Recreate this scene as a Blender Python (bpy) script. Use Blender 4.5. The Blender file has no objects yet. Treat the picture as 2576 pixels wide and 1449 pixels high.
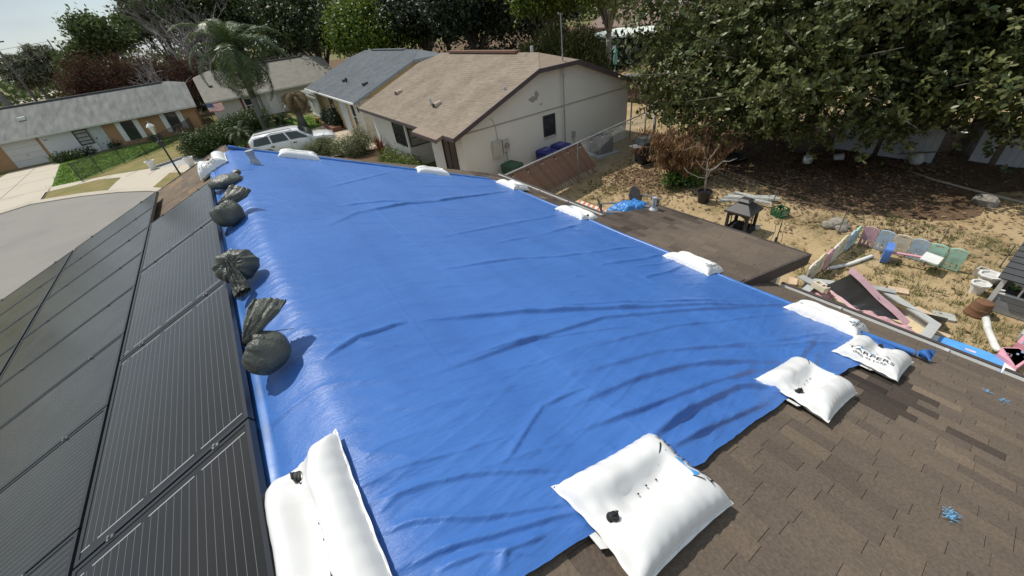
import bpy, bmesh, math, random
import numpy as np
from mathutils import Vector, Matrix, noise as mnoise
S = bpy.context.scene
C = bpy.data.collections.new('place'); S.collection.children.link(C)
R = math.radians

# ------------------------------------------------------------------ camera, sky, sun, exposure
cam = bpy.data.cameras.new('camera'); camo = bpy.data.objects.new('camera', cam); C.objects.link(camo)
cam.sensor_width = 36.0; cam.lens = 978.156 / 2576 * 36.0; cam.clip_start = 0.05; cam.clip_end = 3000
_r = Vector((0.80691539, -0.5797165, -0.11320924)); _u = Vector((0.4159315, 0.42158694, 0.80577009)); _b = -Vector((0.41939068, 0.69727558, -0.58130734))
camo.matrix_world = Matrix(((_r.x, _u.x, _b.x, 0), (_r.y, _u.y, _b.y, 0), (_r.z, _u.z, _b.z, 6.1), (0, 0, 0, 1)))
S.camera = camo
SUN = Vector((-0.17, 0.51, 0.84)).normalized()          # direction towards the sun
world = bpy.data.worlds.new('World'); S.world = world; world.use_nodes = True
wn = world.node_tree; wn.nodes.clear()
wo = wn.nodes.new('ShaderNodeOutputWorld'); bg = wn.nodes.new('ShaderNodeBackground'); sky = wn.nodes.new('ShaderNodeTexSky')
sky.sky_type = 'NISHITA'; sky.sun_disc = False
sky.sun_elevation = math.asin(SUN.z); sky.sun_rotation = math.atan2(SUN.x, SUN.y)
sky.air_density = 1.0; sky.dust_density = 0.5; sky.ozone_density = 1.0
tc = wn.nodes.new('ShaderNodeTexCoord'); mp = wn.nodes.new('ShaderNodeMapping'); mp.inputs['Scale'].default_value = (1.0, 1.0, 3.2)
nz = wn.nodes.new('ShaderNodeTexNoise'); nz.inputs['Scale'].default_value = 2.6; nz.inputs['Detail'].default_value = 7; nz.inputs['Roughness'].default_value = 0.55
cr = wn.nodes.new('ShaderNodeValToRGB'); cr.color_ramp.elements[0].position = 0.40; cr.color_ramp.elements[1].position = 0.66
cr.color_ramp.elements[0].color = (0.55, 0.55, 0.55, 1); cr.color_ramp.elements[1].color = (1, 1, 1, 1)
mx = wn.nodes.new('ShaderNodeMix'); mx.data_type = 'RGBA'; mx.inputs['B'].default_value = (5.0, 5.65, 6.1, 1)
wn.links.new(tc.outputs['Generated'], mp.inputs['Vector']); wn.links.new(mp.outputs['Vector'], nz.inputs['Vector'])
wn.links.new(nz.outputs['Fac'], cr.inputs['Fac']); wn.links.new(cr.outputs['Color'], mx.inputs['Factor']); wn.links.new(sky.outputs['Color'], mx.inputs['A'])
wn.links.new(mx.outputs['Result'], bg.inputs['Color']); bg.inputs['Strength'].default_value = 0.10
wn.links.new(bg.outputs['Background'], wo.inputs['Surface'])
sl = bpy.data.lights.new('sun', 'SUN'); sl.energy = 3.7; sl.angle = R(0.55); sl.color = (1.0, 0.945, 0.86)
so = bpy.data.objects.new('sun', sl); C.objects.link(so); so.rotation_euler = SUN.to_track_quat('Z', 'Y').to_euler(); so.location = (0, 0, 40)
S.view_settings.view_transform = 'Standard'; S.view_settings.look = 'None'; S.view_settings.gamma = 1; S.view_settings.use_curve_mapping = False
S.view_settings.exposure = 0.12
S.cycles.max_bounces = 6; S.cycles.transparent_max_bounces = 6

# ------------------------------------------------------------------ mesh helpers
class MB:
    def __init__(s): s.v = []; s.f = []; s.mi = []; s.cur = 0
    def add(s, vs, fs):
        o = len(s.v); s.v.extend([tuple(x) for x in vs]); s.f.extend([tuple(i + o for i in f) for f in fs]); s.mi.extend([s.cur] * len(fs)); return s
    def box(s, a, b):
        (x0, y0, z0), (x1, y1, z1) = a, b
        return s.add([(x0, y0, z0), (x1, y0, z0), (x1, y1, z0), (x0, y1, z0), (x0, y0, z1), (x1, y0, z1), (x1, y1, z1), (x0, y1, z1)],
                     [(3, 2, 1, 0), (4, 5, 6, 7), (0, 1, 5, 4), (1, 2, 6, 5), (2, 3, 7, 6), (3, 0, 4, 7)])
    def cbox(s, c, d, M=None):
        vs = [Vector((sx * d[0] / 2, sy * d[1] / 2, sz * d[2] / 2)) for sz in (-1, 1) for sx, sy in ((-1, -1), (1, -1), (1, 1), (-1, 1))]
        if M is not None: vs = [M @ v for v in vs]
        return s.add([v + Vector(c) for v in vs], [(3, 2, 1, 0), (4, 5, 6, 7), (0, 1, 5, 4), (1, 2, 6, 5), (2, 3, 7, 6), (3, 0, 4, 7)])
    def beam(s, p, q, w, h, up=(0, 0, 1)):
        p = Vector(p); q = Vector(q); d = (q - p).normalized(); x = d.cross(Vector(up)); 
        if x.length < 1e-4: x = d.cross(Vector((0, 1, 0)))
        x.normalize(); z = x.cross(d)
        o = [(-w / 2, -h / 2), (w / 2, -h / 2), (w / 2, h / 2), (-w / 2, h / 2)]
        vs = [e + x * a + z * b for e in (p, q) for a, b in o]
        return s.add(vs, [(0, 1, 2, 3), (7, 6, 5, 4), (1, 0, 4, 5), (2, 1, 5, 6), (3, 2, 6, 7), (0, 3, 7, 4)])
    def tube(s, pts, rad, n=8, cap=True):
        pts = [Vector(p) for p in pts]; k = len(pts)
        if not hasattr(rad, '__len__'): rad = [rad] * k
        vs = []; prev = None
        for i, p in enumerate(pts):
            d = (pts[min(i + 1, k - 1)] - pts[max(i - 1, 0)]).normalized()
            x = (prev - d * prev.dot(d)) if prev is not None else d.cross(Vector((0, 0, 1)) if abs(d.z) < .9 else Vector((0, 1, 0)))
            x.normalize(); prev = x; y = d.cross(x)
            for j in range(n):
                a = 2 * math.pi * j / n; vs.append(p + (x * math.cos(a) + y * math.sin(a)) * rad[i])
        fs = [(i * n + j, i * n + (j + 1) % n, (i + 1) * n + (j + 1) % n, (i + 1) * n + j) for i in range(k - 1) for j in range(n)]
        if cap: fs += [tuple(range(n - 1, -1, -1)), tuple((k - 1) * n + j for j in range(n))]
        return s.add(vs, fs)
    def lathe(s, c, prof, n=20, cap=True):
        c = Vector(c); vs = []
        for r, z in prof:
            for j in range(n):
                a = 2 * math.pi * j / n; vs.append(c + Vector((r * math.cos(a), r * math.sin(a), z)))
        k = len(prof)
        fs = [(i * n + j, i * n + (j + 1) % n, (i + 1) * n + (j + 1) % n, (i + 1) * n + j) for i in range(k - 1) for j in range(n)]
        if cap: fs += [tuple(range(n - 1, -1, -1)), tuple((k - 1) * n + j for j in range(n))]
        return s.add(vs, fs)
    def prism(s, poly, axis, a, b):          # convex or simple polygon in the plane normal to an axis, swept a..b
        def P(u, v, w): return {'x': (w, u, v), 'y': (u, w, v), 'z': (u, v, w)}[axis]
        n = len(poly); vs = [P(u, v, a) for u, v in poly] + [P(u, v, b) for u, v in poly]
        return s.add(vs, [tuple(range(n)), tuple(range(2 * n - 1, n - 1, -1))] + [(i, i + n, (i + 1) % n + n, (i + 1) % n) for i in range(n)])
    def grid(s, P, close_u=False):           # P[i][j] rows of points
        n = len(P); m = len(P[0]); vs = [p for row in P for p in row]
        fs = [(i * m + j, i * m + j + 1, (i + 1) * m + j + 1, (i + 1) * m + j) for i in range(n - 1) for j in range(m - 1)]
        if close_u: fs += [((n - 1) * m + j, (n - 1) * m + j + 1, j + 1, j) for j in range(m - 1)]
        return s.add(vs, fs)
    def slab(s, quad, t):                    # quad: 4 points (counter-clockwise from above), thickness t downward along the normal
        q = [Vector(p) for p in quad]; nrm = (q[1] - q[0]).cross(q[3] - q[0]).normalized()
        b = [p - nrm * t for p in q]
        return s.add(q + b, [(0, 1, 2, 3), (7, 6, 5, 4), (0, 4, 5, 1), (1, 5, 6, 2), (2, 6, 7, 3), (3, 7, 4, 0)])

def mesh_of(mb, name, mats, smooth=False, angle=None):
    me = bpy.data.meshes.new(name); me.from_pydata(mb.v, [], mb.f)
    if not isinstance(mats, (list, tuple)): mats = [mats]
    for m in mats: me.materials.append(m)
    if len(mats) > 1: me.polygons.foreach_set('material_index', mb.mi)
    bm = bmesh.new(); bm.from_mesh(me); bmesh.ops.recalc_face_normals(bm, faces=bm.faces); bm.to_mesh(me); bm.free()
    if smooth: me.polygons.foreach_set('use_smooth', [True] * len(me.polygons))
    if smooth and angle is not None: me.set_sharp_from_angle(angle=R(angle))
    me.update(); return me

def np_mesh(name, V, F, mat, smooth=False):
    V = np.asarray(V, dtype=np.float32); F = np.asarray(F, dtype=np.int32); k = F.shape[1]
    me = bpy.data.meshes.new(name); me.vertices.add(len(V)); me.vertices.foreach_set('co', V.ravel())
    me.loops.add(F.size); me.loops.foreach_set('vertex_index', F.ravel())
    me.polygons.add(len(F)); me.polygons.foreach_set('loop_start', np.arange(0, F.size, k, dtype=np.int32))
    me.polygons.foreach_set('loop_total', np.full(len(F), k, dtype=np.int32))
    if smooth: me.polygons.foreach_set('use_smooth', np.ones(len(F), dtype=bool))
    me.materials.append(mat); me.update(calc_edges=True); return me

def tag(o, label, cat, group=None, kind=None):
    if label: o['label'] = label
    if cat: o['category'] = cat
    if group: o['group'] = group
    if kind: o['kind'] = kind
    return o

def thing(name, label, cat, loc=(0, 0, 0), rz=0.0, group=None):
    o = bpy.data.objects.new(name, None); o.empty_display_size = .1; C.objects.link(o); o.location = loc; o.rotation_euler = (0, 0, rz)
    return tag(o, label, cat, group)

OFF = {}
def world_thing(name, label, cat, loc, group=None):       # a thing whose parts are given in world coordinates
    o = thing(name, label, cat, loc, 0, group); OFF[o.name] = Vector(loc); return o

def obj(name, mb, mats, parent=None, smooth=False, angle=None, kind=None, label=None, loc=None, M=None):
    if isinstance(mb, MB):
        if parent is not None and loc is None and M is None:
            r = parent
            while r.parent is not None: r = r.parent
            if r.name in OFF:
                v = OFF[r.name]; mb.v = [(x - v.x, y - v.y, z - v.z) for x, y, z in mb.v]
        me = mesh_of(mb, name, mats, smooth, angle)
    else: me = mb
    o = bpy.data.objects.new(name, me); C.objects.link(o)
    if parent is not None: o.parent = parent
    if loc is not None: o.location = loc
    if M is not None: o.matrix_basis = M
    if kind: o['kind'] = kind
    if label: o['label'] = label
    return o

def copy_tree(o, parent=None):
    c = o.copy(); C.objects.link(c)
    if parent is not None: c.parent = parent
    for ch in o.children: copy_tree(ch, c)
    return c

def structure(name, mb, mats, smooth=False):
    o = obj(name, mb, mats, smooth=smooth); o['kind'] = 'structure'; return o

# value noise on numpy arrays
def vnoise(x, y, seed=0):
    x = np.asarray(x, float); y = np.asarray(y, float)
    xi = np.floor(x).astype(np.int64); yi = np.floor(y).astype(np.int64); fx = x - xi; fy = y - yi
    fx = fx * fx * (3 - 2 * fx); fy = fy * fy * (3 - 2 * fy)
    def h(a, b):
        n = (a * 374761393 + b * 668265263 + seed * 1274126177) & 0x7fffffff
        n = ((n ^ (n >> 13)) * 1103515245) & 0x7fffffff
        return ((n ^ (n >> 16)) & 0xffff) / 65535.0
    return (h(xi, yi) * (1 - fx) + h(xi + 1, yi) * fx) * (1 - fy) + (h(xi, yi + 1) * (1 - fx) + h(xi + 1, yi + 1) * fx) * fy
def fbm(x, y, seed=0, o=4):
    s = 0; a = .5
    for i in range(o): s = s + a * (vnoise(x * 2 ** i, y * 2 ** i, seed + i) - .5); a *= .5
    return s

# ------------------------------------------------------------------ materials
MATS = {}
def mat(name, col, rough=.7, var=.12, scale=6.0, bump=0.0, bscale=None, metal=0.0, spec=.5, detail=5, col2=None, coat=0.0, island=0.0, objrand=0.0, trans=0.0, coord='Object', stretch=None, sheen=0.0):
    if name in MATS: return MATS[name]
    m = bpy.data.materials.new(name); m.use_nodes = True; nt = m.node_tree; b = nt.nodes['Principled BSDF']; L = nt.links
    b.inputs['Roughness'].default_value = rough; b.inputs['Metallic'].default_value = metal; b.inputs['Specular IOR Level'].default_value = spec
    b.inputs['Coat Weight'].default_value = coat; b.inputs['Coat Roughness'].default_value = .08
    t = nt.nodes.new('ShaderNodeTexCoord'); src = t.outputs[coord] if coord != 'World' else None
    if coord == 'World':
        g = nt.nodes.new('ShaderNodeNewGeometry'); src = g.outputs['Position']
    if stretch:
        mp = nt.nodes.new('ShaderNodeMapping'); mp.inputs['Scale'].default_value = stretch; L.new(src, mp.inputs['Vector']); src = mp.outputs['Vector']
    n = nt.nodes.new('ShaderNodeTexNoise'); n.inputs['Scale'].default_value = scale; n.inputs['Detail'].default_value = detail; L.new(src, n.inputs['Vector'])
    r = nt.nodes.new('ShaderNodeValToRGB'); r.color_ramp.elements[0].position = .3; r.color_ramp.elements[1].position = .7
    c2 = col2 if col2 else tuple(min(1, c * (1 + var)) for c in col); c1 = tuple(c * (1 - var) for c in col) if not col2 else col
    r.color_ramp.elements[0].color = (*c1, 1); r.color_ramp.elements[1].color = (*c2, 1); L.new(n.outputs['Fac'], r.inputs['Fac'])
    out = r.outputs['Color']
    if island or objrand:
        hs = nt.nodes.new('ShaderNodeHueSaturation'); mr = nt.nodes.new('ShaderNodeMapRange')
        if island: gi = nt.nodes.new('ShaderNodeNewGeometry'); L.new(gi.outputs['Random Per Island'], mr.inputs['Value']); k = island
        else: gi = nt.nodes.new('ShaderNodeObjectInfo'); L.new(gi.outputs['Random'], mr.inputs['Value']); k = objrand
        mr.inputs['To Min'].default_value = 1 - k; mr.inputs['To Max'].default_value = 1 + k
        L.new(mr.outputs['Result'], hs.inputs['Value']); L.new(out, hs.inputs['Color'])
        if island:
            mh = nt.nodes.new('ShaderNodeMapRange'); mul = nt.nodes.new('ShaderNodeMath'); mul.operation = 'MULTIPLY'; mul.inputs[1].default_value = 7.31
            fr = nt.nodes.new('ShaderNodeMath'); fr.operation = 'FRACT'; L.new(gi.outputs['Random Per Island'], mul.inputs[0]); L.new(mul.outputs[0], fr.inputs[0]); L.new(fr.outputs[0], mh.inputs['Value'])
            mh.inputs['To Min'].default_value = .5 - .03; mh.inputs['To Max'].default_value = .5 + .03; L.new(mh.outputs['Result'], hs.inputs['Hue'])
        out = hs.outputs['Color']
    L.new(out, b.inputs['Base Color'])
    if bump:
        n2 = nt.nodes.new('ShaderNodeTexNoise'); n2.inputs['Scale'].default_value = bscale or scale * 4; n2.inputs['Detail'].default_value = 4; L.new(src, n2.inputs['Vector'])
        bp = nt.nodes.new('ShaderNodeBump'); bp.inputs['Strength'].default_value = bump; bp.inputs['Distance'].default_value = .02; L.new(n2.outputs['Fac'], bp.inputs['Height']); L.new(bp.outputs['Normal'], b.inputs['Normal'])
    if trans:
        tr = nt.nodes.new('ShaderNodeBsdfTranslucent'); ms = nt.nodes.new('ShaderNodeMixShader'); ms.inputs[0].default_value = trans
        L.new(out, tr.inputs['Color']); L.new(b.outputs[0], ms.inputs[1]); L.new(tr.outputs[0], ms.inputs[2]); L.new(ms.outputs[0], nt.nodes['Material Output'].inputs['Surface'])
    MATS[name] = m; return m

def glass(name, col=(.03, .035, .04), rough=.06):
    m = mat(name, col, rough, var=.3, scale=1.5, spec=.6); return m

def attr_ramp(m, stops, attr='tint', grain=60, gk=.25):           # a colour ramp over a per-face attribute, with mineral grain
    nt = m.node_tree; L = nt.links; b = nt.nodes['Principled BSDF']
    a = nt.nodes.new('ShaderNodeAttribute'); a.attribute_name = attr
    r = nt.nodes.new('ShaderNodeValToRGB'); r.color_ramp.interpolation = 'LINEAR'
    while len(r.color_ramp.elements) < len(stops): r.color_ramp.elements.new(.5)
    for e, (p, c) in zip(r.color_ramp.elements, stops): e.position = p; e.color = (*c, 1)
    L.new(a.outputs['Fac'], r.inputs['Fac'])
    g = nt.nodes.new('ShaderNodeNewGeometry'); n = nt.nodes.new('ShaderNodeTexNoise'); n.inputs['Scale'].default_value = grain; n.inputs['Detail'].default_value = 3; n.inputs['Roughness'].default_value = .7; L.new(g.outputs['Position'], n.inputs['Vector'])
    n3 = nt.nodes.new('ShaderNodeTexNoise'); n3.inputs['Scale'].default_value = .9; n3.inputs['Detail'].default_value = 4; L.new(g.outputs['Position'], n3.inputs['Vector'])
    mr = nt.nodes.new('ShaderNodeMapRange'); mr.inputs['From Min'].default_value = .3; mr.inputs['From Max'].default_value = .7; mr.inputs['To Min'].default_value = 1 - gk; mr.inputs['To Max'].default_value = 1 + gk; L.new(n.outputs['Fac'], mr.inputs['Value'])
    mr2 = nt.nodes.new('ShaderNodeMapRange'); mr2.inputs['From Min'].default_value = .3; mr2.inputs['From Max'].default_value = .7; mr2.inputs['To Min'].default_value = .86; mr2.inputs['To Max'].default_value = 1.12; L.new(n3.outputs['Fac'], mr2.inputs['Value'])
    mu = nt.nodes.new('ShaderNodeMath'); mu.operation = 'MULTIPLY'; L.new(mr.outputs[0], mu.inputs[0]); L.new(mr2.outputs[0], mu.inputs[1])
    hs = nt.nodes.new('ShaderNodeHueSaturation'); L.new(r.outputs['Color'], hs.inputs['Color']); L.new(mu.outputs[0], hs.inputs['Value'])
    L.new(hs.outputs['Color'], b.inputs['Base Color'])
    bp = nt.nodes.new('ShaderNodeBump'); bp.inputs['Strength'].default_value = .5; bp.inputs['Distance'].default_value = .004; L.new(n.outputs['Fac'], bp.inputs['Height']); L.new(bp.outputs['Normal'], b.inputs['Normal'])
    return hs

def font_mesh(text, size, align='CENTER'):                 # text as flat triangles in the xy plane, centred
    cu = bpy.data.curves.new('lettering', 'FONT'); cu.body = text; cu.size = size; cu.align_x = align; cu.align_y = 'CENTER'; cu.resolution_u = 2
    o = bpy.data.objects.new('lettering', cu); C.objects.link(o); dg = bpy.context.evaluated_depsgraph_get(); dg.update()
    me = bpy.data.meshes.new_from_object(o.evaluated_get(dg)); bpy.data.objects.remove(o); bpy.data.curves.remove(cu)
    return [tuple(v.co) for v in me.vertices], [tuple(p.vertices) for p in me.polygons]

def cutout(outlines, thick, bevel=0.0):                    # a flat board with holes: outer outline first, then holes; centred in z
    cu = bpy.data.curves.new('board', 'CURVE'); cu.dimensions = '2D'; cu.fill_mode = 'BOTH'; cu.extrude = thick / 2 - bevel; cu.bevel_depth = bevel; cu.bevel_resolution = 1
    for ol in outlines:
        sp = cu.splines.new('POLY'); sp.points.add(len(ol) - 1); sp.use_cyclic_u = True
        for p, (x, y) in zip(sp.points, ol): p.co = (x, y, 0, 1)
    o = bpy.data.objects.new('board', cu); C.objects.link(o); dg = bpy.context.evaluated_depsgraph_get(); dg.update()
    me = bpy.data.meshes.new_from_object(o.evaluated_get(dg)); bpy.data.objects.remove(o); bpy.data.curves.remove(cu)
    mb = MB(); mb.add([tuple(v.co) for v in me.vertices], [tuple(p.vertices) for p in me.polygons]); bpy.data.meshes.remove(me); return mb
def ell(cx, cy, a, b, n=14): return [(cx + a * math.cos(2 * math.pi * i / n), cy + b * math.sin(2 * math.pi * i / n)) for i in range(n)]
def rrect(x0, y0, x1, y1, r, n=4):
    o = []
    for cx, cy, a0 in ((x1 - r, y1 - r, 0), (x0 + r, y1 - r, 90), (x0 + r, y0 + r, 180), (x1 - r, y0 + r, 270)):
        for i in range(n + 1):
            a = R(a0 + 90 * i / n); o.append((cx + r * math.cos(a), cy + r * math.sin(a)))
    return o
def mtx(mb, M):
    mb.v = [tuple(M @ Vector(v)) for v in mb.v]; return mb
# ------------------------------------------------------------------ the ground
def sheet(name, poly, z, m):
    mb = MB(); mb.add([(x, y, z) for x, y in poly], [tuple(range(len(poly)))]); return structure(name, mb, m)

def ground_mat(name, stops, sc=.8, fine=14, bump=.5, warp=.0):
    m = mat(name, stops[0], .95, coord='World', spec=.15); nt = m.node_tree; L = nt.links; b = nt.nodes['Principled BSDF']
    g = nt.nodes.new('ShaderNodeNewGeometry')
    n1 = nt.nodes.new('ShaderNodeTexNoise'); n1.inputs['Scale'].default_value = sc; n1.inputs['Detail'].default_value = 6; n1.inputs['Roughness'].default_value = .6
    n2 = nt.nodes.new('ShaderNodeTexNoise'); n2.inputs['Scale'].default_value = fine; n2.inputs['Detail'].default_value = 5; n2.inputs['Roughness'].default_value = .7
    L.new(g.outputs['Position'], n1.inputs['Vector']); L.new(g.outputs['Position'], n2.inputs['Vector'])
    mx = nt.nodes.new('ShaderNodeMath'); mx.operation = 'MULTIPLY_ADD'; mx.inputs[1].default_value = .42; L.new(n2.outputs['Fac'], mx.inputs[0])
    m2 = nt.nodes.new('ShaderNodeMath'); m2.operation = 'MULTIPLY'; m2.inputs[1].default_value = .58; L.new(n1.outputs['Fac'], m2.inputs[0]); L.new(m2.outputs[0], mx.inputs[2])
    r = nt.nodes.new('ShaderNodeValToRGB'); k = len(stops)
    while len(r.color_ramp.elements) < k: r.color_ramp.elements.new(.5)
    for i, (e, c) in enumerate(zip(r.color_ramp.elements, stops)): e.position = .34 + .32 * i / (k - 1); e.color = (*c, 1)
    L.new(mx.outputs[0], r.inputs['Fac']); L.new(r.outputs['Color'], b.inputs['Base Color'])
    bp = nt.nodes.new('ShaderNodeBump'); bp.inputs['Strength'].default_value = bump; bp.inputs['Distance'].default_value = .03; L.new(n2.outputs['Fac'], bp.inputs['Height']); L.new(bp.outputs['Normal'], b.inputs['Normal'])
    return m

M_ground = ground_mat('dry_ground', [(.16, .12, .07), (.20, .17, .08), (.12, .13, .045), (.26, .20, .12)], .5, 9)
M_sand = ground_mat('sandy_yard', [(.115, .11, .045), (.22, .175, .09), (.37, .275, .155), (.43, .33, .195), (.27, .21, .11)], .75, 11)
M_litter = ground_mat('leaf_litter', [(.045, .03, .02), (.10, .06, .036), (.17, .115, .07), (.075, .047, .03), (.22, .165, .10)], 1.6, 22, 1.0)
M_lawn = ground_mat('lawn_grass', [(.075, .135, .022), (.10, .17, .03), (.13, .19, .045)], .9, 30, .9)
M_verge = ground_mat('dry_verge', [(.17, .145, .06), (.25, .20, .09), (.15, .15, .05), (.30, .24, .13)], .9, 16, .6)
M_road = ground_mat('worn_asphalt', [(.215, .205, .19), (.25, .24, .22), (.27, .255, .23)], .35, 40, .2)
M_conc = ground_mat('pale_concrete', [(.42, .37, .30), (.50, .45, .37), (.46, .41, .34)], .5, 12, .15)
M_conc2 = ground_mat('grey_concrete', [(.36, .37, .37), (.42, .43, .43)], .6, 12, .15)
M_stone = ground_mat('tan_paving', [(.40, .33, .25), (.50, .42, .33), (.34, .28, .21)], 1.2, 10, .3)

sheet('ground', [(-700, -700), (700, -700), (700, 900), (-700, 900)], 0.0, M_ground)
street_edge = [(-60, 31.5), (-20, 32.6), (-14, 33.2), (-12.3, 33.5), (-11.1, 34.1), (-8.7, 32.9), (-6.7, 31.4), (-5.2, 29.8), (-4.3, 28.4), (-4.0, 26), (-4.4, 20), (-6.5, 14), (-9, 8), (-10.5, -4), (-10.5, -40), (-60, -40)]
sheet('street', street_edge, 0.004, M_road)
def off_poly(pl, d):
    o = []
    for i in range(len(pl)):
        a = Vector(pl[max(i - 1, 0)]); b = Vector(pl[min(i + 1, len(pl) - 1)]); t = (b - a).normalized(); n = Vector((-t.y, t.x)); p = Vector(pl[i]) + n * d; o.append((p.x, p.y))
    return o
ce = street_edge[:14]; mb = MB(); o1 = off_poly(ce, 0.02); o2 = off_poly(ce, 0.36)
for i in range(len(ce) - 1):
    a, b, c, d = o1[i], o1[i + 1], o2[i + 1], o2[i]
    mb.add([(*a, .0), (*b, .0), (*c, .0), (*d, .0), (*a, .05), (*b, .05), (*c, .13), (*d, .13)], [(4, 5, 6, 7), (0, 1, 5, 4), (2, 3, 7, 6)])
structure('kerb', mb, M_conc)
sheet('backyard', [(5.2, -40), (60, -40), (60, 11.9), (20, 12.3), (12, 11.3), (9.3, 11.1), (5.2, 10.9)], 0.004, M_sand)
sheet('side_yard', [(5.2, 10.9), (9.3, 11.1), (12, 11.3), (20, 12.3), (60, 11.9), (60, 30), (16.6, 30), (6, 13.6)], 0.004, M_sand)
def blob(cx, cy, a, b, seed, n=40, k=.35):
    rnd = random.Random(seed); ph = [rnd.random() * 6.28 for _ in range(4)]; o = []
    for i in range(n):
        t = 2 * math.pi * i / n; r = 1 + k * (.4 * math.sin(2 * t + ph[0]) + .3 * math.sin(3 * t + ph[1]) + .25 * math.sin(5 * t + ph[2]) + .2 * math.sin(9 * t + ph[3])); o.append((cx + a * r * math.cos(t), cy + b * r * math.sin(t)))
    return o
sheet('leaf_litter', blob(19.0, 5.2, 4.6, 5.6, 3, 60, .22), 0.008, M_litter)
sheet('driveway', [(-15.6, 48.9), (-12.6, 48.9), (-12.2, 47.5), (-11.0, 38.6), (-10.6, 34.0), (-11.1, 34.5), (-12.3, 33.9), (-14, 33.6), (-16.2, 33.3)], 0.012, M_conc)
sheet('front_lawn', [(-12.4, 48.9), (-9.5, 48.9), (-7.6, 49.6), (-2.0, 49.6), (-2.0, 54), (-2.2, 54.1), (-3.5, 47), (-4.8, 44.2), (-6.0, 42.4), (-7.3, 41.0), (-8.5, 39.5), (-9.3, 37.9), (-11.0, 38.2), (-12.2, 47.5)], 0.008, M_lawn)
sheet('verge', [(-9.3, 37.9), (-8.5, 39.5), (-7.3, 41.0), (-6.0, 42.4), (-4.8, 44.2), (-3.5, 47), (-2.2, 54.1), (-1.5, 50), (-2.2, 42), (-2.8, 37.9), (-5.1, 36.5), (-7.8, 37.5)], 0.008, M_verge)
sheet('sidewalk', [(-11.0, 38.2), (-9.3, 37.9), (-7.8, 37.5), (-5.1, 36.3), (-2.2, 34.6), (-1.6, 32.2), (-3.0, 32.1), (-4.2, 33.4), (-7.0, 35.8), (-8.3, 36.9), (-10.8, 36.9)], 0.012, M_conc)
sheet('apron', [(-7.0, 35.8), (-4.2, 33.4), (-4.9, 30.7), (-5.1, 30.1), (-6.7, 31.8), (-7.4, 32.5)], 0.012, M_conc)
sheet('verge_by_kerb', [(-11.0, 36.9), (-8.3, 36.9), (-7.0, 35.5), (-7.4, 33.0), (-8.7, 33.3), (-10.8, 34.3)], 0.012, M_verge)
sheet('verge_by_lamp', [(-4.2, 33.4), (-3.0, 32.1), (-1.6, 32.2), (-1.0, 26), (-3.7, 26), (-4.0, 28.4), (-4.9, 30.1), (-4.9, 30.7)], 0.016, M_verge)
sheet('white_walk', [(-5.0, 36.0), (-2.6, 37.8), (-1.8, 36.5), (-2.0, 34.6), (-3.2, 34.9)], 0.016, M_conc2)
sheet('neighbour_lawn', [(-1.2, 28), (6.8, 28), (6.8, 41), (6.8, 44), (-1.6, 46.5), (-2.0, 40)], 0.008, M_lawn)
sheet('entry_paving', [(4.3, 25.5), (7.2, 24.9), (7.4, 31.8), (7.0, 37.6), (4.9, 36.2), (5.3, 31)], 0.012, M_stone)
sheet('planting_bed', [(3.2, 12.2), (7.0, 13.4), (7.0, 25.3), (3.6, 26.5), (2.6, 18)], 0.012, M_litter)
sheet('forest_floor', [(17.2, 30), (60, 30), (90, 60), (90, 130), (-30, 130), (-30, 60), (17.2, 60)], 0.012, M_litter)
jm = MB()
for a, b in (((-15.4, 45.6), (-12.0, 45.9)), ((-15.6, 41.6), (-11.5, 42.0)), ((-15.9, 37.6), (-10.9, 38.0)), ((-13.9, 48.8), (-13.3, 34.0)), ((-9.2, 37.8), (-9.4, 36.9)), ((-7.7, 37.4), (-8.0, 36.7)), ((-6.2, 36.8), (-6.7, 35.6)), ((-4.9, 36.1), (-5.4, 34.5)), ((-3.6, 35.3), (-4.0, 33.4)), ((-11.0, 38.0), (-10.7, 34.2))):
    a = Vector((*a, .0165)); b = Vector((*b, .0165)); n_ = Vector((-(b - a).y, (b - a).x, 0)).normalized() * .022; mid = a.lerp(b, .5) + n_ * 1.5; jm.add([a - n_, mid - n_, b - n_, b + n_, mid + n_, a + n_], [(0, 1, 4, 5), (1, 2, 3, 4)])
structure('concrete_joints', jm, mat('joint_dark', (.20, .175, .14), .95))
far_road = [(-33, 100), (-50, 100), (-50.3, 300), (-35, 300)]
sheet('far_road', far_road, 0.008, M_conc)

# ------------------------------------------------------------------ the roof plane of the house the camera stands on
RX, RZ, AL = -0.169, 4.52, R(20.5); cA, sA = math.cos(AL), math.sin(AL)
def RP(s, y, off=0.0):
    a = abs(s); sg = 1 if s >= 0 else -1
    return (RX + sg * (a * cA + off * sA), y, RZ - a * sA + off * cA)
def yfar_roof(s): return 9.9 - 0.11 * max(s, 0)

def add_tint(me, val):
    at = me.attributes.new('tint', 'FLOAT', 'FACE'); at.data.foreach_set('value', np.asarray(val, dtype=np.float32))

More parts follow.
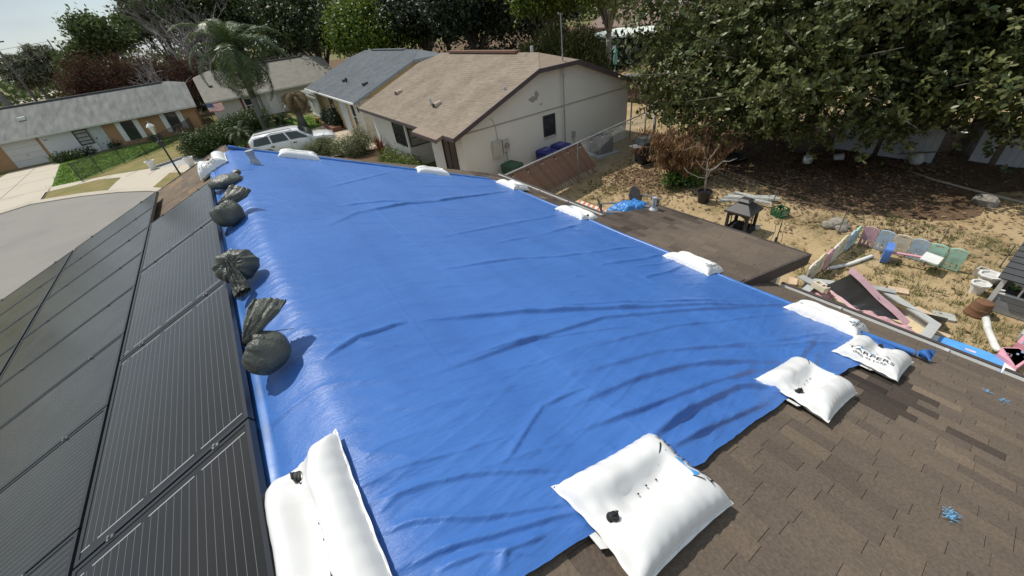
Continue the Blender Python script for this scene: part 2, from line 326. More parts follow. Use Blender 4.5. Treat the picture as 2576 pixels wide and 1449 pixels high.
def shingle_field(parent, P, srange, yfun, expo, wr, m, n_parts, seed, skip=None, tintf=None, thick=(.005, .0085), key=None, far=None):
    rnd = random.Random(seed); tabs = []; s = srange[1]; row = 0
    while s > srange[0] + .02:
        s_up = max(srange[0], s - expo - .012); y0, y1 = yfun(s - expo / 2); y = y0 - rnd.random() * .25
        while y < y1:
            w = rnd.uniform(*wr); a, b = max(y, y0), min(y + w, y1); y += w
            if b - a < .03: continue
            yc = (a + b) / 2
            if skip and skip(s - expo / 2, yc): continue
            t = rnd.choice(thick) + rnd.random() * .002; tv = rnd.gauss(.46, .13)
            if tintf: tv = tintf(s - expo / 2, yc, tv, rnd)
            g = .0012
            q = [P(s_up, a + g, .001), P(s_up, b - g, .001), P(s, b - g, t), P(s, a + g, t), P(s, b - g, .0), P(s, a + g, .0)]
            tabs.append((q, min(max(tv, 0), 1)))
        s -= expo; row += 1
    if key is None: key = lambda c: (Vector(c) - Vector((0, 0, 6.1))).length
    tabs.sort(key=lambda tb: key([sum(p[i] for p in tb[0]) / 6 for i in range(3)]))
    root = parent
    while root.parent is not None: root = root.parent
    off = OFF.get(root.name, Vector((0, 0, 0)))
    FS = [(0, 1, 2, 3), (3, 2, 4, 5), (0, 3, 5), (1, 4, 2)]
    for q, tv in tabs[:n_parts]:
        c = Vector(q[3]); me = bpy.data.meshes.new('shingle'); me.from_pydata([tuple(Vector(p) - c) for p in q], [], FS); me.materials.append(m); add_tint(me, [tv] * 4); me.update()
        o = bpy.data.objects.new('shingle', me); C.objects.link(o); o.parent = parent; o.location = c - off
    rest = tabs[n_parts:]
    if rest:
        V = []; F = []; T = []
        for q, tv in rest:
            k = len(V); V.extend([tuple(Vector(p) - off) for p in q]); F.extend([tuple(i + k for i in f) for f in FS]); T.extend([tv] * 4)
        me = bpy.data.meshes.new('shingles'); me.from_pydata(V, [], F); me.materials.append(m); add_tint(me, T); me.update()
        o = bpy.data.objects.new('shingles', me); C.objects.link(o); o.parent = parent; o['kind'] = 'stuff'

M_shbrown = mat('brown_shingle', (.1, .08, .06), .92, spec=.25)
attr_ramp(M_shbrown, [(0, (.024, .019, .015)), (.16, (.100, .077, .061)), (.45, (.124, .097, .075)), (.72, (.148, .114, .084)), (.94, (.185, .140, .098)), (1, (.23, .155, .09))])
M_stucco = mat('cream_stucco', (.52, .47, .38), .9, var=.05, scale=1.3, bump=.15, bscale=40)
M_alum = mat('white_aluminium', (.74, .74, .71), .45, var=.08, scale=2.5)
M_fasciabrown = mat('dark_brown_trim', (.055, .043, .04), .7)
M_dark = mat('dark_void', (.015, .015, .016), .8)

house = world_thing('house', 'brown shingled house in the foreground whose roof carries the blue tarp', 'house', (0, 2, 0))
mb = MB(); y0, y1 = -7.0, 9.9
for sgn in (1, -1):
    e = 6.1
    P = lambda s, y, o: RP(s * sgn, y, o)
    ya, yb = (yfar_roof(0), yfar_roof(e)) if sgn > 0 else (10.1, 10.1)
    tri = [P(0, y0, -.004), P(0, ya, -.004), P(e, yb, -.004), P(e, y0, -.004)]
    low = [P(0, y0, -.16), P(0, ya, -.16), P(e, yb, -.16), P(e, y0, -.16)]
    mb.add(tri + low, [(0, 1, 2, 3), (4, 7, 6, 5), (1, 5, 6, 2), (2, 6, 7, 3), (3, 7, 4, 0)])
obj('roof', mb, mat('roof_deck', (.07, .052, .04), .9, scale=5), house)
mb = MB(); mb.prism([(-5.3, 0), (5.0, 0), (5.0, 2.42), (RX, 4.30), (-5.3, 2.42)], 'y', -6.6, 9.5); obj('wall', mb, M_stucco, house)
mb = MB(); mb.beam(RP(0, 9.93, -.09), RP(6.1, 9.26, -.09), .03, .17); mb.beam(RP(0, 10.13, -.09), RP(-6.1, 10.13, -.09), .03, .17); obj('fascia', mb, M_fasciabrown, house)
# gutters along the right eave: one trough per visible length
def gutter(ya, yb):
    g = MB(); x0, z0 = RP(6.06, 0, 0)[0], RP(6.06, 0, 0)[2] - .015
    pr = [(0, 0), (0, -.085), (.095, -.085), (.115, -.01), (.128, -.004), (.128, .004), (.108, .004), (.09, -.075), (.006, -.075), (.006, 0)]
    g.prism([(x0 + a, z0 + b) for a, b in pr], 'y', ya, yb); o = obj('gutter', g, M_alum, house)
    d = MB(); d.box((x0 + .106, ya, z0 + .005), (x0 + .15, yb, z0 + .014)); obj('lip', d, M_fasciabrown, o)
    k = MB(); y = ya + .4
    while y < yb - .1: k.box((x0 + .004, y, z0 - .03), (x0 + .108, y + .035, z0 + .002)); y += 1.05
    if k.v: obj('strap', k, mat('galvanised', (.45, .45, .46), .5), o)
gutter(4.85, 9.2); gutter(-.5, 1.72); gutter(-6.5, -.52)
# patio roof of lower pitch growing out of the eave
def PP(s, y, off=0.0):          # s metres out from x = 4.72
    sl = math.atan(.115); return (4.72 + s * math.cos(sl) + off * math.sin(sl), y, 2.705 - s * math.sin(sl) + off * math.cos(sl))
pe = 1.72
mb = MB(); a = [PP(0, 1.95, -.004), PP(pe, 1.75, -.004), PP(pe, 4.48, -.004), PP(0, 4.95, -.004)]; b = [PP(0, 1.95, -.15), PP(pe, 1.75, -.15), PP(pe, 4.48, -.15), PP(0, 4.95, -.15)]
mb.add(a + b, [(0, 1, 2, 3), (7, 6, 5, 4), (0, 4, 5, 1), (1, 5, 6, 2), (2, 6, 7, 3)]); obj('patio_roof', mb, M_fasciabrown, house)
mb = MB(); mb.beam(PP(0, 1.93, -.08), PP(pe + .02, 1.73, -.08), .03, .19); mb.beam(PP(pe + .015, 1.73, -.08), PP(pe + .015, 4.5, -.08), .03, .19); obj('fascia', mb, M_fasciabrown, house)
for y in (1.95, 4.25):
    mb = MB(); mb.box((6.12, y, 0), (6.24, y + .12, 2.42)); obj('post', mb, M_alum, house)
mb = MB(); mb.tube([PP(1.45, 4.42, -.01), PP(1.45, 4.42, .05)], [.10, .055], 12); mb.tube([Vector(PP(1.45, 4.42, .02)), Vector(PP(1.45, 4.42, .02)) + Vector((0, 0, .24))], .042, 14); obj('vent_pipe', mb, mat('grey_pipe', (.42, .44, .47), .5, var=.3, scale=12), house, smooth=True, angle=40)

def tarp_far(s):
    return float(np.interp(s, [-.4, 0, .42, 1.66, 3.4, 5.25], [9.05, 9.33, 9.36, 9.1, 8.62, 8.12]))
def skip_r(s, y): return (.78 < y < tarp_far(s) - .15 and s < 5.12) or (s > 4.9 and 2.0 < y < 4.85 and s > 4.9 + .05)
def stain(s, y, tv, rnd):
    if ((s - 4.1) / .62) ** 2 + ((y - .12) / .24) ** 2 < 1 + .5 * (rnd.random() - .5): return rnd.uniform(.02, .09)
    if s > 5 and y > 4.6 and rnd.random() < .75: return rnd.uniform(.04, .16)
    return tv
shingle_field(house, RP, (.02, 6.1), lambda s: (-4.5, yfar_roof(s)), .138, (.13, .34), M_shbrown, 210, 5, skip_r, stain,
              key=lambda c: (Vector(c) - Vector((0, 0, 6.1))).length + (100 if c[1] < -.75 + .0 * c[0] or (c[1] < .3 - .4 * (c[0] + .169)) else 0))
shingle_field(house, PP, (.0, pe + .02), lambda s: (1.95 - .115 * s, 4.95 - .28 * s), .138, (.14, .36), M_shbrown, 70, 6, None,
              lambda s, y, tv, r: (r.uniform(.05, .17) if (y > 3.55 + .5 * r.random() - .25 * (s - .8)) else tv * .75))
shingle_field(house, lambda s, y, o: RP(-s, y, o), (.05, 6.1), lambda s: (-1, 10.1), .138, (.14, .36), M_shbrown, 20, 7, lambda s, y: s > 1.5 and y < 9.3, lambda s, y, tv, r: tv + .35)  # left slope tabs tinted lighter to mimic the stronger sun there
mb = MB()
for i in range(2): mb.tube([Vector(RP(.32, 8.08, 0)), Vector(RP(.32, 8.08, 0)) + Vector((.0, 0, .12)), ], [.085, .06], 14); break
mb.tube([Vector(RP(.32, 8.08, 0)), Vector(RP(.32, 8.08, 0)) + Vector((0, 0, .25))], .055, 16)
vp = obj('vent_pipe', mb, MATS['grey_pipe'], house, smooth=True, angle=40)
mb = MB(); c = Vector(RP(.32, 8.08, 0)) + Vector((0, 0, .2)); mb.tube([c, c + Vector((0, 0, .06))], .066, 16); obj('collar', mb, mat('lead_collar', (.30, .33, .36), .55), vp, smooth=True, angle=40)
# ------------------------------------------------------------------ solar panels on the left slope
def panel_glass():
    m = mat('panel_glass', (.016, .0145, .0135), .2, spec=.38, var=.25, scale=1.2); nt = m.node_tree; L = nt.links; b = nt.nodes['Principled BSDF']
    base = b.inputs['Base Color'].links[0].from_socket
    t = nt.nodes.new('ShaderNodeTexCoord'); sp = nt.nodes.new('ShaderNodeSeparateXYZ'); L.new(t.outputs['Object'], sp.inputs[0])
    def M(op, a, bb=None, c=None):
        n = nt.nodes.new('ShaderNodeMath'); n.operation = op
        for i, x in enumerate((a, bb, c)):
            if x is None: continue
            if isinstance(x, (int, float)): n.inputs[i].default_value = x
            else: L.new(x, n.inputs[i])
        return n.outputs[0]
    ly = M('ABSOLUTE', M('SUBTRACT', M('FRACT', M('ADD', M('DIVIDE', sp.outputs['Y'], .0418), .25)), .5))
    line = M('LESS_THAN', ly, .022)
    ax = M('ABSOLUTE', sp.outputs['X']); inx = M('LESS_THAN', ax, .815)
    line = M('MULTIPLY', line, inx)
    e1 = M('LESS_THAN', M('ABSOLUTE', M('SUBTRACT', ax, .821)), .0032)
    dash = M('LESS_THAN', M('FRACT', M('ADD', M('MULTIPLY', sp.outputs['Y'], 3.4), .3)), .86)
    e1 = M('MULTIPLY', e1, dash)
    mx = nt.nodes.new('ShaderNodeMix'); mx.data_type = 'RGBA'; mx.inputs['B'].default_value = (.30, .29, .28, 1); L.new(M('MULTIPLY', line, .55), mx.inputs['Factor']); L.new(base, mx.inputs['A'])
    m2 = nt.nodes.new('ShaderNodeMix'); m2.data_type = 'RGBA'; m2.inputs['B'].default_value = (.36, .36, .36, 1); L.new(e1, m2.inputs['Factor']); L.new(mx.outputs['Result'], m2.inputs['A'])
    L.new(m2.outputs['Result'], b.inputs['Base Color'])
    n = nt.nodes.new('ShaderNodeTexNoise'); n.inputs['Scale'].default_value = 3; L.new(t.outputs['Object'], n.inputs['Vector'])
    mr = nt.nodes.new('ShaderNodeMapRange'); mr.inputs['To Min'].default_value = .10; mr.inputs['To Max'].default_value = .26; L.new(n.outputs['Fac'], mr.inputs['Value']); L.new(mr.outputs[0], b.inputs['Roughness'])
    return m
M_pglass = panel_glass(); M_pframe = mat('black_anodised', (.018, .02, .024), .38, spec=.5, var=.15); M_clamp = mat('clamp_metal', (.22, .22, .22), .45, metal=.5)
PLX, PLY = 1.695, .998
def make_panel(label, group, long_y, lx, ly):
    t = thing('solar_panel', label, 'solar panel', group=group)
    g = MB(); g.box((-lx / 2 + .02, -ly / 2 + .02, -.012), (lx / 2 - .02, ly / 2 - .02, -.003)); obj('glass', g, M_pglass, t)
    f = MB()
    f.box((-lx / 2, -ly / 2, -.04), (lx / 2, -ly / 2 + .022, 0)); f.box((-lx / 2, ly / 2 - .022, -.04), (lx / 2, ly / 2, 0))
    f.box((-lx / 2, -ly / 2 + .022, -.04), (-lx / 2 + .022, ly / 2 - .022, 0)); f.box((lx / 2 - .022, -ly / 2 + .022, -.04), (lx / 2, ly / 2 - .022, 0)); obj('frame', f, M_pframe, t)
    r = MB()
    for k in (-.28, .28):
        if long_y: r.box((-lx / 2 + .01, k * ly - .02, -.115), (lx / 2 - .01, k * ly + .02, -.05))
        else: r.box((k * lx - .02, -ly / 2 + .01, -.115), (k * lx + .02, ly / 2 - .01, -.05))
    obj('rail', r, M_clamp, t)
    for k in (-.3, .3):
        c = MB()
        if long_y: c.box((-lx / 2 - .014, k * ly - .018, -.012), (-lx / 2 + .006, k * ly + .018, .005)); c.lathe((-lx / 2 - .007, k * ly, .006), [(.008, 0), (.008, .008)], 6)
        else: c.box((k * lx - .018, -ly / 2 - .012, -.012), (k * lx + .018, -ly / 2 + .006, .005)); c.lathe((k * lx, -ly / 2 - .004, .006), [(.008, 0), (.008, .008)], 6)
        obj('clamp', c, M_clamp, t)
    return t
def LM(s, y, off, rot):           # frame of the left slope: local x down the slope, z off it
    ex = Vector((-cA, 0, -sA)); ey = Vector((0, -1, 0)); ez = Vector((-sA, 0, cA))
    if rot: ex, ey = ey, -ex
    p = Vector(RP(-s, y, off)); return Matrix(((ex.x, ey.x, ez.x, p.x), (ex.y, ey.y, ez.y, p.y), (ex.z, ey.z, ez.z, p.z), (0, 0, 0, 1)))
G_pan = 'black solar panels on the left roof slope'
pr = make_panel('black solar panel laid lengthwise in the row nearest the ridge', G_pan, True, 1.775, .985)
pp = make_panel('black solar panel standing upright in the middle row', G_pan, False, 1.575, .998)
ordn = ['far end', 'second from the far end', 'third from the far end', 'fourth from the far end', 'nearest to the camera']
for k in range(5):
    o = pr if k == 0 else copy_tree(pr); o.matrix_world = LM(.838, 7.3 - 1.79 * (k + .5), .14, True)
    o['label'] = ['lengthwise black solar panel at the far end of the row next to the ridge', 'lengthwise black solar panel, second from the far end of the row next to the ridge', 'lengthwise black solar panel beside the large upright sandbag', 'lengthwise black solar panel in the bottom left corner beside the near white pillow', 'lengthwise black solar panel nearest the camera, next to the ridge'][k]
nth = ['first', 'second', 'third', 'fourth', 'fifth', 'sixth', 'seventh', 'eighth']
for row, (s0, n) in enumerate(((1.352, 8), (2.97, 7))):
    for k in range(n):
        o = pp if (row == 0 and k == 0) else copy_tree(pp); o.matrix_world = LM(s0 + .79, 9.27 - 1.012 * (k + .5), .14, False)
        o['label'] = '%s upright black solar panel from the far end of the %s row' % (nth[k], ['middle', 'lowest'][row])

# ------------------------------------------------------------------ the blue tarp
def tarp_mat():
    m = mat('blue_tarp', (.052, .165, .50), .36, spec=.5, coord='Object'); nt = m.node_tree; L = nt.links; b = nt.nodes['Principled BSDF']
    t = nt.nodes.new('ShaderNodeTexCoord')
    def N(scale, st, det=4, rough=.6):
        mp = nt.nodes.new('ShaderNodeMapping'); mp.inputs['Scale'].default_value = st; L.new(t.outputs['Object'], mp.inputs['Vector'])
        n = nt.nodes.new('ShaderNodeTexNoise'); n.inputs['Scale'].default_value = scale; n.inputs['Detail'].default_value = det; n.inputs['Roughness'].default_value = rough; L.new(mp.outputs['Vector'], n.inputs['Vector']); return n.outputs['Fac']
    strip = N(1.0, (2.2, .03, 2.2), 6); cloud = N(1.1, (1, 1, 1), 5)
    a = nt.nodes.new('ShaderNodeMath'); a.operation = 'MULTIPLY_ADD'; a.inputs[1].default_value = .55; L.new(strip, a.inputs[0]); mu = nt.nodes.new('ShaderNodeMath'); mu.operation = 'MULTIPLY'; mu.inputs[1].default_value = .45; L.new(cloud, mu.inputs[0]); L.new(mu.outputs[0], a.inputs[2])
    r = nt.nodes.new('ShaderNodeValToRGB'); r.color_ramp.elements[0].position = .36; r.color_ramp.elements[1].position = .64
    r.color_ramp.elements[0].color = (.041, .134, .415, 1); r.color_ramp.elements[1].color = (.055, .168, .485, 1); L.new(a.outputs[0], r.inputs['Fac'])
    vo = nt.nodes.new('ShaderNodeTexVoronoi'); vo.inputs['Scale'].default_value = 26; L.new(t.outputs['Object'], vo.inputs['Vector'])
    lt = nt.nodes.new('ShaderNodeMath'); lt.operation = 'LESS_THAN'; lt.inputs[1].default_value = .085; L.new(vo.outputs['Distance'], lt.inputs[0])
    dn = N(1.6, (1, 1, 1), 3); gt = nt.nodes.new('ShaderNodeMath'); gt.operation = 'GREATER_THAN'; gt.inputs[1].default_value = .58; L.new(dn, gt.inputs[0])
    sp = nt.nodes.new('ShaderNodeMath'); sp.operation = 'MULTIPLY'; L.new(lt.outputs[0], sp.inputs[0]); L.new(gt.outputs[0], sp.inputs[1]); s2 = nt.nodes.new('ShaderNodeMath'); s2.operation = 'MULTIPLY'; s2.inputs[1].default_value = .55; L.new(sp.outputs[0], s2.inputs[0])
    mx = nt.nodes.new('ShaderNodeMix'); mx.data_type = 'RGBA'; mx.inputs['B'].default_value = (.06, .07, .09, 1); L.new(s2.outputs[0], mx.inputs['Factor']); L.new(r.outputs['Color'], mx.inputs['A']); L.new(mx.outputs['Result'], b.inputs['Base Color'])
    w1 = N(9, (1.0, 7.0, 1.0), 6, .68); w2 = N(38, (1, 2.2, 1), 3, .6)
    ad = nt.nodes.new('ShaderNodeMath'); ad.operation = 'MULTIPLY_ADD'; ad.inputs[1].default_value = .35; L.new(w2, ad.inputs[0]); L.new(w1, ad.inputs[2])
    bp = nt.nodes.new('ShaderNodeBump'); bp.inputs['Strength'].default_value = .42; bp.inputs['Distance'].default_value = .012; L.new(ad.outputs[0], bp.inputs['Height']); L.new(bp.outputs['Normal'], b.inputs['Normal'])
    return m
M_tarp = tarp_mat()
M_tarpedge = mat('blue_tarp_hem', (.05, .165, .46), .34, var=.18, scale=5, bump=.12, bscale=7, spec=.5)
FOLDS = [  # points in (s, y), height, half width
 ([(5.3, 1.22), (2.88, 1.89), (1.58, 2.18), (.69, 2.33)], .034, .060), ([(.69, 2.33), (.29, 2.23), (.05, 2.09)], .018, .03),
 ([(5.1, 1.35), (3.9, 1.75), (2.6, 2.05), (1.5, 2.26)], .020, .04), ([(5.2, 1.27), (3.2, 1.71), (2.31, 1.85), (1.46, 1.80), (.5, 1.7)], .022, .045), ([(5.1, 1.1), (3.9, 1.33), (2.9, 1.5), (1.7, 1.55)], .012, .04),
 ([(4.6, .78), (3.57, .66), (2.42, 1.06), (1.78, 1.12), (1.18, 1.12)], .035, .06), ([(3.3, .70), (2.86, .78), (2.36, .83), (1.55, .89), (1.03, .96)], .026, .05),
 ([(2.8, .6), (2.51, .72), (1.88, .74), (1.45, .72)], .045, .055), ([(5.13, 3.41), (3.81, 3.29), (3.05, 3.24), (2.41, 3.29), (1.33, 3.17)], .016, .045),
 ([(4.95, 6.95), (3.62, 6.27), (2.54, 5.8), (2.02, 5.62), (1.13, 5.11), (.63, 4.57)], .026, .07), ([(2.54, 5.8), (1.7, 5.75), (.9, 5.4)], .014, .05),
 ([(.75, .60), (.43, .68), (.16, .75), (.05, .76)], .016, .022), ([(.9, .76), (.47, .96), (.24, 1.03), (.11, 1.04), (-.01, 1.0)], .013, .022), ([(.75, .64), (.36, .78), (.12, .9), (-.02, .93)], .012, .018),
 ([(2.54, 1.64), (1.48, 1.80), (.8, 1.78)], .010, .03), ([(4.74, .73), (3.42, .99), (2.41, 1.27), (1.4, 1.35)], .018, .05), ([(1.45, 1.2), (1.04, 1.19), (.87, 1.10), (.65, .98), (.54, .94)], .012, .022),
 ([(.55, .59), (.37, .62), (.31, .56)], .016, .02), ([(.03, 1.27), (.16, 1.31), (.30, 1.31)], .006, .014), ([(0, 1.14), (.14, 1.16), (.42, 1.12), (.73, 1.09)], .008, .02),
 ([(5.14, 3.03), (4.31, 2.93), (3.37, 2.89)], .016, .05), ([(4.99, 2.61), (4.39, 2.48), (3.7, 2.44)], .016, .045), ([(5.1, 2.8), (4.5, 2.72), (3.9, 2.74)], .012, .03),
 ([(4.98, 5.2), (4.2, 4.9), (3.0, 4.5), (1.8, 4.1)], .014, .06), ([(4.9, 4.6), (3.6, 4.1), (2.4, 3.8)], .012, .05), ([(4.95, 7.4), (4.0, 7.1), (2.6, 6.9)], .012, .06), ([(3.0, 8.4), (2.0, 7.4), (1.0, 6.4)], .012, .06),
 ([(4.0, .62), (3.4, .5), (2.75, .55)], .02, .05), ([(2.6, .52), (2.0, .58), (1.5, .62)], .03, .04), ([(.5, .53), (.3, .66), (.1, .7)], .012, .02), ([(4.6, .6), (3.9, .8), (3.0, 1.1)], .02, .05)]
def fold_h(s, y):
    h = np.zeros_like(s)
    for pts, a, w in FOLDS:
        P = np.array(pts); acc = np.zeros(len(P)); acc[1:] = np.cumsum(np.hypot(*np.diff(P, axis=0).T)); tot = acc[-1]
        best = np.full(s.shape, 9.0); bt = np.zeros_like(s); sg = np.zeros_like(s)
        for i in range(len(P) - 1):
            d = P[i + 1] - P[i]; l2 = d @ d; t = np.clip(((s - P[i, 0]) * d[0] + (y - P[i, 1]) * d[1]) / l2, 0, 1)
            dx = s - (P[i, 0] + t * d[0]); dy = y - (P[i, 1] + t * d[1]); di = np.hypot(dx, dy); m = di < best
            best = np.where(m, di, best); bt = np.where(m, (acc[i] + t * math.sqrt(l2)) / tot, bt); sg = np.where(m, np.sign(dx * d[1] - dy * d[0]) * (-1 if d[0] < 0 else 1), sg)
        ww = .82 * w * np.where(sg > 0, .42, 1.6) * (1 + .5 * fbm(s * 3, y * 3, 9))
        h += 1.25 * a * np.exp(-(best / ww) ** 2) * np.clip(np.minimum(bt, 1 - bt) * 5, 0, 1) ** .7 * (.85 + 1.3 * fbm(s * 2.5, y * 2.5, 4))
    return h
def tarp_h(s, y, v, u):                           # height over the slope; v: 0 near edge .. 1 far edge
    h = .012 + fold_h(s, y)
    near = np.exp(-((y - .45) / .7) ** 2)
    h = h + .016 * fbm(s * 1.1, y * 7.0 + s * .6, 21) * (.35 + 1.2 * near) + .007 * fbm(s * 4, y * 18 - s * 3, 31) * (.5 + 1.0 * near)
    h = h + .022 * np.clip(fbm(s * 1.6 + y, y * 5 + s * 1.2, 41), 0, 1) * near
    er = np.exp(-((5.25 - s) / .45) ** 2); h = h + .018 * fbm(y * 6, s * 2, 51) * er
    h = h + .014 * fbm(s * 1.3, y * 5 - s * 1.1, 71, 5) + .006 * np.abs(fbm(s * 2.2 + y * .5, y * 11 - s * 2.5, 73, 4))
    def ridge(n, p): return np.clip(1 - np.abs(n) * 4.2, 0, 1) ** p
    w1 = fbm(s * .45, y * .5, 91, 3); n1 = fbm(s * .55 + 3 * w1, y * 3.4 + s * .8 + 4 * w1, 93, 3); m1 = np.clip(.5 + 2.2 * fbm(s * .5, y * .6, 95, 2), 0, 1)
    h = h + (.011 * ridge(n1, 5) * m1)
    n2 = fbm(s * .9, y * 8.5 - s * 2.2 + 3 * w1, 97, 3); h = h + .005 * ridge(n2, 3) * np.clip(.35 + 2.2 * fbm(s * .7, y * .8, 99, 2) + .5 * near, 0, 1)
    n3 = fbm(s * 3.2 + y, y * 16 + s * 4, 101, 3); h = h + .0028 * ridge(n3, 2) * np.clip(.3 + 2.5 * fbm(s * .9, y * .9, 103, 2) + .6 * near, 0, 1)
    for k_ in range(1, 8): h = h + .0035 * np.exp(-(np.abs(s - (.72 * k_ + .02 * np.sin(y * 2 + k_)) + .0) / .014) ** 2) * np.clip(.4 + 2 * fbm(s * 0 + k_, y * .7, 105, 2), 0, 1)
    for k_ in range(1, 10): h = h + .003 * np.exp(-(np.abs(y - (.5 + .93 * k_ + .02 * np.sin(s * 2 + k_))) / .014) ** 2) * np.clip(.4 + 2 * fbm(s * .7, s * 0 + k_, 107, 2), 0, 1)
    crest = np.exp(-(s / .25) ** 2); h = h + .009 * fbm(s * 8, y * 14, 61) * crest
    return np.maximum(h, .006)
def tarp_near(s):
    return np.interp(s, [-.4, 0, .2, .5, 1.0, 1.6, 2.2, 2.8, 3.3, 4.1, 4.7, 5.3], [.60, .56, .54, .51, .50, .47, .485, .47, .42, .37, .30, .25]) + .03 * fbm(s * 5, s * 0 + 3, 77)
NU, NV = 420, 760
su = np.linspace(-.36, 5.26, NU); vv = np.linspace(0, 1, NV) ** 1.35
Sg, Vg = np.meshgrid(su, vv, indexing='ij'); yn = tarp_near(Sg); yf = np.interp(Sg, [-.4, 0, .42, 1.66, 3.4, 5.25], [9.05, 9.33, 9.36, 9.1, 8.62, 8.12])
Yg = yn + (yf - yn) * Vg
Hg = tarp_h(Sg, Yg, Vg, None)
ed = np.minimum(np.minimum((Sg + .36) / .12, (5.26 - Sg) / .15), np.minimum((Yg - yn) / .10, (yf - Yg) / .2)); ed = np.clip(ed, 0, 1); ed = ed * ed * (3 - 2 * ed)
cc = .085; ab = np.sqrt(Sg ** 2 + cc ** 2) - cc * ed * .999 - (1 - ed) * cc
X = RX + Sg * cA + np.sign(Sg) * Hg * sA * np.clip(np.abs(Sg) / .2, 0, 1); Z = RZ - np.minimum(ab, np.abs(Sg)) * sA + Hg * cA * (.35 + .65 * ed) + .004
pts = np.stack([X, Yg, Z], -1).reshape(-1, 3)
i, j = np.meshgrid(np.arange(NU - 1), np.arange(NV - 1), indexing='ij'); k = (i * NV + j).ravel(); Fq = np.stack([k, k + NV, k + NV + 1, k + 1], -1)
tarp = thing('tarp', 'large blue tarp spread over the brown roof ridge and right slope', 'tarp', (0, 0, 0))
obj('sheet', np_mesh('sheet', pts, Fq, M_tarp, True), None, tarp)
def roll(name, P, r0, seed, flat=1.0):
    rnd = random.Random(seed); mb = MB(); n = 10; rows = []
    for i, p in enumerate(P):
        t = (P[min(i + 1, len(P) - 1)] - P[max(i - 1, 0)]).normalized(); x = Vector((0, 0, 1)).cross(t).normalized(); z = t.cross(x)
        row = []
        for q in range(n + 1):
            a = 2 * math.pi * q / n; r = r0 * (1 + .35 * mnoise.noise(Vector((i * .05, math.cos(a + i * .05) * .8, math.sin(a + i * .05) * .8 + seed))))
            row.append(p + x * math.cos(a) * r * flat + z * (math.sin(a) * r + r0 * .6))
        rows.append(row)
    mb.grid(rows); return obj(name, mb, M_tarpedge, tarp, smooth=True)
def spts(f, n=90): return [Vector(f(i / (n - 1))) for i in range(n)]
roll('rolled_edge', spts(lambda t: RP(5.27 + .02 * math.sin(t * 23), .55 + 7.5 * t, .006), 120), .034, 3)
roll('rolled_edge', spts(lambda t: RP(.0 + 5.2 * t, tarp_far(5.2 * t) + .02, .012 + .03 * math.exp(-(t * 5.2 / .2) ** 2)), 80), .040, 8)
roll('hem', spts(lambda t: RP(-.375 + .03 * math.sin(t * 9), .62 + 8.3 * t, .012), 120), .030, 12, 1.7)
# knotted corner and grommets
c0 = Vector(RP(5.22, .33, .03))
roll('corner_twist', [c0 + Vector(RP(5.22, .33, .03)) * 0 + (Vector(RP(5.22 + .12 * t, .62 - .5 * t, .035)) - c0) for t in [q / 14 for q in range(15)]], .030, 21, 1.4)
mb = MB(); cc0 = Vector(RP(5.36, .10, .05)); rows = []
for a_ in range(9):
    row = []
    for b_ in range(7):
        u_ = a_ / 8; v_ = b_ / 6 - .5; row.append(cc0 + Vector((.03 * math.sin(v_ * 9 + u_ * 3), -.12 * u_, 0)) + Vector((v_ * (.05 + .11 * u_), 0, .035 * math.sin(u_ * 3) + .03 * math.cos(v_ * 12))))
    rows.append(row)
mb.grid(rows); obj('corner_flap', mb, M_tarpedge, tarp, smooth=True)
M_brass = mat('grommet', (.75, .78, .8), .3, metal=.8)
for s, y in [(-.31, 2.05), (-.30, 3.0), (1.62, .545), (3.0, .50), (-.33, 4.6)]:
    mb = MB(); p = Vector(RP(s, y, .03)); n = Vector((math.copysign(sA, s), 0, cA)); rows = []
    ax = n.orthogonal().normalized(); ay = n.cross(ax)
    for q in range(13):
        a = 2 * math.pi * q / 12; d = ax * math.cos(a) + ay * math.sin(a); rows.append([p + d * .008 + n * .004, p + d * .012 + n * .007, p + d * .017 + n * .002])
    mb.grid(rows); obj('grommet', mb, M_brass, tarp, smooth=True)

# ------------------------------------------------------------------ inflated white weights
M_pvc = mat('white_vinyl', (.735, .735, .725), .36, var=.03, scale=5, bump=.05, bscale=18, spec=.5, coat=.15)
M_ink = mat('black_print', (.02, .02, .022), .5); M_blueink = mat('blue_print', (.06, .28, .62), .45); M_blackplastic = mat('black_plastic', (.016, .016, .018), .35)
PL, PW = .74, .49
def pil(x, y):                                          # top height over the seam, plus the outline
    u = 2 * x / PL; v = 2 * y / PW
    ex = max(0, 1 - abs(u) ** 5) ** .5; ey = max(0, 1 - abs(v) ** 4.5) ** .55
    cu = 1 / (1 + math.exp((abs(u + .04) - .60) * 15)); cv = 1 / (1 + math.exp((abs(v) - .27) * 15))
    cend = 1 / (1 + math.exp((abs(v) - .30) * 9)) * (1 / (1 + math.exp((-u - .5) * 14)))
    h = .118 * ex * ey * (1 - .80 * cu * cv)
    if u < -.5: h *= 1 - .62 * (1 / (1 + math.exp((abs(v) - .34) * 10))) * min(1, (-u - .5) * 4)
    if u > .62: h *= 1 - .30 * (1 / (1 + math.exp((abs(v) - .30) * 9))) * min(1, (u - .62) * 4)
    h += .006 * math.sin(v * 17 + 2 * u) * math.exp(-((1 - abs(u)) / .16) ** 2) * ex * ey + .004 * math.sin(u * 31 + v * 4) * math.exp(-((1 - abs(v)) / .14) ** 2) * ex
    h += .008 * mnoise.noise(Vector((x * 9, y * 9, 3))) * ex * ey
    return h
def pout(u, v):                                         # concave pillow outline
    x = PL / 2 * u * (1 - .075 * (1 - v * v)) ; y = PW / 2 * v * (1 - .07 * (1 - u * u)); return x, y
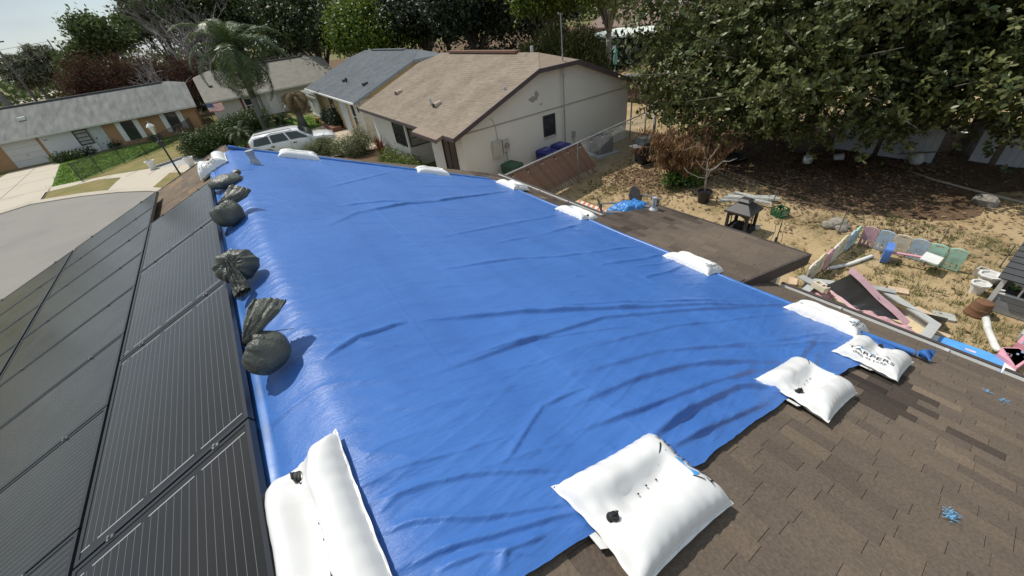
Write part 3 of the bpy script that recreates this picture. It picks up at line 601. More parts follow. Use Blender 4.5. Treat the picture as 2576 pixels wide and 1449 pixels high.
def make_pillow(label):
    t = thing('pillow_weight', label, 'inflatable weight', group='white inflated weights holding the tarp down')
    n, m = 56, 40; top = []; bot = []
    for i in range(n + 1):
        rt = []; rb = []
        for j in range(m + 1):
            u = 2 * i / n - 1; v = 2 * j / m - 1; u = math.copysign(abs(u) ** .8, u); v = math.copysign(abs(v) ** .8, v); x, y = pout(u, v)
            h = pil(PL / 2 * u, PW / 2 * v); sm = .030 - .012 * math.cos(u * 3) * (1 - abs(v)) 
            rt.append((x, y, sm + h)); rb.append((x, y, sm - min(sm - .002, h * .55)))
        top.append(rt); bot.append(rb)
    mb = MB(); mb.grid(top); mb.grid(bot)
    # welded flange and end tabs
    ring = []
    def bd(k):
        k = k % 4; a = int(k); f = 2 * (k - a) - 1
        return [(f, -1), (1, f), (-f, 1), (-1, -f)][a]
    K = 160
    rows = []
    for q in range(K + 1):
        u, v = bd(4 * q / K); x, y = pout(u, v); d = Vector((x, y)).normalized(); w = .013
        z = .030 - .012 * math.cos(u * 3) * (1 - abs(v)); rows.append([(x, y, z + .0015), (x + d.x * w, y + d.y * w, z + .0005 + .003 * math.sin(q * .9)), (x + d.x * w, y + d.y * w, z - .0015 + .003 * math.sin(q * .9)), (x, y, z - .002)])
    mb.grid(rows)
    bodyo = obj('body', mb, M_pvc, t, smooth=True, angle=70)
    for sx in (-1, 1):
        tb = MB(); x0 = sx * PL / 2 * .925; pl = [(x0, -.075), (x0 + sx * .036, -.06), (x0 + sx * .036, .06), (x0, .075)]
        tb.prism([(a, b) for a, b in pl], 'z', .017, .0195); fl = obj('flap', tb, M_pvc, t)
        e = MB(); rows = []
        for q in range(11):
            a = 2 * math.pi * q / 10; rows.append([(x0 + sx * .024 + .004 * math.cos(a), .045 + .004 * math.sin(a), .021), (x0 + sx * .024 + .008 * math.cos(a), .045 + .008 * math.sin(a), .0205)])
        e.grid(rows); obj('eyelet', e, M_blackplastic, fl)
    zt = lambda x, y: .032 + pil(x, y)
    va = MB(); vx, vy = -.27, -.015; z0 = zt(vx, vy) - .004
    va.lathe((vx, vy, z0), [(.030, 0), (.030, .008), (.022, .010), (.022, .020), (.017, .022), (.017, .032), (.0, .034)], 18)
    va.beam((vx - .012, vy, z0 + .036), (vx + .012, vy, z0 + .036), .008, .012); va.tube([(vx + .02, vy, z0 + .012), (vx + .04, vy + .01, z0 + .012), (vx + .03, vy + .03, z0 + .004)], .004, 6)
    obj('valve', va, M_blackplastic, t, smooth=True, angle=35)
    for px, py in ((-.05, .012), (.02, .02), (.10, .018)):
        e = MB(); e.lathe((px, py, zt(px, py) - .003), [(.005, 0), (.005, .003), (.002, .0035)], 8); obj('stud', e, M_blackplastic, t)
    tm = MB()
    for txt, sz, xo in (('TARPERS', .050, .290), ('(844) 44 TARP', .026, .330)):
        vs, fs = font_mesh(txt, sz)
        ww = max(v[0] for v in vs) - min(v[0] for v in vs); k = (.345 if sz > .04 else .25) / ww
        q = [(xo - v[1], v[0] * k) for v in vs]; tm.add([(x * .985, y, zt(min(x, PL / 2 * .985), y) + .003) for x, y in q], fs)
    obj('lettering', tm, M_ink, t)
    lg = MB()
    def strip(p, q, w, k=8):
        p = Vector(p); q = Vector(q); d = (q - p).normalized(); nn = Vector((-d.y, d.x)) * w / 2; rows = []
        for i in range(k + 1):
            c = p.lerp(q, i / k); rows.append([(e.x, e.y, zt(e.x, e.y) + .003) for e in (c - nn, c + nn)])
        lg.grid(rows)
    strip((.240, .120), (.150, .060), .008); strip((.150, .060), (.180, -.02), .004); strip((.195, -.075), (.245, -.130), .006)
    for a in (0, 1):
        for b_ in (0, 1):
            x, y = .205 + a * .012, .058 + b_ * .012; lg.add([(x, y, zt(x, y) + .003), (x + .008, y, zt(x + .008, y) + .003), (x + .008, y + .008, zt(x + .008, y + .008) + .003), (x, y + .008, zt(x, y + .008) + .003)], [(0, 1, 2, 3)])
    obj('roof_emblem', lg, M_ink, t)
    sw = MB(); rows = []
    for i in range(17):
        f = i / 16; y = .055 - .15 * f; xa = .160 + .055 * f; xb = .190 + .05 * math.sin(f * 5.5) * (1 - f) + .065 * f; xb = max(xb, xa + .004)
        rows.append([(x, y, zt(x, y) + .0028) for x in np.linspace(xa, xb + .02 * math.sin(f * math.pi), 6)])
    sw.grid(rows); obj('swoosh_emblem', sw, M_blueink, t)
    return t
def RM(s, y, off, ang, side=1, tilt=0):                # frame on a slope: x along angle measured from up-slope-away direction
    es = Vector((cA, 0, -sA * side)); ey = Vector((0, 1, 0)); n = Vector((sA * side, 0, cA))
    ex = es * math.cos(R(ang)) + ey * math.sin(R(ang)); yy = n.cross(ex); p = Vector(RP(s, y, off))
    return Matrix(((ex.x, yy.x, n.x, p.x), (ex.y, yy.y, n.y, p.y), (ex.z, yy.z, n.z, p.z), (0, 0, 0, 1))) @ Matrix.Rotation(R(tilt), 4, 'X')
PILLOWS = [
 (1.085, .50, .03, 0, 1, 'largest white pillow weight at the near tarp edge, valve and blue emblem in view'),
 (3.165, .46, .03, 0, 1, 'white pillow weight with a black valve, middle one of the near tarp edge'),
 (4.60, .32, .03, 180, 1, 'white pillow weight at the near right tarp corner, lettering on its left end'),
 (5.20, .90, .03, -90, 1, 'long white pillow weight on the eave edge just beyond the knotted tarp corner'),
 (5.18, 2.60, .03, -90, 1, 'white pillow weight on the tarp edge beside the patio roof'),
 (5.27, 5.15, .03, 90, 1, 'white pillow weight on the tarp edge between patio roof and striped barrier board'),
 (5.38, 7.45, .03, -90, 1, 'white pillow weight on the eave edge in front of the brown slatted fence'),
 (3.78, 8.44, .03, -14, 1, 'white pillow weight on the far tarp edge below the cream house'),
 (1.16, 9.10, .03, -8, 1, 'white pillow weight on the far tarp edge in front of the white car'),
 (-.30, 8.62, .03, -90, -1, 'lettered white pillow weight draped over the far end of the ridge'),
 (-.165, 1.05, .05, -90, -1, 'white pillow weight wedged between solar panel and ridge at the bottom of the picture')]
pz = make_pillow(PILLOWS[0][5])
for i, (s, y, off, ang, side, lab) in enumerate(PILLOWS):
    o = pz if i == 0 else copy_tree(pz); o.matrix_world = RM(s, y, off - .012, ang, side); o['label'] = lab
    if i == 10: o.matrix_world = RM(s, y, off - .012, ang, side) @ Matrix.Diagonal((1.12, .74, 1.2, 1))
    if i == 9: o.matrix_world = RM(s, y, off - .012, ang, side) @ Matrix.Diagonal((1.0, 1.05, 1.3, 1))
# ------------------------------------------------------------------ sandbags along the ridge
M_bag = mat('woven_bag', (.075, .082, .068), .36, var=.25, scale=7, bump=.5, bscale=55, spec=.5)
M_tie = mat('tie_cord', (.02, .02, .02), .5)
def sandbag(label, c, rad, tie, ear, ear_len, ear_w, seed, ear_face=None, squash=.8, mouth=1.0, cord=True):
    rnd = random.Random(seed); t = thing('sandbag', label, 'sandbag', c, 0, 'dark green sandbags beside the solar panels')
    tie = Vector(tie).normalized(); x = tie.orthogonal().normalized(); y = tie.cross(x); rows = []
    n, m = 30, 72
    for i in range(n + 1):
        th = math.pi * i / n; row = []
        for j in range(m + 1):
            a = 2 * math.pi * j / m; pk = math.exp(-th * 1.25)
            pl = 1 + .20 * pk * math.sin(a * 9 + 1.2 * math.sin(a * 2 + seed)) * min(1, th * 3) + .09 * pk * math.sin(a * 17 + seed) * min(1, th * 3)
            r = math.sin(th) ** .8 * pl; zz = math.cos(th); dip = -.30 * math.exp(-(th / .42) ** 2)
            p = (x * math.cos(a) + y * math.sin(a)) * r + tie * (zz + dip)
            q = Vector((p.x * rad[0], p.y * rad[1], p.z * rad[2])); q.z = q.z if q.z > -rad[2] * squash else -rad[2] * squash - .15 * (q.z + rad[2] * squash)
            q += q.normalized() * .014 * mnoise.noise(q * 11 + Vector((seed, 0, 0))); row.append(q)
        rows.append(row)
    mb = MB(); mb.grid(rows); obj('sack', mb, M_bag, t, smooth=True)
    tp = Vector((tie.x * rad[0], tie.y * rad[1], tie.z * rad[2])) * .74
    e = Vector(ear).normalized(); f = Vector(ear_face).normalized() if ear_face else e.orthogonal(); f = (f - e * f.dot(e)).normalized(); w = e.cross(f); rows = []
    K, Mm = 26, 40
    for i in range(K + 1):
        s = i / K; wid = ear_w * (.10 + .90 * min(1, s * 1.35) ** .8) / 2; th = .028 * (1 - .25 * s) + .012; row = []
        for j in range(Mm + 1):
            a = 2 * math.pi * j / Mm; ca, sa = math.cos(a), math.sin(a)
            cr = .012 * math.sin(ca * 13 + seed) * (1 - .45 * s) + .010 * math.sin(ca * 23 + 3 * s) + .010 * mnoise.noise(Vector((ca * 2.5, s * 7, seed + (1 if sa > 0 else 9))))
            o = th * math.copysign(abs(sa) ** .7, sa) * (1 - .25 * ca * ca); bend = f * (.05 * math.sin(s * 2.4 + seed))
            lng = ear_len * s * (1 + .05 * ca * s)
            row.append(tp + e * lng + w * (wid * ca) + f * (o + cr * (1 if abs(sa) > .1 else .3)) + bend)
        rows.append(row)
    mb = MB(); mb.grid(rows); obj('neck_flap', mb, M_bag, t, smooth=True)
    mb = MB(); ax = (e + tie).normalized(); p0 = tp + e * .02; o1 = ax.orthogonal().normalized(); o2 = ax.cross(o1)
    mb.tube([p0 + (o1 * math.cos(q) + o2 * math.sin(q)) * .020 + ax * .002 * q for q in np.linspace(0, 12.5, 36)], .0035, 6)
    if cord:
        k = cord if isinstance(cord, tuple) else (.28, -.1, -.02); k = Vector(k)
        mb.tube([p0 + o1 * .02, p0 + k * .35 + Vector((0, 0, .05)), p0 + k * .75 + Vector((0, 0, .02)), p0 + k], [.003, .003, .0022, .0015], 6)
    obj('tie', mb, M_tie, t, smooth=True)
    return t
def LP(s, y, off): return Vector(RP(-s, y, off))
bag_at = lambda s, y, off: LP(s, y, off)
view = Vector((0, 0, 6.1))
sandbag('largest sandbag with its tied neck flap standing upright, beside the nearest panel joint', Vector((-.365, 2.26, 4.64)), (.125, .125, .12), Vector((-.55, .25, .45)), (.21, .24, .12), .33, .175, 1, ear_face=(0, -.6, .8), cord=(.24, .02, -.03))
sandbag('sandbag with a gathered rosette face and its neck flap hanging down towards the camera', Vector((-.41, 3.63, 4.64)), (.16, .14, .135), Vector((-.12, -.7, .62)), (-.02, -.27, -.13), .28, .12, 2, ear_face=(-.1, -.4, .9), cord=(.20, -.02, -.02))
sandbag('dark round sandbag with a pointed flap blown out over the tarp', Vector((-.40, 5.2, 4.61)), (.16, .16, .135), Vector((-.25, .30, .75)), (.24, .16, .10), .34, .24, 3, ear_face=(-.1, -.5, .8), cord=False)
sandbag('flat lying sandbag at the far end of the upper panel row', Vector((-.345, 6.9, 4.56)), (.22, .16, .09), Vector((-.2, .9, .3)), (.8, .35, .05), .26, .10, 4, ear_face=(0, 0, 1), squash=.7, cord=(.42, .16, -.02))

# ------------------------------------------------------------------ loose shreds of blue tarp on the shingles
M_shred = mat('blue_shred', (.10, .32, .55), .5)
for s, y, k, lab in [(2.62, -.43, 15, 'frayed blue plastic shred lying on the shingles near the bottom right corner'), (5.17, -.45, 5, 'small tuft of blue strands high on the right side of the shingles'), (5.11, -.56, 7, 'tiny blue strand on the shingles below the eave gutter')]:
    rnd = random.Random(k); mb = MB(); c = Vector(RP(s, y, .018))
    for q in range(k * 3):
        a = rnd.uniform(-.5, .5) + 2.2; p = c + Vector((rnd.gauss(0, .032), rnd.gauss(0, .014), 0)); p.z = RP((p.x - RX) / cA, 0, .018)[2] ; d = Vector((math.cos(a), math.sin(a), 0)) * rnd.uniform(.008, .02); d.z = -d.x * sA / cA
        n = Vector((-d.y, d.x, 0)).normalized() * .0016; l = Vector((0, 0, rnd.uniform(.002, .012)))
        mb.add([p - d - n, p - d + n, p + n + l, p - n + l, p + d + n, p + d - n], [(0, 1, 2, 3), (3, 2, 4, 5)])
    o = obj('tarp_shred', mb, M_shred); tag(o, lab, 'plastic scrap')
# a pale scrap near the patio roof
mb = MB(); c = Vector(RP(5.42, 4.55, .02)); mb.add([c + Vector((-.03, -.02, .012)), c + Vector((.03, -.03, -.012)), c + Vector((.035, .02, -.012)), c + Vector((-.02, .03, .008))], [(0, 1, 2, 3)]); tag(obj('plastic_ring', mb, M_alum), 'small pale scrap on the shingles above the patio roof', 'scrap')

# ------------------------------------------------------------------ houses with clipped gables; local frame: ridge along y, front eave on the -x side
M_pane = glass('window_glass'); M_whitetrim = mat('white_trim', (.72, .72, .70), .55, var=.05); M_blacktrim = mat('black_trim', (.04, .04, .043), .5)
M_int = mat('blind', (.34, .34, .31), .7, var=.2, scale=3)
def roof_profile(x0, x1, ze, zr): 
    xm = (x0 + x1) / 2; return lambda x: ze + (zr - ze) * (1 - abs(x - xm) / (xm - x0))
def clipped_roof(x0, x1, y0, y1, ze, zr, kz, ky, t=.13):
    """top outline of a gable roof whose ends are clipped above height kz and hipped back by ky"""
    xm = (x0 + x1) / 2; f = (kz - ze) / (zr - ze); xa = x0 + (xm - x0) * f; xb = x1 - (x1 - xm) * f
    V = [(x0, y0, ze), (xa, y0, kz), (xb, y0, kz), (x1, y0, ze), (x1, y1, ze), (xb, y1, kz), (xa, y1, kz), (x0, y1, ze), (xm, y0 + ky, zr), (xm, y1 - ky, zr)]
    top = [(0, 1, 8, 9, 6, 7), (3, 4, 5, 9, 8, 2), (1, 2, 8), (5, 6, 9)]
    n = len(V); W = V + [(x, y, z - t) for x, y, z in V]; per = [0, 1, 2, 3, 4, 5, 6, 7]
    F = [tuple(reversed(f_)) for f_ in top] + [tuple(i + n for i in f_) for f_ in top] + [(per[i], per[(i + 1) % 8], per[(i + 1) % 8] + n, per[i] + n) for i in range(8)]
    mb = MB(); mb.add(W, F); return mb, xa, xb, xm
def rake_trim(parent, m, x0, x1, y, ze, zr, kz, xa, xb, w=.16, d=.03, dz=-.07):
    mb = MB()
    for p, q in (((x0, ze), (xa, kz)), ((xa, kz), (xb, kz)), ((xb, kz), (x1, ze))): mb.beam((p[0], y, p[1] + dz), (q[0], y, q[1] + dz), d, w)
    return obj('fascia', mb, m, parent)
def window(parent, c, w, h, axis, sgn, mframe, cols=1, rows=2, fw=.05, lab=None, pane=None, back=.0):
    """frame proud of the wall; axis 'x' or 'y' = the normal's axis, sgn its side"""
    F = MB(); d0, d1 = (0, .045) if sgn > 0 else (-.045, 0)
    def B(mb, u0, v0, u1, v1, a, b):
        if axis == 'x': mb.box((c[0] + a, c[1] + u0, c[2] + v0), (c[0] + b, c[1] + u1, c[2] + v1))
        else: mb.box((c[0] + u0, c[1] + a, c[2] + v0), (c[0] + u1, c[1] + b, c[2] + v1))
    B(F, -w / 2, -h / 2, w / 2, -h / 2 + fw, d0, d1); B(F, -w / 2, h / 2 - fw, w / 2, h / 2, d0, d1); B(F, -w / 2, -h / 2 + fw, -w / 2 + fw, h / 2 - fw, d0, d1); B(F, w / 2 - fw, -h / 2 + fw, w / 2, h / 2 - fw, d0, d1)
    k = .03 * sgn; a, b = min(0, k), max(0, k)
    for i in range(1, cols): u = -w / 2 + w * i / cols; B(F, u - fw * .35, -h / 2 + fw, u + fw * .35, h / 2 - fw, a, b)
    for i in range(1, rows): v = -h / 2 + h * i / rows; B(F, -w / 2 + fw, v - fw * .35, w / 2 - fw, v + fw * .35, min(0, .028 * sgn), max(0, .028 * sgn))
    f = obj('window', F, mframe, parent, label=lab)
    g = MB(); k = .012 * sgn; B(g, -w / 2 + fw * .6, -h / 2 + fw * .6, w / 2 - fw * .6, h / 2 - fw * .6, min(.004 * sgn, k), max(.004 * sgn, k)); obj('pane', g, pane or M_pane, f); return f
def roof_vent(parent, p, m, r=.16, l=.3, slope=(0, 0)):   # turtle vent: a half drum
    mb = MB(); rows = []
    for i in range(9):
        a = math.pi * i / 8; rows.append([(p[0] - .05, p[1] + r * math.cos(a), p[2] + r * math.sin(a) * 1.15), (p[0] + l, p[1] + r * math.cos(a), p[2] + .08 + r * math.sin(a))])
    mb.grid(rows); o = obj('roof_vent', mb, m, parent, smooth=True)
    d = MB(); d.add([(p[0] - .04, p[1] + r * .93 * math.cos(math.pi * i / 8), p[2] + r * .93 * 1.15 * math.sin(math.pi * i / 8)) for i in range(9)], [tuple(range(9))]); obj('mouth', d, M_dark, o); return o

# --- cream house with the tan roof, beside ours
M_cream = mat('cream_wall', (.74, .71, .63), .88, var=.04, scale=.9, bump=.12, bscale=50)
M_shtan = mat('tan_shingle', (.3, .24, .18), .92, spec=.2); attr_ramp(M_shtan, [(0, (.185, .152, .118)), (.4, (.225, .185, .145)), (.7, (.25, .206, .16)), (1, (.29, .24, .185))], gk=.16)
th = world_thing('house', 'cream stuccoed house with tan shingle roof and clipped gable, across the chain link fence', 'house', (11.6, 19, 0))
ze, zr, kz = 2.47, 4.47, 4.06; x0, x1, y0, y1 = 6.5, 17.0, 13.46, 24.9
mb, xa, xb, xm = clipped_roof(x0, x1, y0, y1, ze, zr, kz, 1.35); obj('roof', mb, mat('tan_deck', (.24, .185, .14), .9), th)
M_purple = mat('plum_trim', (.085, .062, .066), .65)
rake_trim(th, M_purple, x0, x1, y0 - .012, ze, zr, kz, xa, xb)
mb = MB(); mb.beam((x0 - .012, y0, ze - .075), (x0 - .012, y1, ze - .075), .02, .14); obj('fascia', mb, M_purple, th)
prf = roof_profile(x0, x1, ze, zr)
mb = MB(); zt_ = lambda x: min(prf(x), kz) - .131
mb.prism([(8.5, 0), (16.32, 0), (16.32, zt_(16.32)), (xb, kz - .131), (xa, kz - .131), (8.5, zt_(8.5))], 'y', 13.83, 24.5)
mb.prism([(7.0, 0), (8.5, 0), (8.5, zt_(8.5)), (7.0, zt_(7.0))], 'y', 13.83, 16.75); mb.prism([(7.0, 0), (8.5, 0), (8.5, zt_(8.5)), (7.0, zt_(7.0))], 'y', 19.6, 24.5)
obj('wall', mb, M_cream, th)
mb = MB(); mb.box((7.0, 13.80, 2.40), (16.34, 13.835, 2.435)); obj('stucco_joint', mb, mat('stucco_seam', (.36, .32, .26), .9), th)  # seam line in the stucco, a darker tan strip
mb = MB(); mb.box((11.02, 13.79, 1.26), (11.66, 13.835, 1.34)); mb.box((10.98, 13.77, 1.30), (11.70, 13.83, 1.345)); obj('sill', mb, mat('pale_sill', (.6, .56, .48), .8), th)
window(th, (11.33, 13.83, 1.80), .66, .86, 'y', -1, M_blacktrim)
window(th, (7.0, 15.0, 1.35), 1.15, 1.75, 'x', -1, M_blacktrim, cols=2, rows=1)
window(th, (7.0, 20.55, 1.62), 1.5, 1.25, 'x', -1, M_blacktrim, cols=2); window(th, (7.72, 19.6, 1.62), 1.3, 1.25, 'y', -1, M_blacktrim, cols=1, rows=3, pane=M_int)
mb = MB(); mb.box((8.44, 17.4, .02), (8.5, 18.4, 2.1)); obj('door', mb, mat('brown_door', (.2, .17, .14), .6), th)  # plain dull brown door in the entry recess
# lower front bit of the eave
mb = MB(); mb.slab([(6.18, 14.3, 2.385), (6.18, 16.6, 2.385), (6.52, 16.6, 2.49), (6.52, 14.3, 2.49)][::-1], .12); obj('roof_apron', mb, MATS['tan_deck'], th)
mb = MB(); mb.beam((6.17, 14.28, 2.31), (6.17, 16.62, 2.31), .02, .14); obj('fascia', mb, M_purple, th)
for a in (0, 1):
    pass
sl = math.atan2(zr - ze, xm - x0)
def TP(s, y, o): return (xm_t - s * math.cos(sl_t) - o * math.sin(sl_t), y, zr_t - s * math.sin(sl_t) + o * math.cos(sl_t))
xm_t, sl_t, zr_t = xm, sl, zr; slen = math.hypot(xm - x0, zr - ze); fs = (zr - kz) / (zr - ze) * slen
def ylim(y0, y1, ky, fs): return lambda s: (y0 + (ky * (1 - s / fs) if s < fs else 0), y1 - (ky * (1 - s / fs) if s < fs else 0))
shingle_field(th, TP, (.0, slen), ylim(y0, y1, 1.35, fs), .143, (.22, .36), M_shtan, 300, 11, None, None, (.003, .006))
mb = MB(); mb.beam((xm - .02, 16.2, zr + .04), (xm - .02, 22.6, zr + .055), .30, .09); obj('ridge_vent', mb, mat('rust_ridge', (.16, .085, .055), .8), th)
M_ventp = mat('vent_tan', (.36, .28, .23), .6)
for s, y in ((3.9, 22.3), (4.2, 17.2)): roof_vent(th, TP(s + .1, y, .01), M_ventp)
for s, y, hh in ((4.2, 17.75, .3), (2.6, 13.95, .12)):
    mb = MB(); p = Vector(TP(s, y, 0)); mb.tube([p, p + Vector((0, 0, hh))], .045, 10); obj('vent_pipe', mb, MATS['grey_pipe'], th, smooth=True, angle=40)
mb = MB(); p = Vector((xm + .3, 15.6, zr - .1)); mb.tube([p, p + Vector((0, 0, .3))], .07, 12); obj('vent_pipe', mb, MATS['grey_pipe'], th, smooth=True, angle=40)
# electrics on the gable wall
M_meter = mat('meter_box', (.50, .47, .40), .6)
mb = MB(); mb.box((8.28, 13.70, 1.18), (8.72, 13.83, 1.86)); el = obj('breaker_box', mb, M_meter, th)
mb = MB(); mb.box((8.78, 13.72, 1.32), (9.08, 13.83, 1.80)); mt = obj('meter_box', mb, M_meter, th)
mb = MB(); mb.tube([(8.95, 13.725, 1.58), (8.95, 13.63, 1.58)], .10, 16); obj('meter_dial', mb, mat('meter_glass', (.25, .26, .22), .2), mt, smooth=True, angle=40)
mb = MB(); mb.tube([(8.98, 13.77, .0), (8.98, 13.77, 1.32)], .035, 8); mb.tube([(8.6, 13.80, 1.86), (8.58, 13.80, 2.3), (8.50, 13.80, 2.62), (8.38, 13.80, 2.72)], .012, 6); mb.tube([(8.80, 13.79, 1.32), (8.82, 13.78, .9), (8.95, 13.76, .7)], .012, 6); obj('conduit', mb, M_meter, th, smooth=True)
mb = MB(); mb.box((12.62, 13.74, .95), (12.78, 13.83, 1.22)); mb.tube([(12.70, 13.79, .95), (12.74, 13.77, .5)], .015, 6); obj('disconnect_box', mb, mat('grey_box', (.33, .34, .35), .6), th)
mb = MB(); m_st = mat('stain', (.36, .34, .30), .9)
for q, (cx, cz, a, b) in enumerate(((10.55, 2.98, .22, .10), (10.75, 3.1, .11, .16), (10.95, 2.72, .10, .03))): mb.add([(cx + a * math.cos(t) * (1 + .25 * math.sin(3 * t + q)), 13.826 - .001 * q, cz + b * math.sin(t) * (1 + .25 * math.cos(4 * t))) for t in np.linspace(0, 6.1, 18)], [tuple(range(18))])
obj('stucco_patch', mb, m_st, th)

# antenna mast
am = thing('antenna_mast', 'tall thin grey metal mast standing against the cream gable wall', 'mast', (12.08, 13.66, 0))
mb = MB(); mb.tube([(0, 0, 0), (0, 0, 2.2)], .03, 10); mb.tube([(0, 0, 2.2), (0, 0, 4.3)], .026, 10); mb.tube([(0, 0, 4.3), (-.03, 0, 5.72)], .02, 10); obj('tube', mb, mat('galv_pole', (.34, .35, .37), .5, metal=.3), am, smooth=True, angle=40)
mb = MB(); 
for z in (2.2, 3.6, 4.3): mb.lathe((0, 0, z), [(.038, -.05), (.038, .05)], 10)
mb.box((-.02, -.05, 3.55), (.02, .0, 3.6)); obj('clamp', mb, MATS['galv_pole'], am)
mb = MB(); mb.beam((-.15, 0, 5.72), (.05, 0, 5.68), .02, .02); mb.lathe((-.14, 0, 5.70), [(.03, 0), (.02, .06)], 8); obj('bracket', mb, MATS['galv_pole'], am)

# --- ochre house with the slate grey roof
M_ochre = mat('ochre_wall', (.52, .39, .23), .88, var=.06, scale=1)
M_shgrey = mat('slate_shingle', (.15, .17, .19), .9, spec=.25); attr_ramp(M_shgrey, [(0, (.082, .095, .107)), (.5, (.105, .120, .133)), (1, (.135, .150, .163))], gk=.16)
sh_ = world_thing('house', 'ochre walled house with slate grey shingle roof, behind the tan roofed house', 'house', (12, 33, 0))
x0, x1, y0, y1 = 6.9, 18.2, 27.15, 41.5
mb, xa, xb, xm = clipped_roof(x0, x1, y0, y1, 2.47, 4.55, 4.12, 1.6); obj('roof', mb, mat('slate_deck', (.12, .135, .15), .9), sh_)
rake_trim(sh_, mat('slate_trim', (.24, .27, .30), .6), x0, x1, y0 - .012, 2.47, 4.55, 4.12, xa, xb)
prf = roof_profile(x0, x1, 2.47, 4.55); zt_ = lambda x: min(prf(x), 4.12) - .131
mb = MB(); mb.prism([(7.35, 0), (17.7, 0), (17.7, zt_(17.7)), (xb, 4.12 - .131), (xa, 4.12 - .131), (7.35, zt_(7.35))], 'y', 27.5, 41.1); obj('wall', mb, M_ochre, sh_)
mb = MB(); mb.box((7.30, 27.46, 0), (7.36, 30.2, 2.42)); mb.box((7.3, 27.455, 0), (8.1, 27.50, 2.5)); obj('front_wall', mb, mat('cream_front', (.60, .55, .46), .85), sh_)
mb = MB(); mb.beam((6.86, y0, 2.40), (6.86, y1, 2.40), .09, .10); g = obj('gutter', mb, M_whitetrim, sh_)
mb = MB(); mb.tube([(6.95, 27.4, 2.38), (7.25, 27.42, 2.1), (7.28, 27.42, 0)], .04, 8); obj('downpipe', mb, M_whitetrim, sh_)
window(sh_, (7.30, 29.3, 1.35), 1.0, 1.7, 'x', -1, M_whitetrim, cols=1, rows=2, fw=.07); window(sh_, (7.35, 35.2, 1.5), 1.1, 1.5, 'x', -1, M_blacktrim, rows=3)
mb = MB(); mb.box((7.27, 31.0, .05), (7.34, 32.6, 2.2)); d = obj('screen_door', mb, mat('pale_screen', (.55, .58, .60), .6), sh_)
mb = MB(); mb.box((7.25, 31.0, 1.05), (7.27, 32.6, 1.12)); obj('rail', mb, M_whitetrim, d); mb = MB(); mb.box((7.245, 31.76, .05), (7.27, 31.84, 2.2)); obj('stile', mb, M_whitetrim, d)
mb = MB(); mb.box((7.27, 28.0, 1.75), (7.30, 28.25, 2.15)); obj('wall_plaque', mb, mat('bronze', (.06, .055, .04), .5), sh_)
xm_t, sl_t, zr_t = xm, math.atan2(4.55 - 2.47, xm - x0), 4.55; slen = math.hypot(xm - x0, 2.08); fs = (4.55 - 4.12) / 2.08 * slen
shingle_field(sh_, TP, (.0, slen), ylim(y0, y1, 1.6, fs), .143, (.24, .38), M_shgrey, 300, 12, None, None, (.003, .006))
for s, y in ((4.3, 34.0), (4.3, 29.2)): roof_vent(sh_, TP(s + .1, y, .01), mat('vent_black', (.03, .03, .035), .6), r=.17)
mb = MB(); p = Vector(TP(4.35, 33.3, 0)); mb.tube([p, p + Vector((0, 0, .3))], .06, 10); obj('vent_pipe', mb, MATS['vent_black'], sh_, smooth=True, angle=40)
mb = MB(); mb.beam((xm, 31, 4.58), (xm, 38, 4.58), .3, .06); obj('ridge_vent', mb, MATS['slate_deck'], sh_)

# white pergola gate at its far front corner
pg = thing('pergola', 'white slatted pergola gate at the far front corner of the ochre house', 'pergola', (6.9, 39.9, 0))
for y in (-1.6, -.5, .6, 1.7):
    mb = MB(); mb.box((-.06, y - .05, 0), (.06, y + .05, 2.2)); obj('post', mb, M_whitetrim, pg)
for z in (2.15, 1.85, .35):
    mb = MB(); mb.box((-.1, -1.75, z), (-.062, 1.85, z + .12)); obj('rail', mb, M_whitetrim, pg)
for y in np.arange(-1.5, 1.65, .24):
    mb = MB(); mb.box((-.04, y - .08, .4), (-.01, y + .08, 1.85)); obj('slat', mb, M_whitetrim, pg)
for y in np.arange(-1.7, 1.9, .4):
    mb = MB(); mb.box((-.5, y - .03, 2.28), (.5, y + .03, 2.36)); obj('rafter', mb, M_whitetrim, pg)

# --- houses whose fronts face us, 50 m off: local -x is turned to world -y
def front_house(label, loc, L0, L1, depth, ze, zr, kz, ky, mroof, mwall, over=.45):
    t = thing('house', label, 'house', loc, math.pi / 2)
    mb, xa, xb, xm = clipped_roof(-over, depth + over, L0, L1, ze, zr, kz, ky); obj('roof', mb, mroof, t)
    prf = roof_profile(-over, depth + over, ze, zr); z_ = lambda x: min(prf(x), kz) - .131
    mb = MB(); mb.prism([(0, 0), (depth, 0), (depth, z_(depth)), (xb, kz - .131), (xa, kz - .131), (0, z_(0))], 'y', L0 + .35, L1 - .35); obj('wall', mb, mwall, t)
    mb = MB(); mb.beam((-over - .012, L0, ze - .07), (-over - .012, L1, ze - .07), .02, .15); obj('fascia', mb, mat('pale_fascia', (.55, .55, .52), .6), t)
    mb = MB(); mb.beam((xm, L0 + ky + .5, zr + .03), (xm, L1 - ky - .8, zr + .03), .35, .07); obj('ridge_vent', mb, mat('ridge_dark', (.10, .10, .10), .8), t)
    return t, xm
M_wroof = mat('weathered_grey_roof', (.10, .107, .103), .92, col2=(.195, .20, .19), scale=1.1, detail=8, bump=.2, bscale=20, coord='Object', stretch=(.5, 2.4, 1))
M_orange = mat('terracotta_wall', (.40, .235, .125), .88, var=.05, scale=1.5); M_white = mat('white_wall', (.66, .67, .66), .85, var=.04, scale=1.2)
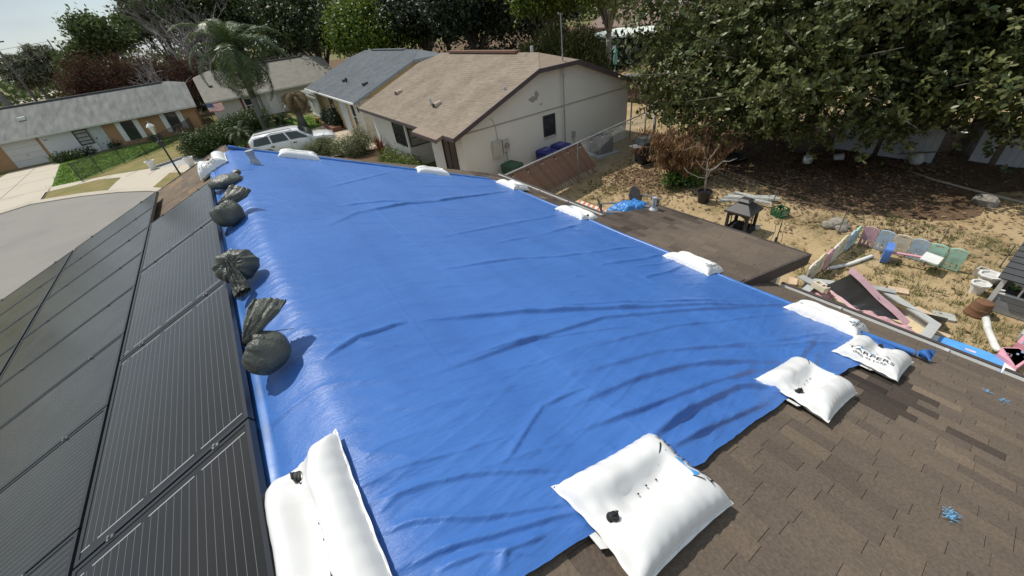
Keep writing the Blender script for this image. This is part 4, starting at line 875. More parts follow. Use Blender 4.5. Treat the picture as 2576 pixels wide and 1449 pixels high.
# local y = -(world x - loc.x)
wh, xm = front_house('low white and terracotta house with weathered grey roof and a garage door', (0, 50.1, 0), 1.5, 22.5, 8.6, 2.10, 4.12, 3.75, 1.3, M_wroof, M_orange)
wy = lambda X: -X
mb = MB(); mb.box((-.03, wy(-9.75), 0), (-.005, wy(-12.9), 2.0)); obj('white_wall_bay', mb, M_white, wh)
mb = MB(); mb.box((-.05, wy(-13.1), .02), (-.006, wy(-15.25), 1.93)); gd = obj('garage_door', mb, mat('garage_white', (.60, .585, .56), .6, var=.04), wh)
for z in (.48, .95, 1.42):
    mb = MB(); mb.box((-.056, wy(-13.1), z), (-.05, wy(-15.25), z + .03)); obj('panel_joint', mb, mat('joint_grey', (.42, .41, .39), .7), gd)
mb = MB(); mb.box((-.08, wy(-14.1), .8), (-.05, wy(-14.25), .84)); obj('handle', mb, M_blacktrim, gd)
mb = MB(); mb.box((-.03, wy(-8.8), .03), (-.006, wy(-9.7), 1.95)); dd = obj('door', mb, mat('pale_door', (.50, .53, .52), .6), wh)
mb = MB(); mb.box((-.07, wy(-9.52), .95), (-.03, wy(-9.6), 1.08)); obj('handle', mb, M_blacktrim, dd)
window(wh, (-.03, wy(-10.3), 1.30), .98, 1.22, 'x', -1, M_blacktrim, rows=4, fw=.09, pane=M_int)
for X in (-7.05, -3.75):
    window(wh, (-.006, wy(X), 1.07), .85, 1.52, 'x', -1, M_blacktrim, rows=4 if X > -5 else 1, fw=.05)
    for sx in (-.64, .64):
        mb = MB(); mb.box((-.045, wy(X + sx) - .19, .32), (-.007, wy(X + sx) + .19, 1.88)); obj('shutter', mb, M_whitetrim, wh)
nv, nf = font_mesh('368', .20); mb = MB(); mb.add([(-.034, -v[0] + wy(-12.62), v[1] + 1.62) for v in nv], nf); obj('house_number', mb, M_ink, wh)
mb = MB(); mb.box((2.0, wy(-13.3), 3.05), (2.5, wy(-13.75), 3.38)); obj('roof_vent', mb, M_alum, wh)
M_broof = mat('beige_roof', (.185, .172, .145), .92, col2=(.245, .228, .195), scale=2.2, detail=8, bump=.2, bscale=22)
bh, xm = front_house('pale house with beige brown roof behind the tall palm tree', (0, 50.0, 0), -11.9, .75, 8.4, 2.16, 4.42, 4.0, 1.5, M_broof, mat('offwhite_wall', (.50, .48, .44), .85, var=.05))
window(bh, (-.006, wy(3.0), 1.2), 1.3, 1.35, 'x', -1, M_whitetrim, rows=2, fw=.08)
mb = MB(); mb.box((-.045, wy(2.2) - .09, .45), (-.007, wy(2.2) + .09, 1.95)); obj('shutter', mb, mat('red_trim', (.18, .03, .025), .6), bh)
mb = MB(); mb.box((-.05, wy(3.8) - .16, .45), (-.007, wy(3.8) + .16, 1.95)); obj('shutter', mb, mat('grey_shutter', (.2, .21, .22), .6), bh)
mb = MB(); mb.box((-.04, wy(4.9) - .45, .02), (-.007, wy(4.9) + .45, 2.0)); d = obj('door', mb, mat('white_door', (.62, .62, .6), .6), bh)
mb = MB(); mb.tube([(-.05, wy(5.9), 1.25), (-.09, wy(5.9), 1.25)], .22, 14); obj('wreath', mb, mat('grey_wreath', (.3, .3, .3), .8), bh)
mb = MB(); mb.box((1.6, wy(.2), 3.0), (1.9, wy(.5), 3.3)); obj('roof_vent', mb, MATS['vent_black'], bh)
fr = MB()
for a, b in (((-.6, -9.9, 1.7), (-.6, -11.2, 1.7)), ((-.6, -9.9, 1.1), (-.6, -11.2, 1.1)), ((-.6, -9.9, .2), (-.6, -9.9, 1.7)), ((-.6, -11.2, .2), (-.6, -11.2, 1.7))): fr.beam(a, b, .05, .05)
ladder = thing('metal_frame', 'dark metal frame standing by the pale house corner, behind the pergola', 'frame', (0, 50.0, 0), math.pi / 2); obj('bars', fr, M_blacktrim, ladder)
# a third roof far behind the beige one
fb, _ = front_house('tan roofed house glimpsed far behind the beige roof', (6, 70, 0), -9, 4, 9, 2.3, 4.4, 4.1, 1.2, mat('far_tan_roof', (.36, .29, .21), .9, var=.08, scale=2), M_cream)
# ------------------------------------------------------------------ parked white car; local x forward
M_carw = mat('car_white', (.74, .75, .76), .25, var=.02, spec=.5, coat=.6); M_carglass = mat('car_glass', (.03, .045, .04), .05, spec=.8, var=.4, scale=1.2); M_tyre = mat('tyre', (.02, .02, .02), .8); M_rim = mat('rim', (.45, .45, .46), .3, metal=.7)
M_cargrey = mat('car_trim', (.04, .04, .042), .5)
car = thing('parked_car', 'white estate car with roof rails parked beyond the far roof edge', 'car', (3.05, 29.3, 0), R(-10))
car.scale = (1.08, 1.06, 1.06)
ST = [  # x, half width, sill z, belt z, deck z (top at the middle)
 (-2.28, .70, .55, .88, .92), (-2.2, .84, .42, .95, 1.0), (-1.6, .92, .34, .99, 1.03), (-.8, .93, .32, .99, 1.03), (0, .93, .32, .98, 1.03), (.8, .93, .32, .97, 1.03), (1.1, .925, .33, .955, 1.02), (1.6, .91, .36, .92, .985), (2.0, .87, .42, .86, .93), (2.22, .76, .48, .76, .83), (2.32, .60, .52, .66, .70)]
rows = []
for x, w, zs, zb, zd in ST:
    half = [(w * .90, zs), (w * .99, zs + .12), (w * 1.0, (zs + zb) / 2 + .08), (w * .985, zb - .06), (w * .95, zb), (w * .80, zb + (zd - zb) * .7), (w * .4, zd), (0, zd)]
    rows.append([(x, -a, z) for a, z in half] + [(x, a, z) for a, z in reversed(half[:-1])])
mb = MB(); mb.grid(rows); mb.add(rows[0], [tuple(range(len(rows[0])))]); mb.add(rows[-1], [tuple(range(len(rows[-1])))])
body = obj('body', mb, M_carw, car, smooth=True, angle=38)
CB = [(-2.15, .86, .66), (-1.9, .88, .70), (-.9, .885, .73), (.1, .885, .73), (.45, .885, .70), (1.12, .86, .60)]
TOPZ = [1.30, 1.50, 1.555, 1.545, 1.50, 1.06]
rows = []
for (x, wb, wt), zt in zip(CB, TOPZ):
    zb = .97; half = [(wb, zb), (wb * .6 + wt * .4, zb + (zt - zb) * .45), (wt + .03, zb + (zt - zb) * .86), (wt - .05, zb + (zt - zb) * .97), (wt * .5, zt), (0, zt + .012)]
    rows.append([(x + (.0 if i > 2 else .0), -a, z) for i, (a, z) in enumerate(half)] + [(x, a, z) for a, z in reversed(half[:-1])])
mb = MB(); mb.grid(rows); mb.add(rows[0], [tuple(range(len(rows[0])))]); cab = obj('cabin', mb, M_carw, car, smooth=True, angle=40)
def side_pt(x, f, sgn, o=.008):         # f: 0 belt .. 1 roof edge on the cabin's flank
    zt = np.interp(x, [c[0] for c in CB], TOPZ); wb = np.interp(x, [c[0] for c in CB], [c[1] for c in CB]); wt = np.interp(x, [c[0] for c in CB], [c[2] for c in CB]); zb = .97
    z = zb + (zt - zb) * (.08 + .74 * f); g = (z - zb) / (zt - zb); w = np.interp(g, [0, .45, .86, .97], [wb, wb * .6 + wt * .4, wt + .03, wt - .05]); return (x, sgn * (w + o), z)
for sgn in (-1, 1):
    for xs in ([(-1.98, .12), (-1.85, .95), (-1.12, 1.0), (-1.08, .05), (-1.75, .02)], [(-1.0, .05), (-1.02, 1.0), (-.30, 1.0), (-.14, .05)], [(-.04, .05), (-.20, 1.0), (.42, .98), (1.0, .12), (.95, .05)]):
        mb = MB(); n = 8; cx = sum(p[0] for p in xs) / len(xs); P = []
        outl = []
        for i in range(len(xs)):
            a, b = xs[i], xs[(i + 1) % len(xs)]
            for q in range(3): outl.append((a[0] + (b[0] - a[0]) * q / 3, a[1] + (b[1] - a[1]) * q / 3))
        cf = sum(p[1] for p in outl) / len(outl); cx = sum(p[0] for p in outl) / len(outl)
        vs = [side_pt(x, f, sgn) for x, f in outl] + [side_pt((x + cx) / 2, (f + cf) / 2, sgn) for x, f in outl] + [side_pt(cx, cf, sgn)]; L_ = len(outl)
        mb.add(vs, [(i, (i + 1) % L_, L_ + (i + 1) % L_, L_ + i) for i in range(L_)] + [(L_ + i, L_ + (i + 1) % L_, 2 * L_) for i in range(L_)]); obj('window', mb, M_carglass, car, smooth=True)
    for x in (-1.15, .02):
        mb = MB(); mb.box((x, sgn * .935 - .02, .84), (x + .20, sgn * .935 + .02, .885)); obj('door_handle', mb, M_cargrey, car)
    for x in (-1.04, -.10, 1.02):
        mb = MB(); mb.box((x, min(sgn * .925, sgn * .934), .40), (x + .012, max(sgn * .925, sgn * .934), .95)); obj('door_gap', mb, M_cargrey, car)
    mb = MB(); mb.tube([(-1.75, sgn * .66, 1.54), (-1.7, sgn * .66, 1.585), (.05, sgn * .68, 1.59), (.15, sgn * .68, 1.54)], .018, 6); obj('roof_rail', mb, M_cargrey, car)
    mb = MB(); mb.cbox((.92, sgn * 1.0, 1.05), (.10, .20, .14)); obj('wing_mirror', mb, M_carw, car)
    mb = MB(); mb.box((2.02, sgn * .62 - .17, .66), (2.25, sgn * .62 + .15, .80)); obj('headlight', mb, mat('lamp_glass', (.5, .52, .55), .1), car)
    mb = MB(); mb.box((-2.26, sgn * .74 - .08, .72), (-2.16, sgn * .74 + .09, 1.15)); obj('tail_light', mb, mat('tail_red', (.25, .02, .02), .25), car)
    for x in (-1.38, 1.42):
        mb = MB(); mb.lathe((0, 0, 0), [(.34, -.11), (.36, -.08), (.36, .08), (.34, .11)], 28); w = obj('wheel', mtx(mb, Matrix.Translation((x, sgn * .84, .36)) @ Matrix.Rotation(R(90), 4, 'X')), M_tyre, car, smooth=True, angle=30)
        mb = MB(); mb.lathe((0, 0, 0), [(.22, -.125), (.20, -.118), (.06, -.10), (.0, -.11)] if sgn > 0 else [(.22, .125), (.20, .118), (.06, .10), (0, .11)], 20); obj('rim', mtx(mb, Matrix.Translation((x, sgn * .84, .36)) @ Matrix.Rotation(R(90), 4, 'X')), M_rim, w)
        mb = MB(); rows = []
        for q in range(13):
            a = math.pi * q / 12; rows.append([(x + .42 * math.cos(a), sgn * .90, .38 + .42 * math.sin(a)), (x + .45 * math.cos(a), sgn * .955, .38 + .46 * math.sin(a)), (x + .50 * math.cos(a), sgn * .93, .38 + .50 * math.sin(a))])
        mb.grid(rows); obj('wheel_arch', mb, M_carw if x < 0 else M_carw, car, smooth=True)
        mb = MB(); mb.add([(x + .41 * math.cos(a), sgn * .937, .38 + .41 * math.sin(a)) for a in np.linspace(0, math.pi, 13)], [tuple(range(13))]); obj('arch_void', mb, M_dark, car)
mb = MB(); mb.add([(.50, -.66, 1.475), (.50, .66, 1.475), (1.14, .80, 1.075), (1.14, -.80, 1.075)], [(0, 1, 2, 3)]); mb.v = [(x + .02, y, z + .02) for x, y, z in mb.v]; obj('windscreen', mb, M_carglass, car)
mb = MB(); mb.box((-2.20, -.62, 1.02), (-2.165, .62, 1.30)); obj('rear_window', mb, M_carglass, car)
mb = MB(); mb.box((2.2, -.5, .52), (2.34, .5, .68)); obj('grille', mb, M_cargrey, car); mb = MB(); mb.box((-2.34, -.78, .40), (-2.2, .78, .62)); obj('bumper', mb, M_cargrey, car)

# ------------------------------------------------------------------ things on the street side
lamp = thing('street_lamp', 'black post lamp with frosted lantern on the verge by the street', 'street lamp', (-3.5, 31.17, 0))
mb = MB(); mb.tube([(0, 0, 0), (0, 0, .5), (0, 0, 2.0), (0, 0, 2.55)], [.055, .05, .045, .035], 10); obj('post', mb, M_blacktrim, lamp, smooth=True)
mb = MB(); mb.box((-.13, -.09, 1.85), (.11, .09, 2.18)); obj('sign_box', mb, mat('dark_box', (.045, .04, .045), .6), lamp)
mb = MB(); mb.lathe((0, 0, 2.55), [(.07, 0), (.09, .03), (.14, .26), (.17, .42)], 8); lan = obj('lantern', mb, mat('frosted_glass', (.72, .70, .60), .3), lamp)
mb = MB(); mb.lathe((0, 0, 2.97), [(.21, 0), (.16, .08), (.06, .17), (.03, .22), (.0, .24)], 8); obj('cap', mb, M_alum, lamp)
mb = MB()
for k in range(4):
    a = math.pi / 4 + k * math.pi / 2; mb.beam((.09 * math.cos(a), .09 * math.sin(a), 2.57), (.18 * math.cos(a), .18 * math.sin(a), 2.98), .018, .018)
mb.lathe((0, 0, 3.20), [(.05, 0), (.05, .05), (.02, .06)], 8); obj('lantern_rib', mb, M_blacktrim, lan)

fl = thing('flag_pole', 'dark pole flying a small striped flag with a blue canton, beside the hedge', 'flag', (-.72, 47.5, 0))
mb = MB(); mb.tube([(0, 0, 0), (-.02, 0, 2.3)], .035, 8); obj('pole', mb, M_blacktrim, fl)
def flagpt(u, v): return (-.0 + 1.25 * u, .08 * math.sin(u * 7 + v), 2.22 - .10 * u - .72 * v * (1 - .08 * u) + .03 * math.sin(u * 6 + 1))
M_fr = mat('flag_red', (.45, .07, .09), .7, trans=.3); M_fw = mat('flag_white', (.72, .70, .70), .7, trans=.3); M_fb = mat('flag_blue', (.07, .09, .20), .7, trans=.3)
mr_, mw_, mbl = MB(), MB(), MB()
for k in range(13):
    v0, v1 = k / 13, (k + 1) / 13; u0 = .42 if k < 7 else 0; tgt = mr_ if k % 2 == 0 else mw_
    tgt.grid([[flagpt(u, v0), flagpt(u, v1)] for u in np.linspace(u0, 1, 12)])
mbl.grid([[flagpt(u, v) for v in np.linspace(0, 7 / 13, 4)] for u in np.linspace(0, .42, 7)])
for i in range(5):
    for j in range(4):
        u, v = .04 + i * .08, .05 + j * .125; p = [flagpt(u + a * .018, v + b * .02) for a, b in ((-1, 0), (0, -1), (1, 0), (0, 1))]; mw_.add([(x, y - .012, z) for x, y, z in p], [(0, 1, 2, 3)])
f = obj('flag', mr_, M_fr, fl); obj('stripe', mw_, M_fw, f); obj('canton', mbl, M_fb, f)

# iron fence with pickets
ifn = world_thing('iron_fence', 'black iron picket fence round the front lawn of the white house', 'fence', (-6, 42, 0))
line = [(-9.33, 37.9), (-8.5, 39.6), (-7.3, 41.05), (-6.0, 42.5), (-4.8, 44.2), (-3.5, 47.0), (-2.6, 50.0)]
for p in line:
    mb = MB(); mb.box((p[0] - .03, p[1] - .03, 0), (p[0] + .03, p[1] + .03, 1.22)); obj('post', mb, M_blacktrim, ifn)
pk = MB(); pk.box((-.013, -.013, .06), (.013, .013, 1.14)); pkm = mesh_of(pk, 'picket', M_blacktrim); npk = 0
for a, b in zip(line[:-1], line[1:]):
    a = Vector((*a, 0)); b = Vector((*b, 0)); n = max(2, int((b - a).length / .125))
    [obj('rail', MB().beam(a + Vector((0, 0, z)), b + Vector((0, 0, z)), .03, .025), M_blacktrim, ifn) for z in (1.08, .15)]
    for i in range(1, n):
        q = a.lerp(b, i / n); o = bpy.data.objects.new('picket', pkm); C.objects.link(o); o.parent = ifn; o.location = q - Vector((-6, 42, 0))
def urn(label, loc):
    t = thing('planter_urn', label, 'planter', loc, 0, 'white urns by the front walk'); mb = MB(); mb.lathe((0, 0, 0), [(.17, 0), (.19, .06), (.23, .42), (.29, .50), (.29, .55), (.24, .55), (.22, .48)], 16); obj('urn', mb, M_whitetrim, t, smooth=True, angle=40)
    d = MB(); d.lathe((0, 0, .485), [(.225, 0), (.0, .02)], 12); obj('soil', d, mat('soil', (.06, .045, .03), .95), t); s_ = MB(); s_.tube([(0, 0, .48), (-.05, 0, .8), (-.1, .05, 1.15)], .012, 5); obj('stem', s_, mat('twig', (.12, .09, .06), .9), t)
urn('white urn planter with a thin stem at the left end of the flower bed', (-5.2, 36.05, 0)); urn('white urn planter at the corner of the hedge', (-2.95, 34.0, 0))
bed = thing('flower_bed', 'flower bed of red mulch with grey scalloped edging blocks along the walk', 'flower bed', (-3.6, 37.4, 0))
mb = MB(); mb.slab([(-1.5, -1.1, .07), (1.1, .5, .07), (1.2, 1.2, .07), (-1.2, -.3, .07)], .06); obj('mulch', mb, mat('red_mulch', (.20, .085, .045), .95, var=.35, scale=14), bed)
eb = MB(); eb.box((-.10, -.06, 0), (.10, .06, .14)); ebm = mesh_of(eb, 'edging_block', mat('edging_grey', (.38, .40, .42), .85))
for i in range(14):
    o = bpy.data.objects.new('edging_block', ebm); C.objects.link(o); o.parent = bed; o.location = (-1.55 + i * .205, -1.16 + i * .126, 0); o.rotation_euler = (0, 0, R(31))
# poles, wires
def upole(label, x, y, h, lean=0, arms=True, r=.16):
    t = thing('utility_pole', label, 'utility pole', (x, y, 0), 0, 'utility poles in the distance'); mb = MB(); mb.tube([(0, 0, 0), (lean * .5, 0, h * .5), (lean, 0, h)], [r, r * .85, r * .65], 10); obj('pole', mb, mat('pole_wood', (.13, .115, .10), .9, var=.25, scale=3, stretch=(4, 4, .3)), t, smooth=True)
    if arms:
        mb = MB(); mb.beam((lean - .9, 0, h - .3), (lean + .9, 0, h - .3), .1, .12); obj('crossarm', mb, MATS['pole_wood'], t)
    return t
upole('weathered utility pole rising right behind the white house', -16.2, 71, 9.6)
upole('utility pole standing above the distant treetops', -21.9, 130, 11.5, arms=False)
wi = MB()
for k, (z0, z1) in enumerate(((11.2, 11.0), (9.6, 9.4), (8.1, 7.9))):
    for X0, X1 in ((-70, -21.9), (-21.9, 30)):
        P = [(X0 + (X1 - X0) * i / 12, 130 + (-.0), z0 + .9 * (abs(i / 6 - 1) ** 2 - 1) + (.0)) for i in range(13)]; wi.tube(P, .028, 4, cap=False)
tag(obj('power_line', wi, M_blacktrim), 'thin power lines strung between the distant poles', 'power line')

# ------------------------------------------------------------------ chain link fence with slats
M_galv = mat('galvanised_wire', (.36, .37, .38), .5, metal=.3); M_postg = mat('fence_post_metal', (.30, .31, .32), .5, metal=.3)
cf = world_thing('chain_link_fence', 'chain link fence partly filled with slanted brown slats, running to the back yard', 'fence', (11, 11.3, 0))
F0, F1 = Vector((5.7, 10.62, 0)), Vector((16.55, 12.22, 0)); fd = (F1 - F0).normalized(); FL = (F1 - F0).length; fn = Vector((fd.y, -fd.x, 0)); FH = 1.60
for d in (1.2, 5.0, 10.85):
    mb = MB(); p = F0 + fd * d; mb.tube([p, p + Vector((0, 0, FH + .02))], .03, 8); obj('post', mb, M_postg, cf, smooth=True)
mb = MB(); mb.tube([F0 + Vector((0, 0, FH)), F1 + Vector((0, 0, FH))], .024, 8); obj('top_rail', mb, M_galv, cf, smooth=True)
wr = MB(); step = .085
nn = int((FL + FH) / step)
for sg in (1, -1):
    for i in range(nn):
        a = i * step - (FH if sg > 0 else 0); t0, z0, t1, z1 = a, .02, a + sg * FH, FH + .05
        if t1 < t0: t0, z0, t1, z1 = t1, z1, t0, z0
        def clip(t0, z0, t1, z1):
            if t0 < 0: z0 += (z1 - z0) * (0 - t0) / (t1 - t0); t0 = 0
            if t1 > FL: z1 -= (z1 - z0) * (t1 - FL) / (t1 - t0); t1 = FL
            return t0, z0, t1, z1
        if t1 <= 0 or t0 >= FL: continue
        t0, z0, t1, z1 = clip(t0, z0, t1, z1)
        if t1 - t0 < .02: continue
        wr.beam(F0 + fd * t0 + Vector((0, 0, z0)) + fn * (.003 * sg), F0 + fd * t1 + Vector((0, 0, z1)) + fn * (.003 * sg), .0028, .0028, up=fn)
k = 0
while k * step < FL:
    p = F0 + fd * k * step; wr.beam(p + Vector((0, 0, FH)), p + fd * .03 + Vector((0, 0, FH + .07)), .006, .006, up=fn); k += 1
obj('chain_link', wr, M_galv, cf, kind='stuff')
M_slat = mat('brown_slat', (.26, .155, .112), .6, var=.12, objrand=.16)
slm = []
for q in range(5):
    mb = MB(); L_ = 2.08 - .06 * q
    mb.beam((0, 0, FH - .02), (1.30 * L_ / 2.08, 0, FH - .02 - (FH - .04) * L_ / 2.08), .045, .006, up=(0, 1, 0)); slm.append(mesh_of(mb, 'slat', M_slat))
rnd = random.Random(4)
M_pale = mat('bare_slat_end', (.42, .36, .28), .8, objrand=.2)
palem = MB(); palem.beam((1.02, 0, .33), (1.24, 0, .06), .04, .005, up=(0, 1, 0)); palem = mesh_of(palem, 'slat_end', M_pale)
ang = math.atan2(fd.y, fd.x)
for i in range(100):
    d = -1.2 + i * .064
    if d > 5.15: break
    base = F0 + fd * d
    o = bpy.data.objects.new('slat', rnd.choice(slm) if d > 2 else slm[0]); C.objects.link(o); o.parent = cf; o.location = base - Vector((11, 11.3, 0)) + fn * rnd.uniform(-.004, .004); o.rotation_euler = (0, 0, ang)
    if d > 2.2 and rnd.random() < .75:
        e = bpy.data.objects.new('slat_end', palem); C.objects.link(e); e.parent = cf; e.location = base - Vector((11, 11.3, 0)) + fn * .012; e.rotation_euler = (0, 0, ang)
# gate posts and the fence beyond
gp = world_thing('chain_link_gate', 'open chain link gate with grey posts at the corner of the cream house', 'gate', (16.8, 13.2, 0))
for x, y, h in ((16.5, 12.3, 1.75), (16.49, 13.7, 1.75), (16.95, 13.15, 1.55), (17.4, 12.9, 1.7)):
    mb = MB(); mb.tube([(x, y, 0), (x, y, h)], .035, 8); obj('post', mb, M_postg, gp, smooth=True)
mb = MB(); mb.tube([(16.5, 12.3, 1.6), (16.95, 13.15, 1.5), (18.6, 13.4, 1.15)], .02, 6); mb.tube([(16.55, 12.25, 1.6), (19.8, 12.7, 1.35)], .024, 6); mb.tube([(19.8, 12.7, 0), (19.8, 12.7, 1.35)], .03, 6); mb.tube([(18.6, 13.4, 0), (18.6, 13.4, 1.15)], .025, 6); obj('rail', mb, M_postg, gp, smooth=True)
# string lights along the fence
sl_ = thing('string_lights', 'black string of bulbs sagging along the chain link fence', 'string lights', (0, 0, 0)); mb = MB(); P = []
for i in range(61):
    t = i / 60; p = F0 + fd * (FL * t) - Vector((0, 0, 0)); P.append(Vector((p.x, p.y, FH - .02 - .10 * abs(math.sin(t * 3.14 * 7)))) - Vector((0, .04, 0)))
mb.tube(P, .006, 5); obj('cable', mb, M_blacktrim, sl_)
for i in range(4, 60, 4):
    mb = MB(); p = P[i]; mb.tube([p, p - Vector((0, 0, .06))], [.012, .018], 8); b_ = obj('socket', mb, M_blacktrim, sl_); g = MB(); g.lathe(p - Vector((0, 0, .13)), [(.008, 0), (.028, .025), (.024, .06), (.014, .07)], 8); obj('bulb', g, mat('bulb_glass', (.6, .58, .5), .15), b_, smooth=True)

# ------------------------------------------------------------------ bins, air conditioner, grill
def bin_(label, loc, rz, mbody, mlid, w=.60, d=.72, h=1.0, group=None):
    t = thing('wheelie_bin', label, 'bin', loc, rz, group); mb = MB(); a, b = .80, 1.0
    v = [(sx * w / 2 * k, sy * d / 2 * k, z) for k, z in ((a, .06), (b, h)) for sx, sy in ((-1, -1), (1, -1), (1, 1), (-1, 1))]
    mb.add(v, [(0, 1, 2, 3), (7, 6, 5, 4), (0, 4, 5, 1), (1, 5, 6, 2), (2, 6, 7, 3), (3, 7, 4, 0)]); obj('body', mb, mbody, t)
    l = MB(); l.add([(-w / 2 - .03, -d / 2 - .04, h + .005), (w / 2 + .03, -d / 2 - .04, h + .005), (w / 2 + .03, d / 2 + .02, h + .005), (-w / 2 - .03, d / 2 + .02, h + .005), (-w / 2 + .04, -d / 2 + .04, h + .08), (w / 2 - .04, -d / 2 + .04, h + .08), (w / 2 - .04, d / 2 - .06, h + .09), (-w / 2 + .04, d / 2 - .06, h + .09)], [(3, 2, 1, 0), (4, 5, 6, 7), (0, 1, 5, 4), (1, 2, 6, 5), (2, 3, 7, 6), (3, 0, 4, 7)]); li = obj('lid', l, mlid, t)
    if 'blue' in label:
      s_ = MB(); s_.add([(-.17, -.12, h + .0875), (.17, -.12, h + .0875), (.17, .1, h + .0915), (-.17, .1, h + .0915)], [(0, 1, 2, 3)]); obj('sticker', s_, mat('lid_print', (.12, .13, .36), .5), li)
    hd = MB(); hd.tube([(-w / 2 + .05, d / 2 + .05, h - .03), (w / 2 - .05, d / 2 + .05, h - .03)], .018, 8); obj('handle', hd, mbody, t)
    for sx in (-1, 1):
        q = MB(); q.tube([(sx * (w / 2 - .06), d / 2 - .08, .12), (sx * (w / 2 - .01), d / 2 - .08, .12)], .12, 14); obj('wheel', q, M_tyre, t)
    return t
M_binblue = mat('bin_blue', (.018, .022, .16), .45, var=.08); M_bingreen = mat('bin_green', (.03, .085, .05), .5)
bin_('blue lidded recycling bin with a printed panel, left one behind the brown slats', (10.55, 13.15, 0), R(8), M_binblue, M_binblue, group='blue recycling bins'); bin_('blue lidded recycling bin nearer to the mast behind the brown slats', (11.42, 13.2, 0), R(6), M_binblue, M_binblue, group='blue recycling bins')
bin_('dark green bin against the cream wall below the meter box', (8.75, 13.2, 0), R(10), M_bingreen, M_bingreen, h=.92)
bin_('grey tub with a lid beside the dark green bin', (7.98, 13.05, 0), R(4), mat('grey_tub', (.16, .17, .19), .6), MATS['grey_tub'], w=.42, d=.42, h=.55)
ac = thing('air_conditioner', 'grey air conditioning condenser on a concrete pad behind the chain link', 'air conditioner', (13.9, 13.2, 0), R(-8))
mb = MB(); mb.box((-.65, -.6, 0), (.65, .6, .09)); obj('pad', mb, M_conc2, ac); M_ac = mat('ac_grey', (.20, .205, .21), .6)
mb = MB(); mb.prism(rrect(-.41, -.41, .41, .41, .1), 'z', .10, .84); obj('cabinet', mb, M_ac, ac, smooth=True, angle=40)
fm = MB(); fm.box((-.38, -.006, 0), (.38, .006, .012)); 
for q in range(22):
    z = .16 + q * .03
    for a in range(4):
        mb = MB(); mb.box((-.34, .412, z), (.34, .424, z + .012)); M_ = Matrix.Rotation(a * math.pi / 2, 4, 'Z')
        if q == 0: pass
        o = obj('louvre', mtx(mb, M_), M_ac, ac)
mb = MB(); mb.lathe((0, 0, .842), [(.36, 0), (.35, .03), (.33, .03), (.32, .0)], 24); obj('fan_ring', mb, M_ac, ac, smooth=True, angle=40); mb = MB(); mb.lathe((0, 0, .842), [(.32, .004), (0, .005)], 24); obj('fan_well', mb, M_dark, ac)
mb = MB()
for r_ in (.08, .16, .24, .31):
    rows = []
    for q in range(25):
        a = 2 * math.pi * q / 24; rows.append([((r_ + e) * math.cos(a), (r_ + e) * math.sin(a), .872 + f) for e, f in ((-.005, 0), (0, .006), (.005, 0))])
    mb.grid(rows)
for q in range(8): a = q * math.pi / 4; mb.beam((0, 0, .866), (.33 * math.cos(a), .33 * math.sin(a), .866), .008, .008)
obj('fan_grille', mb, M_ac, ac)
gr = thing('barbecue_grill', 'black gas barbecue with closed lid and folding side shelves', 'barbecue', (14.05, 10.75, 0), R(-12)); M_bk = mat('barbecue_black', (.022, .023, .025), .4, spec=.5)
mb = MB(); mb.box((-.36, -.26, .10), (.36, .26, .72)); obj('cabinet', mb, M_bk, gr)
mb = MB(); mb.box((-.005, -.275, .14), (.005, -.262, .68)); mb.box((-.10, -.30, .52), (-.06, -.262, .62)); mb.box((.06, -.30, .52), (.10, -.262, .62)); obj('door_handle', mb, M_rim, gr)
mb = MB(); mb.box((-.40, -.30, .72), (.40, .29, .86)); obj('firebox', mb, M_bk, gr)
mb = MB(); mb.prism([(-.29, .86), (-.31, .95), (-.18, 1.10), (.10, 1.13), (.27, 1.02), (.28, .86)], 'x', -.38, .38); obj('lid', mb, mat('barbecue_lid', (.07, .085, .09), .3, spec=.6), gr)
mb = MB(); mb.tube([(-.3, -.33, .98), (.3, -.33, .98)], .014, 8); obj('lid_handle', mb, M_rim, gr)
for q in range(4): mb = MB(); mb.tube([(-.27 + q * .18, -.30, .79), (-.27 + q * .18, -.335, .79)], .025, 10); obj('knob', mb, M_rim, gr)
for sx in (-1, 1): mb = MB(); mb.box((min(sx * .41, sx * .76), -.26, .80), (max(sx * .41, sx * .76), .22, .835)); obj('side_shelf', mb, mat('grey_shelf', (.15, .155, .16), .45), gr)
for sx in (-1, 1):
    for sy in (-1, 1): mb = MB(); mb.lathe((0, 0, 0), [(.05, -.02), (.05, .02)], 12); obj('castor', mtx(mb, Matrix.Translation((sx * .3, sy * .2, .05)) @ Matrix.Rotation(R(90), 4, 'X')), M_tyre, gr)

# wooden fence at the back
M_fw1 = mat('weathered_fence', (.115, .078, .062), .9, var=.25, scale=3, stretch=(6, 6, .5), objrand=.25)
wf = world_thing('wooden_fence', 'weathered brown board fence behind the tree, left of the magnolia', 'fence', (22.7, 16, 0))
bd_ = MB(); bd_.box((-.012, -.068, .05), (.012, .068, 1.62)); bdm = mesh_of(bd_, 'board', M_fw1); rnd = random.Random(8)
for i in range(96):
    y = 22.6 - i * .145
    o = bpy.data.objects.new('board', bdm); C.objects.link(o); o.parent = wf; o.location = (.0 + rnd.uniform(-.012, .012) + (22.62 + (22.6 - y) * .03 - 22.7), y - 16, rnd.uniform(-.04, .03)); o.rotation_euler = (rnd.uniform(-.02, .02) * (2.5 if y < 15 else 1), 0, 0)
for i in range(6):
    mb = MB(); y = 22.4 - i * 2.4; mb.box((22.52, y - .05, 0), (22.61, y + .05, 1.5)); obj('post', mb, M_fw1, wf)
for z in (.35, .95): mb = MB(); mb.beam((22.56, 22.5, z), (22.98, 8.9, z), .04, .09); obj('rail', mb, M_fw1, wf)
rt = world_thing('broken_trellis', 'grey sagging wooden trellis frame leaning on the board fence', 'trellis', (22.45, 14.9, 0)); M_grw = mat('grey_wood', (.25, .22, .20), .9)
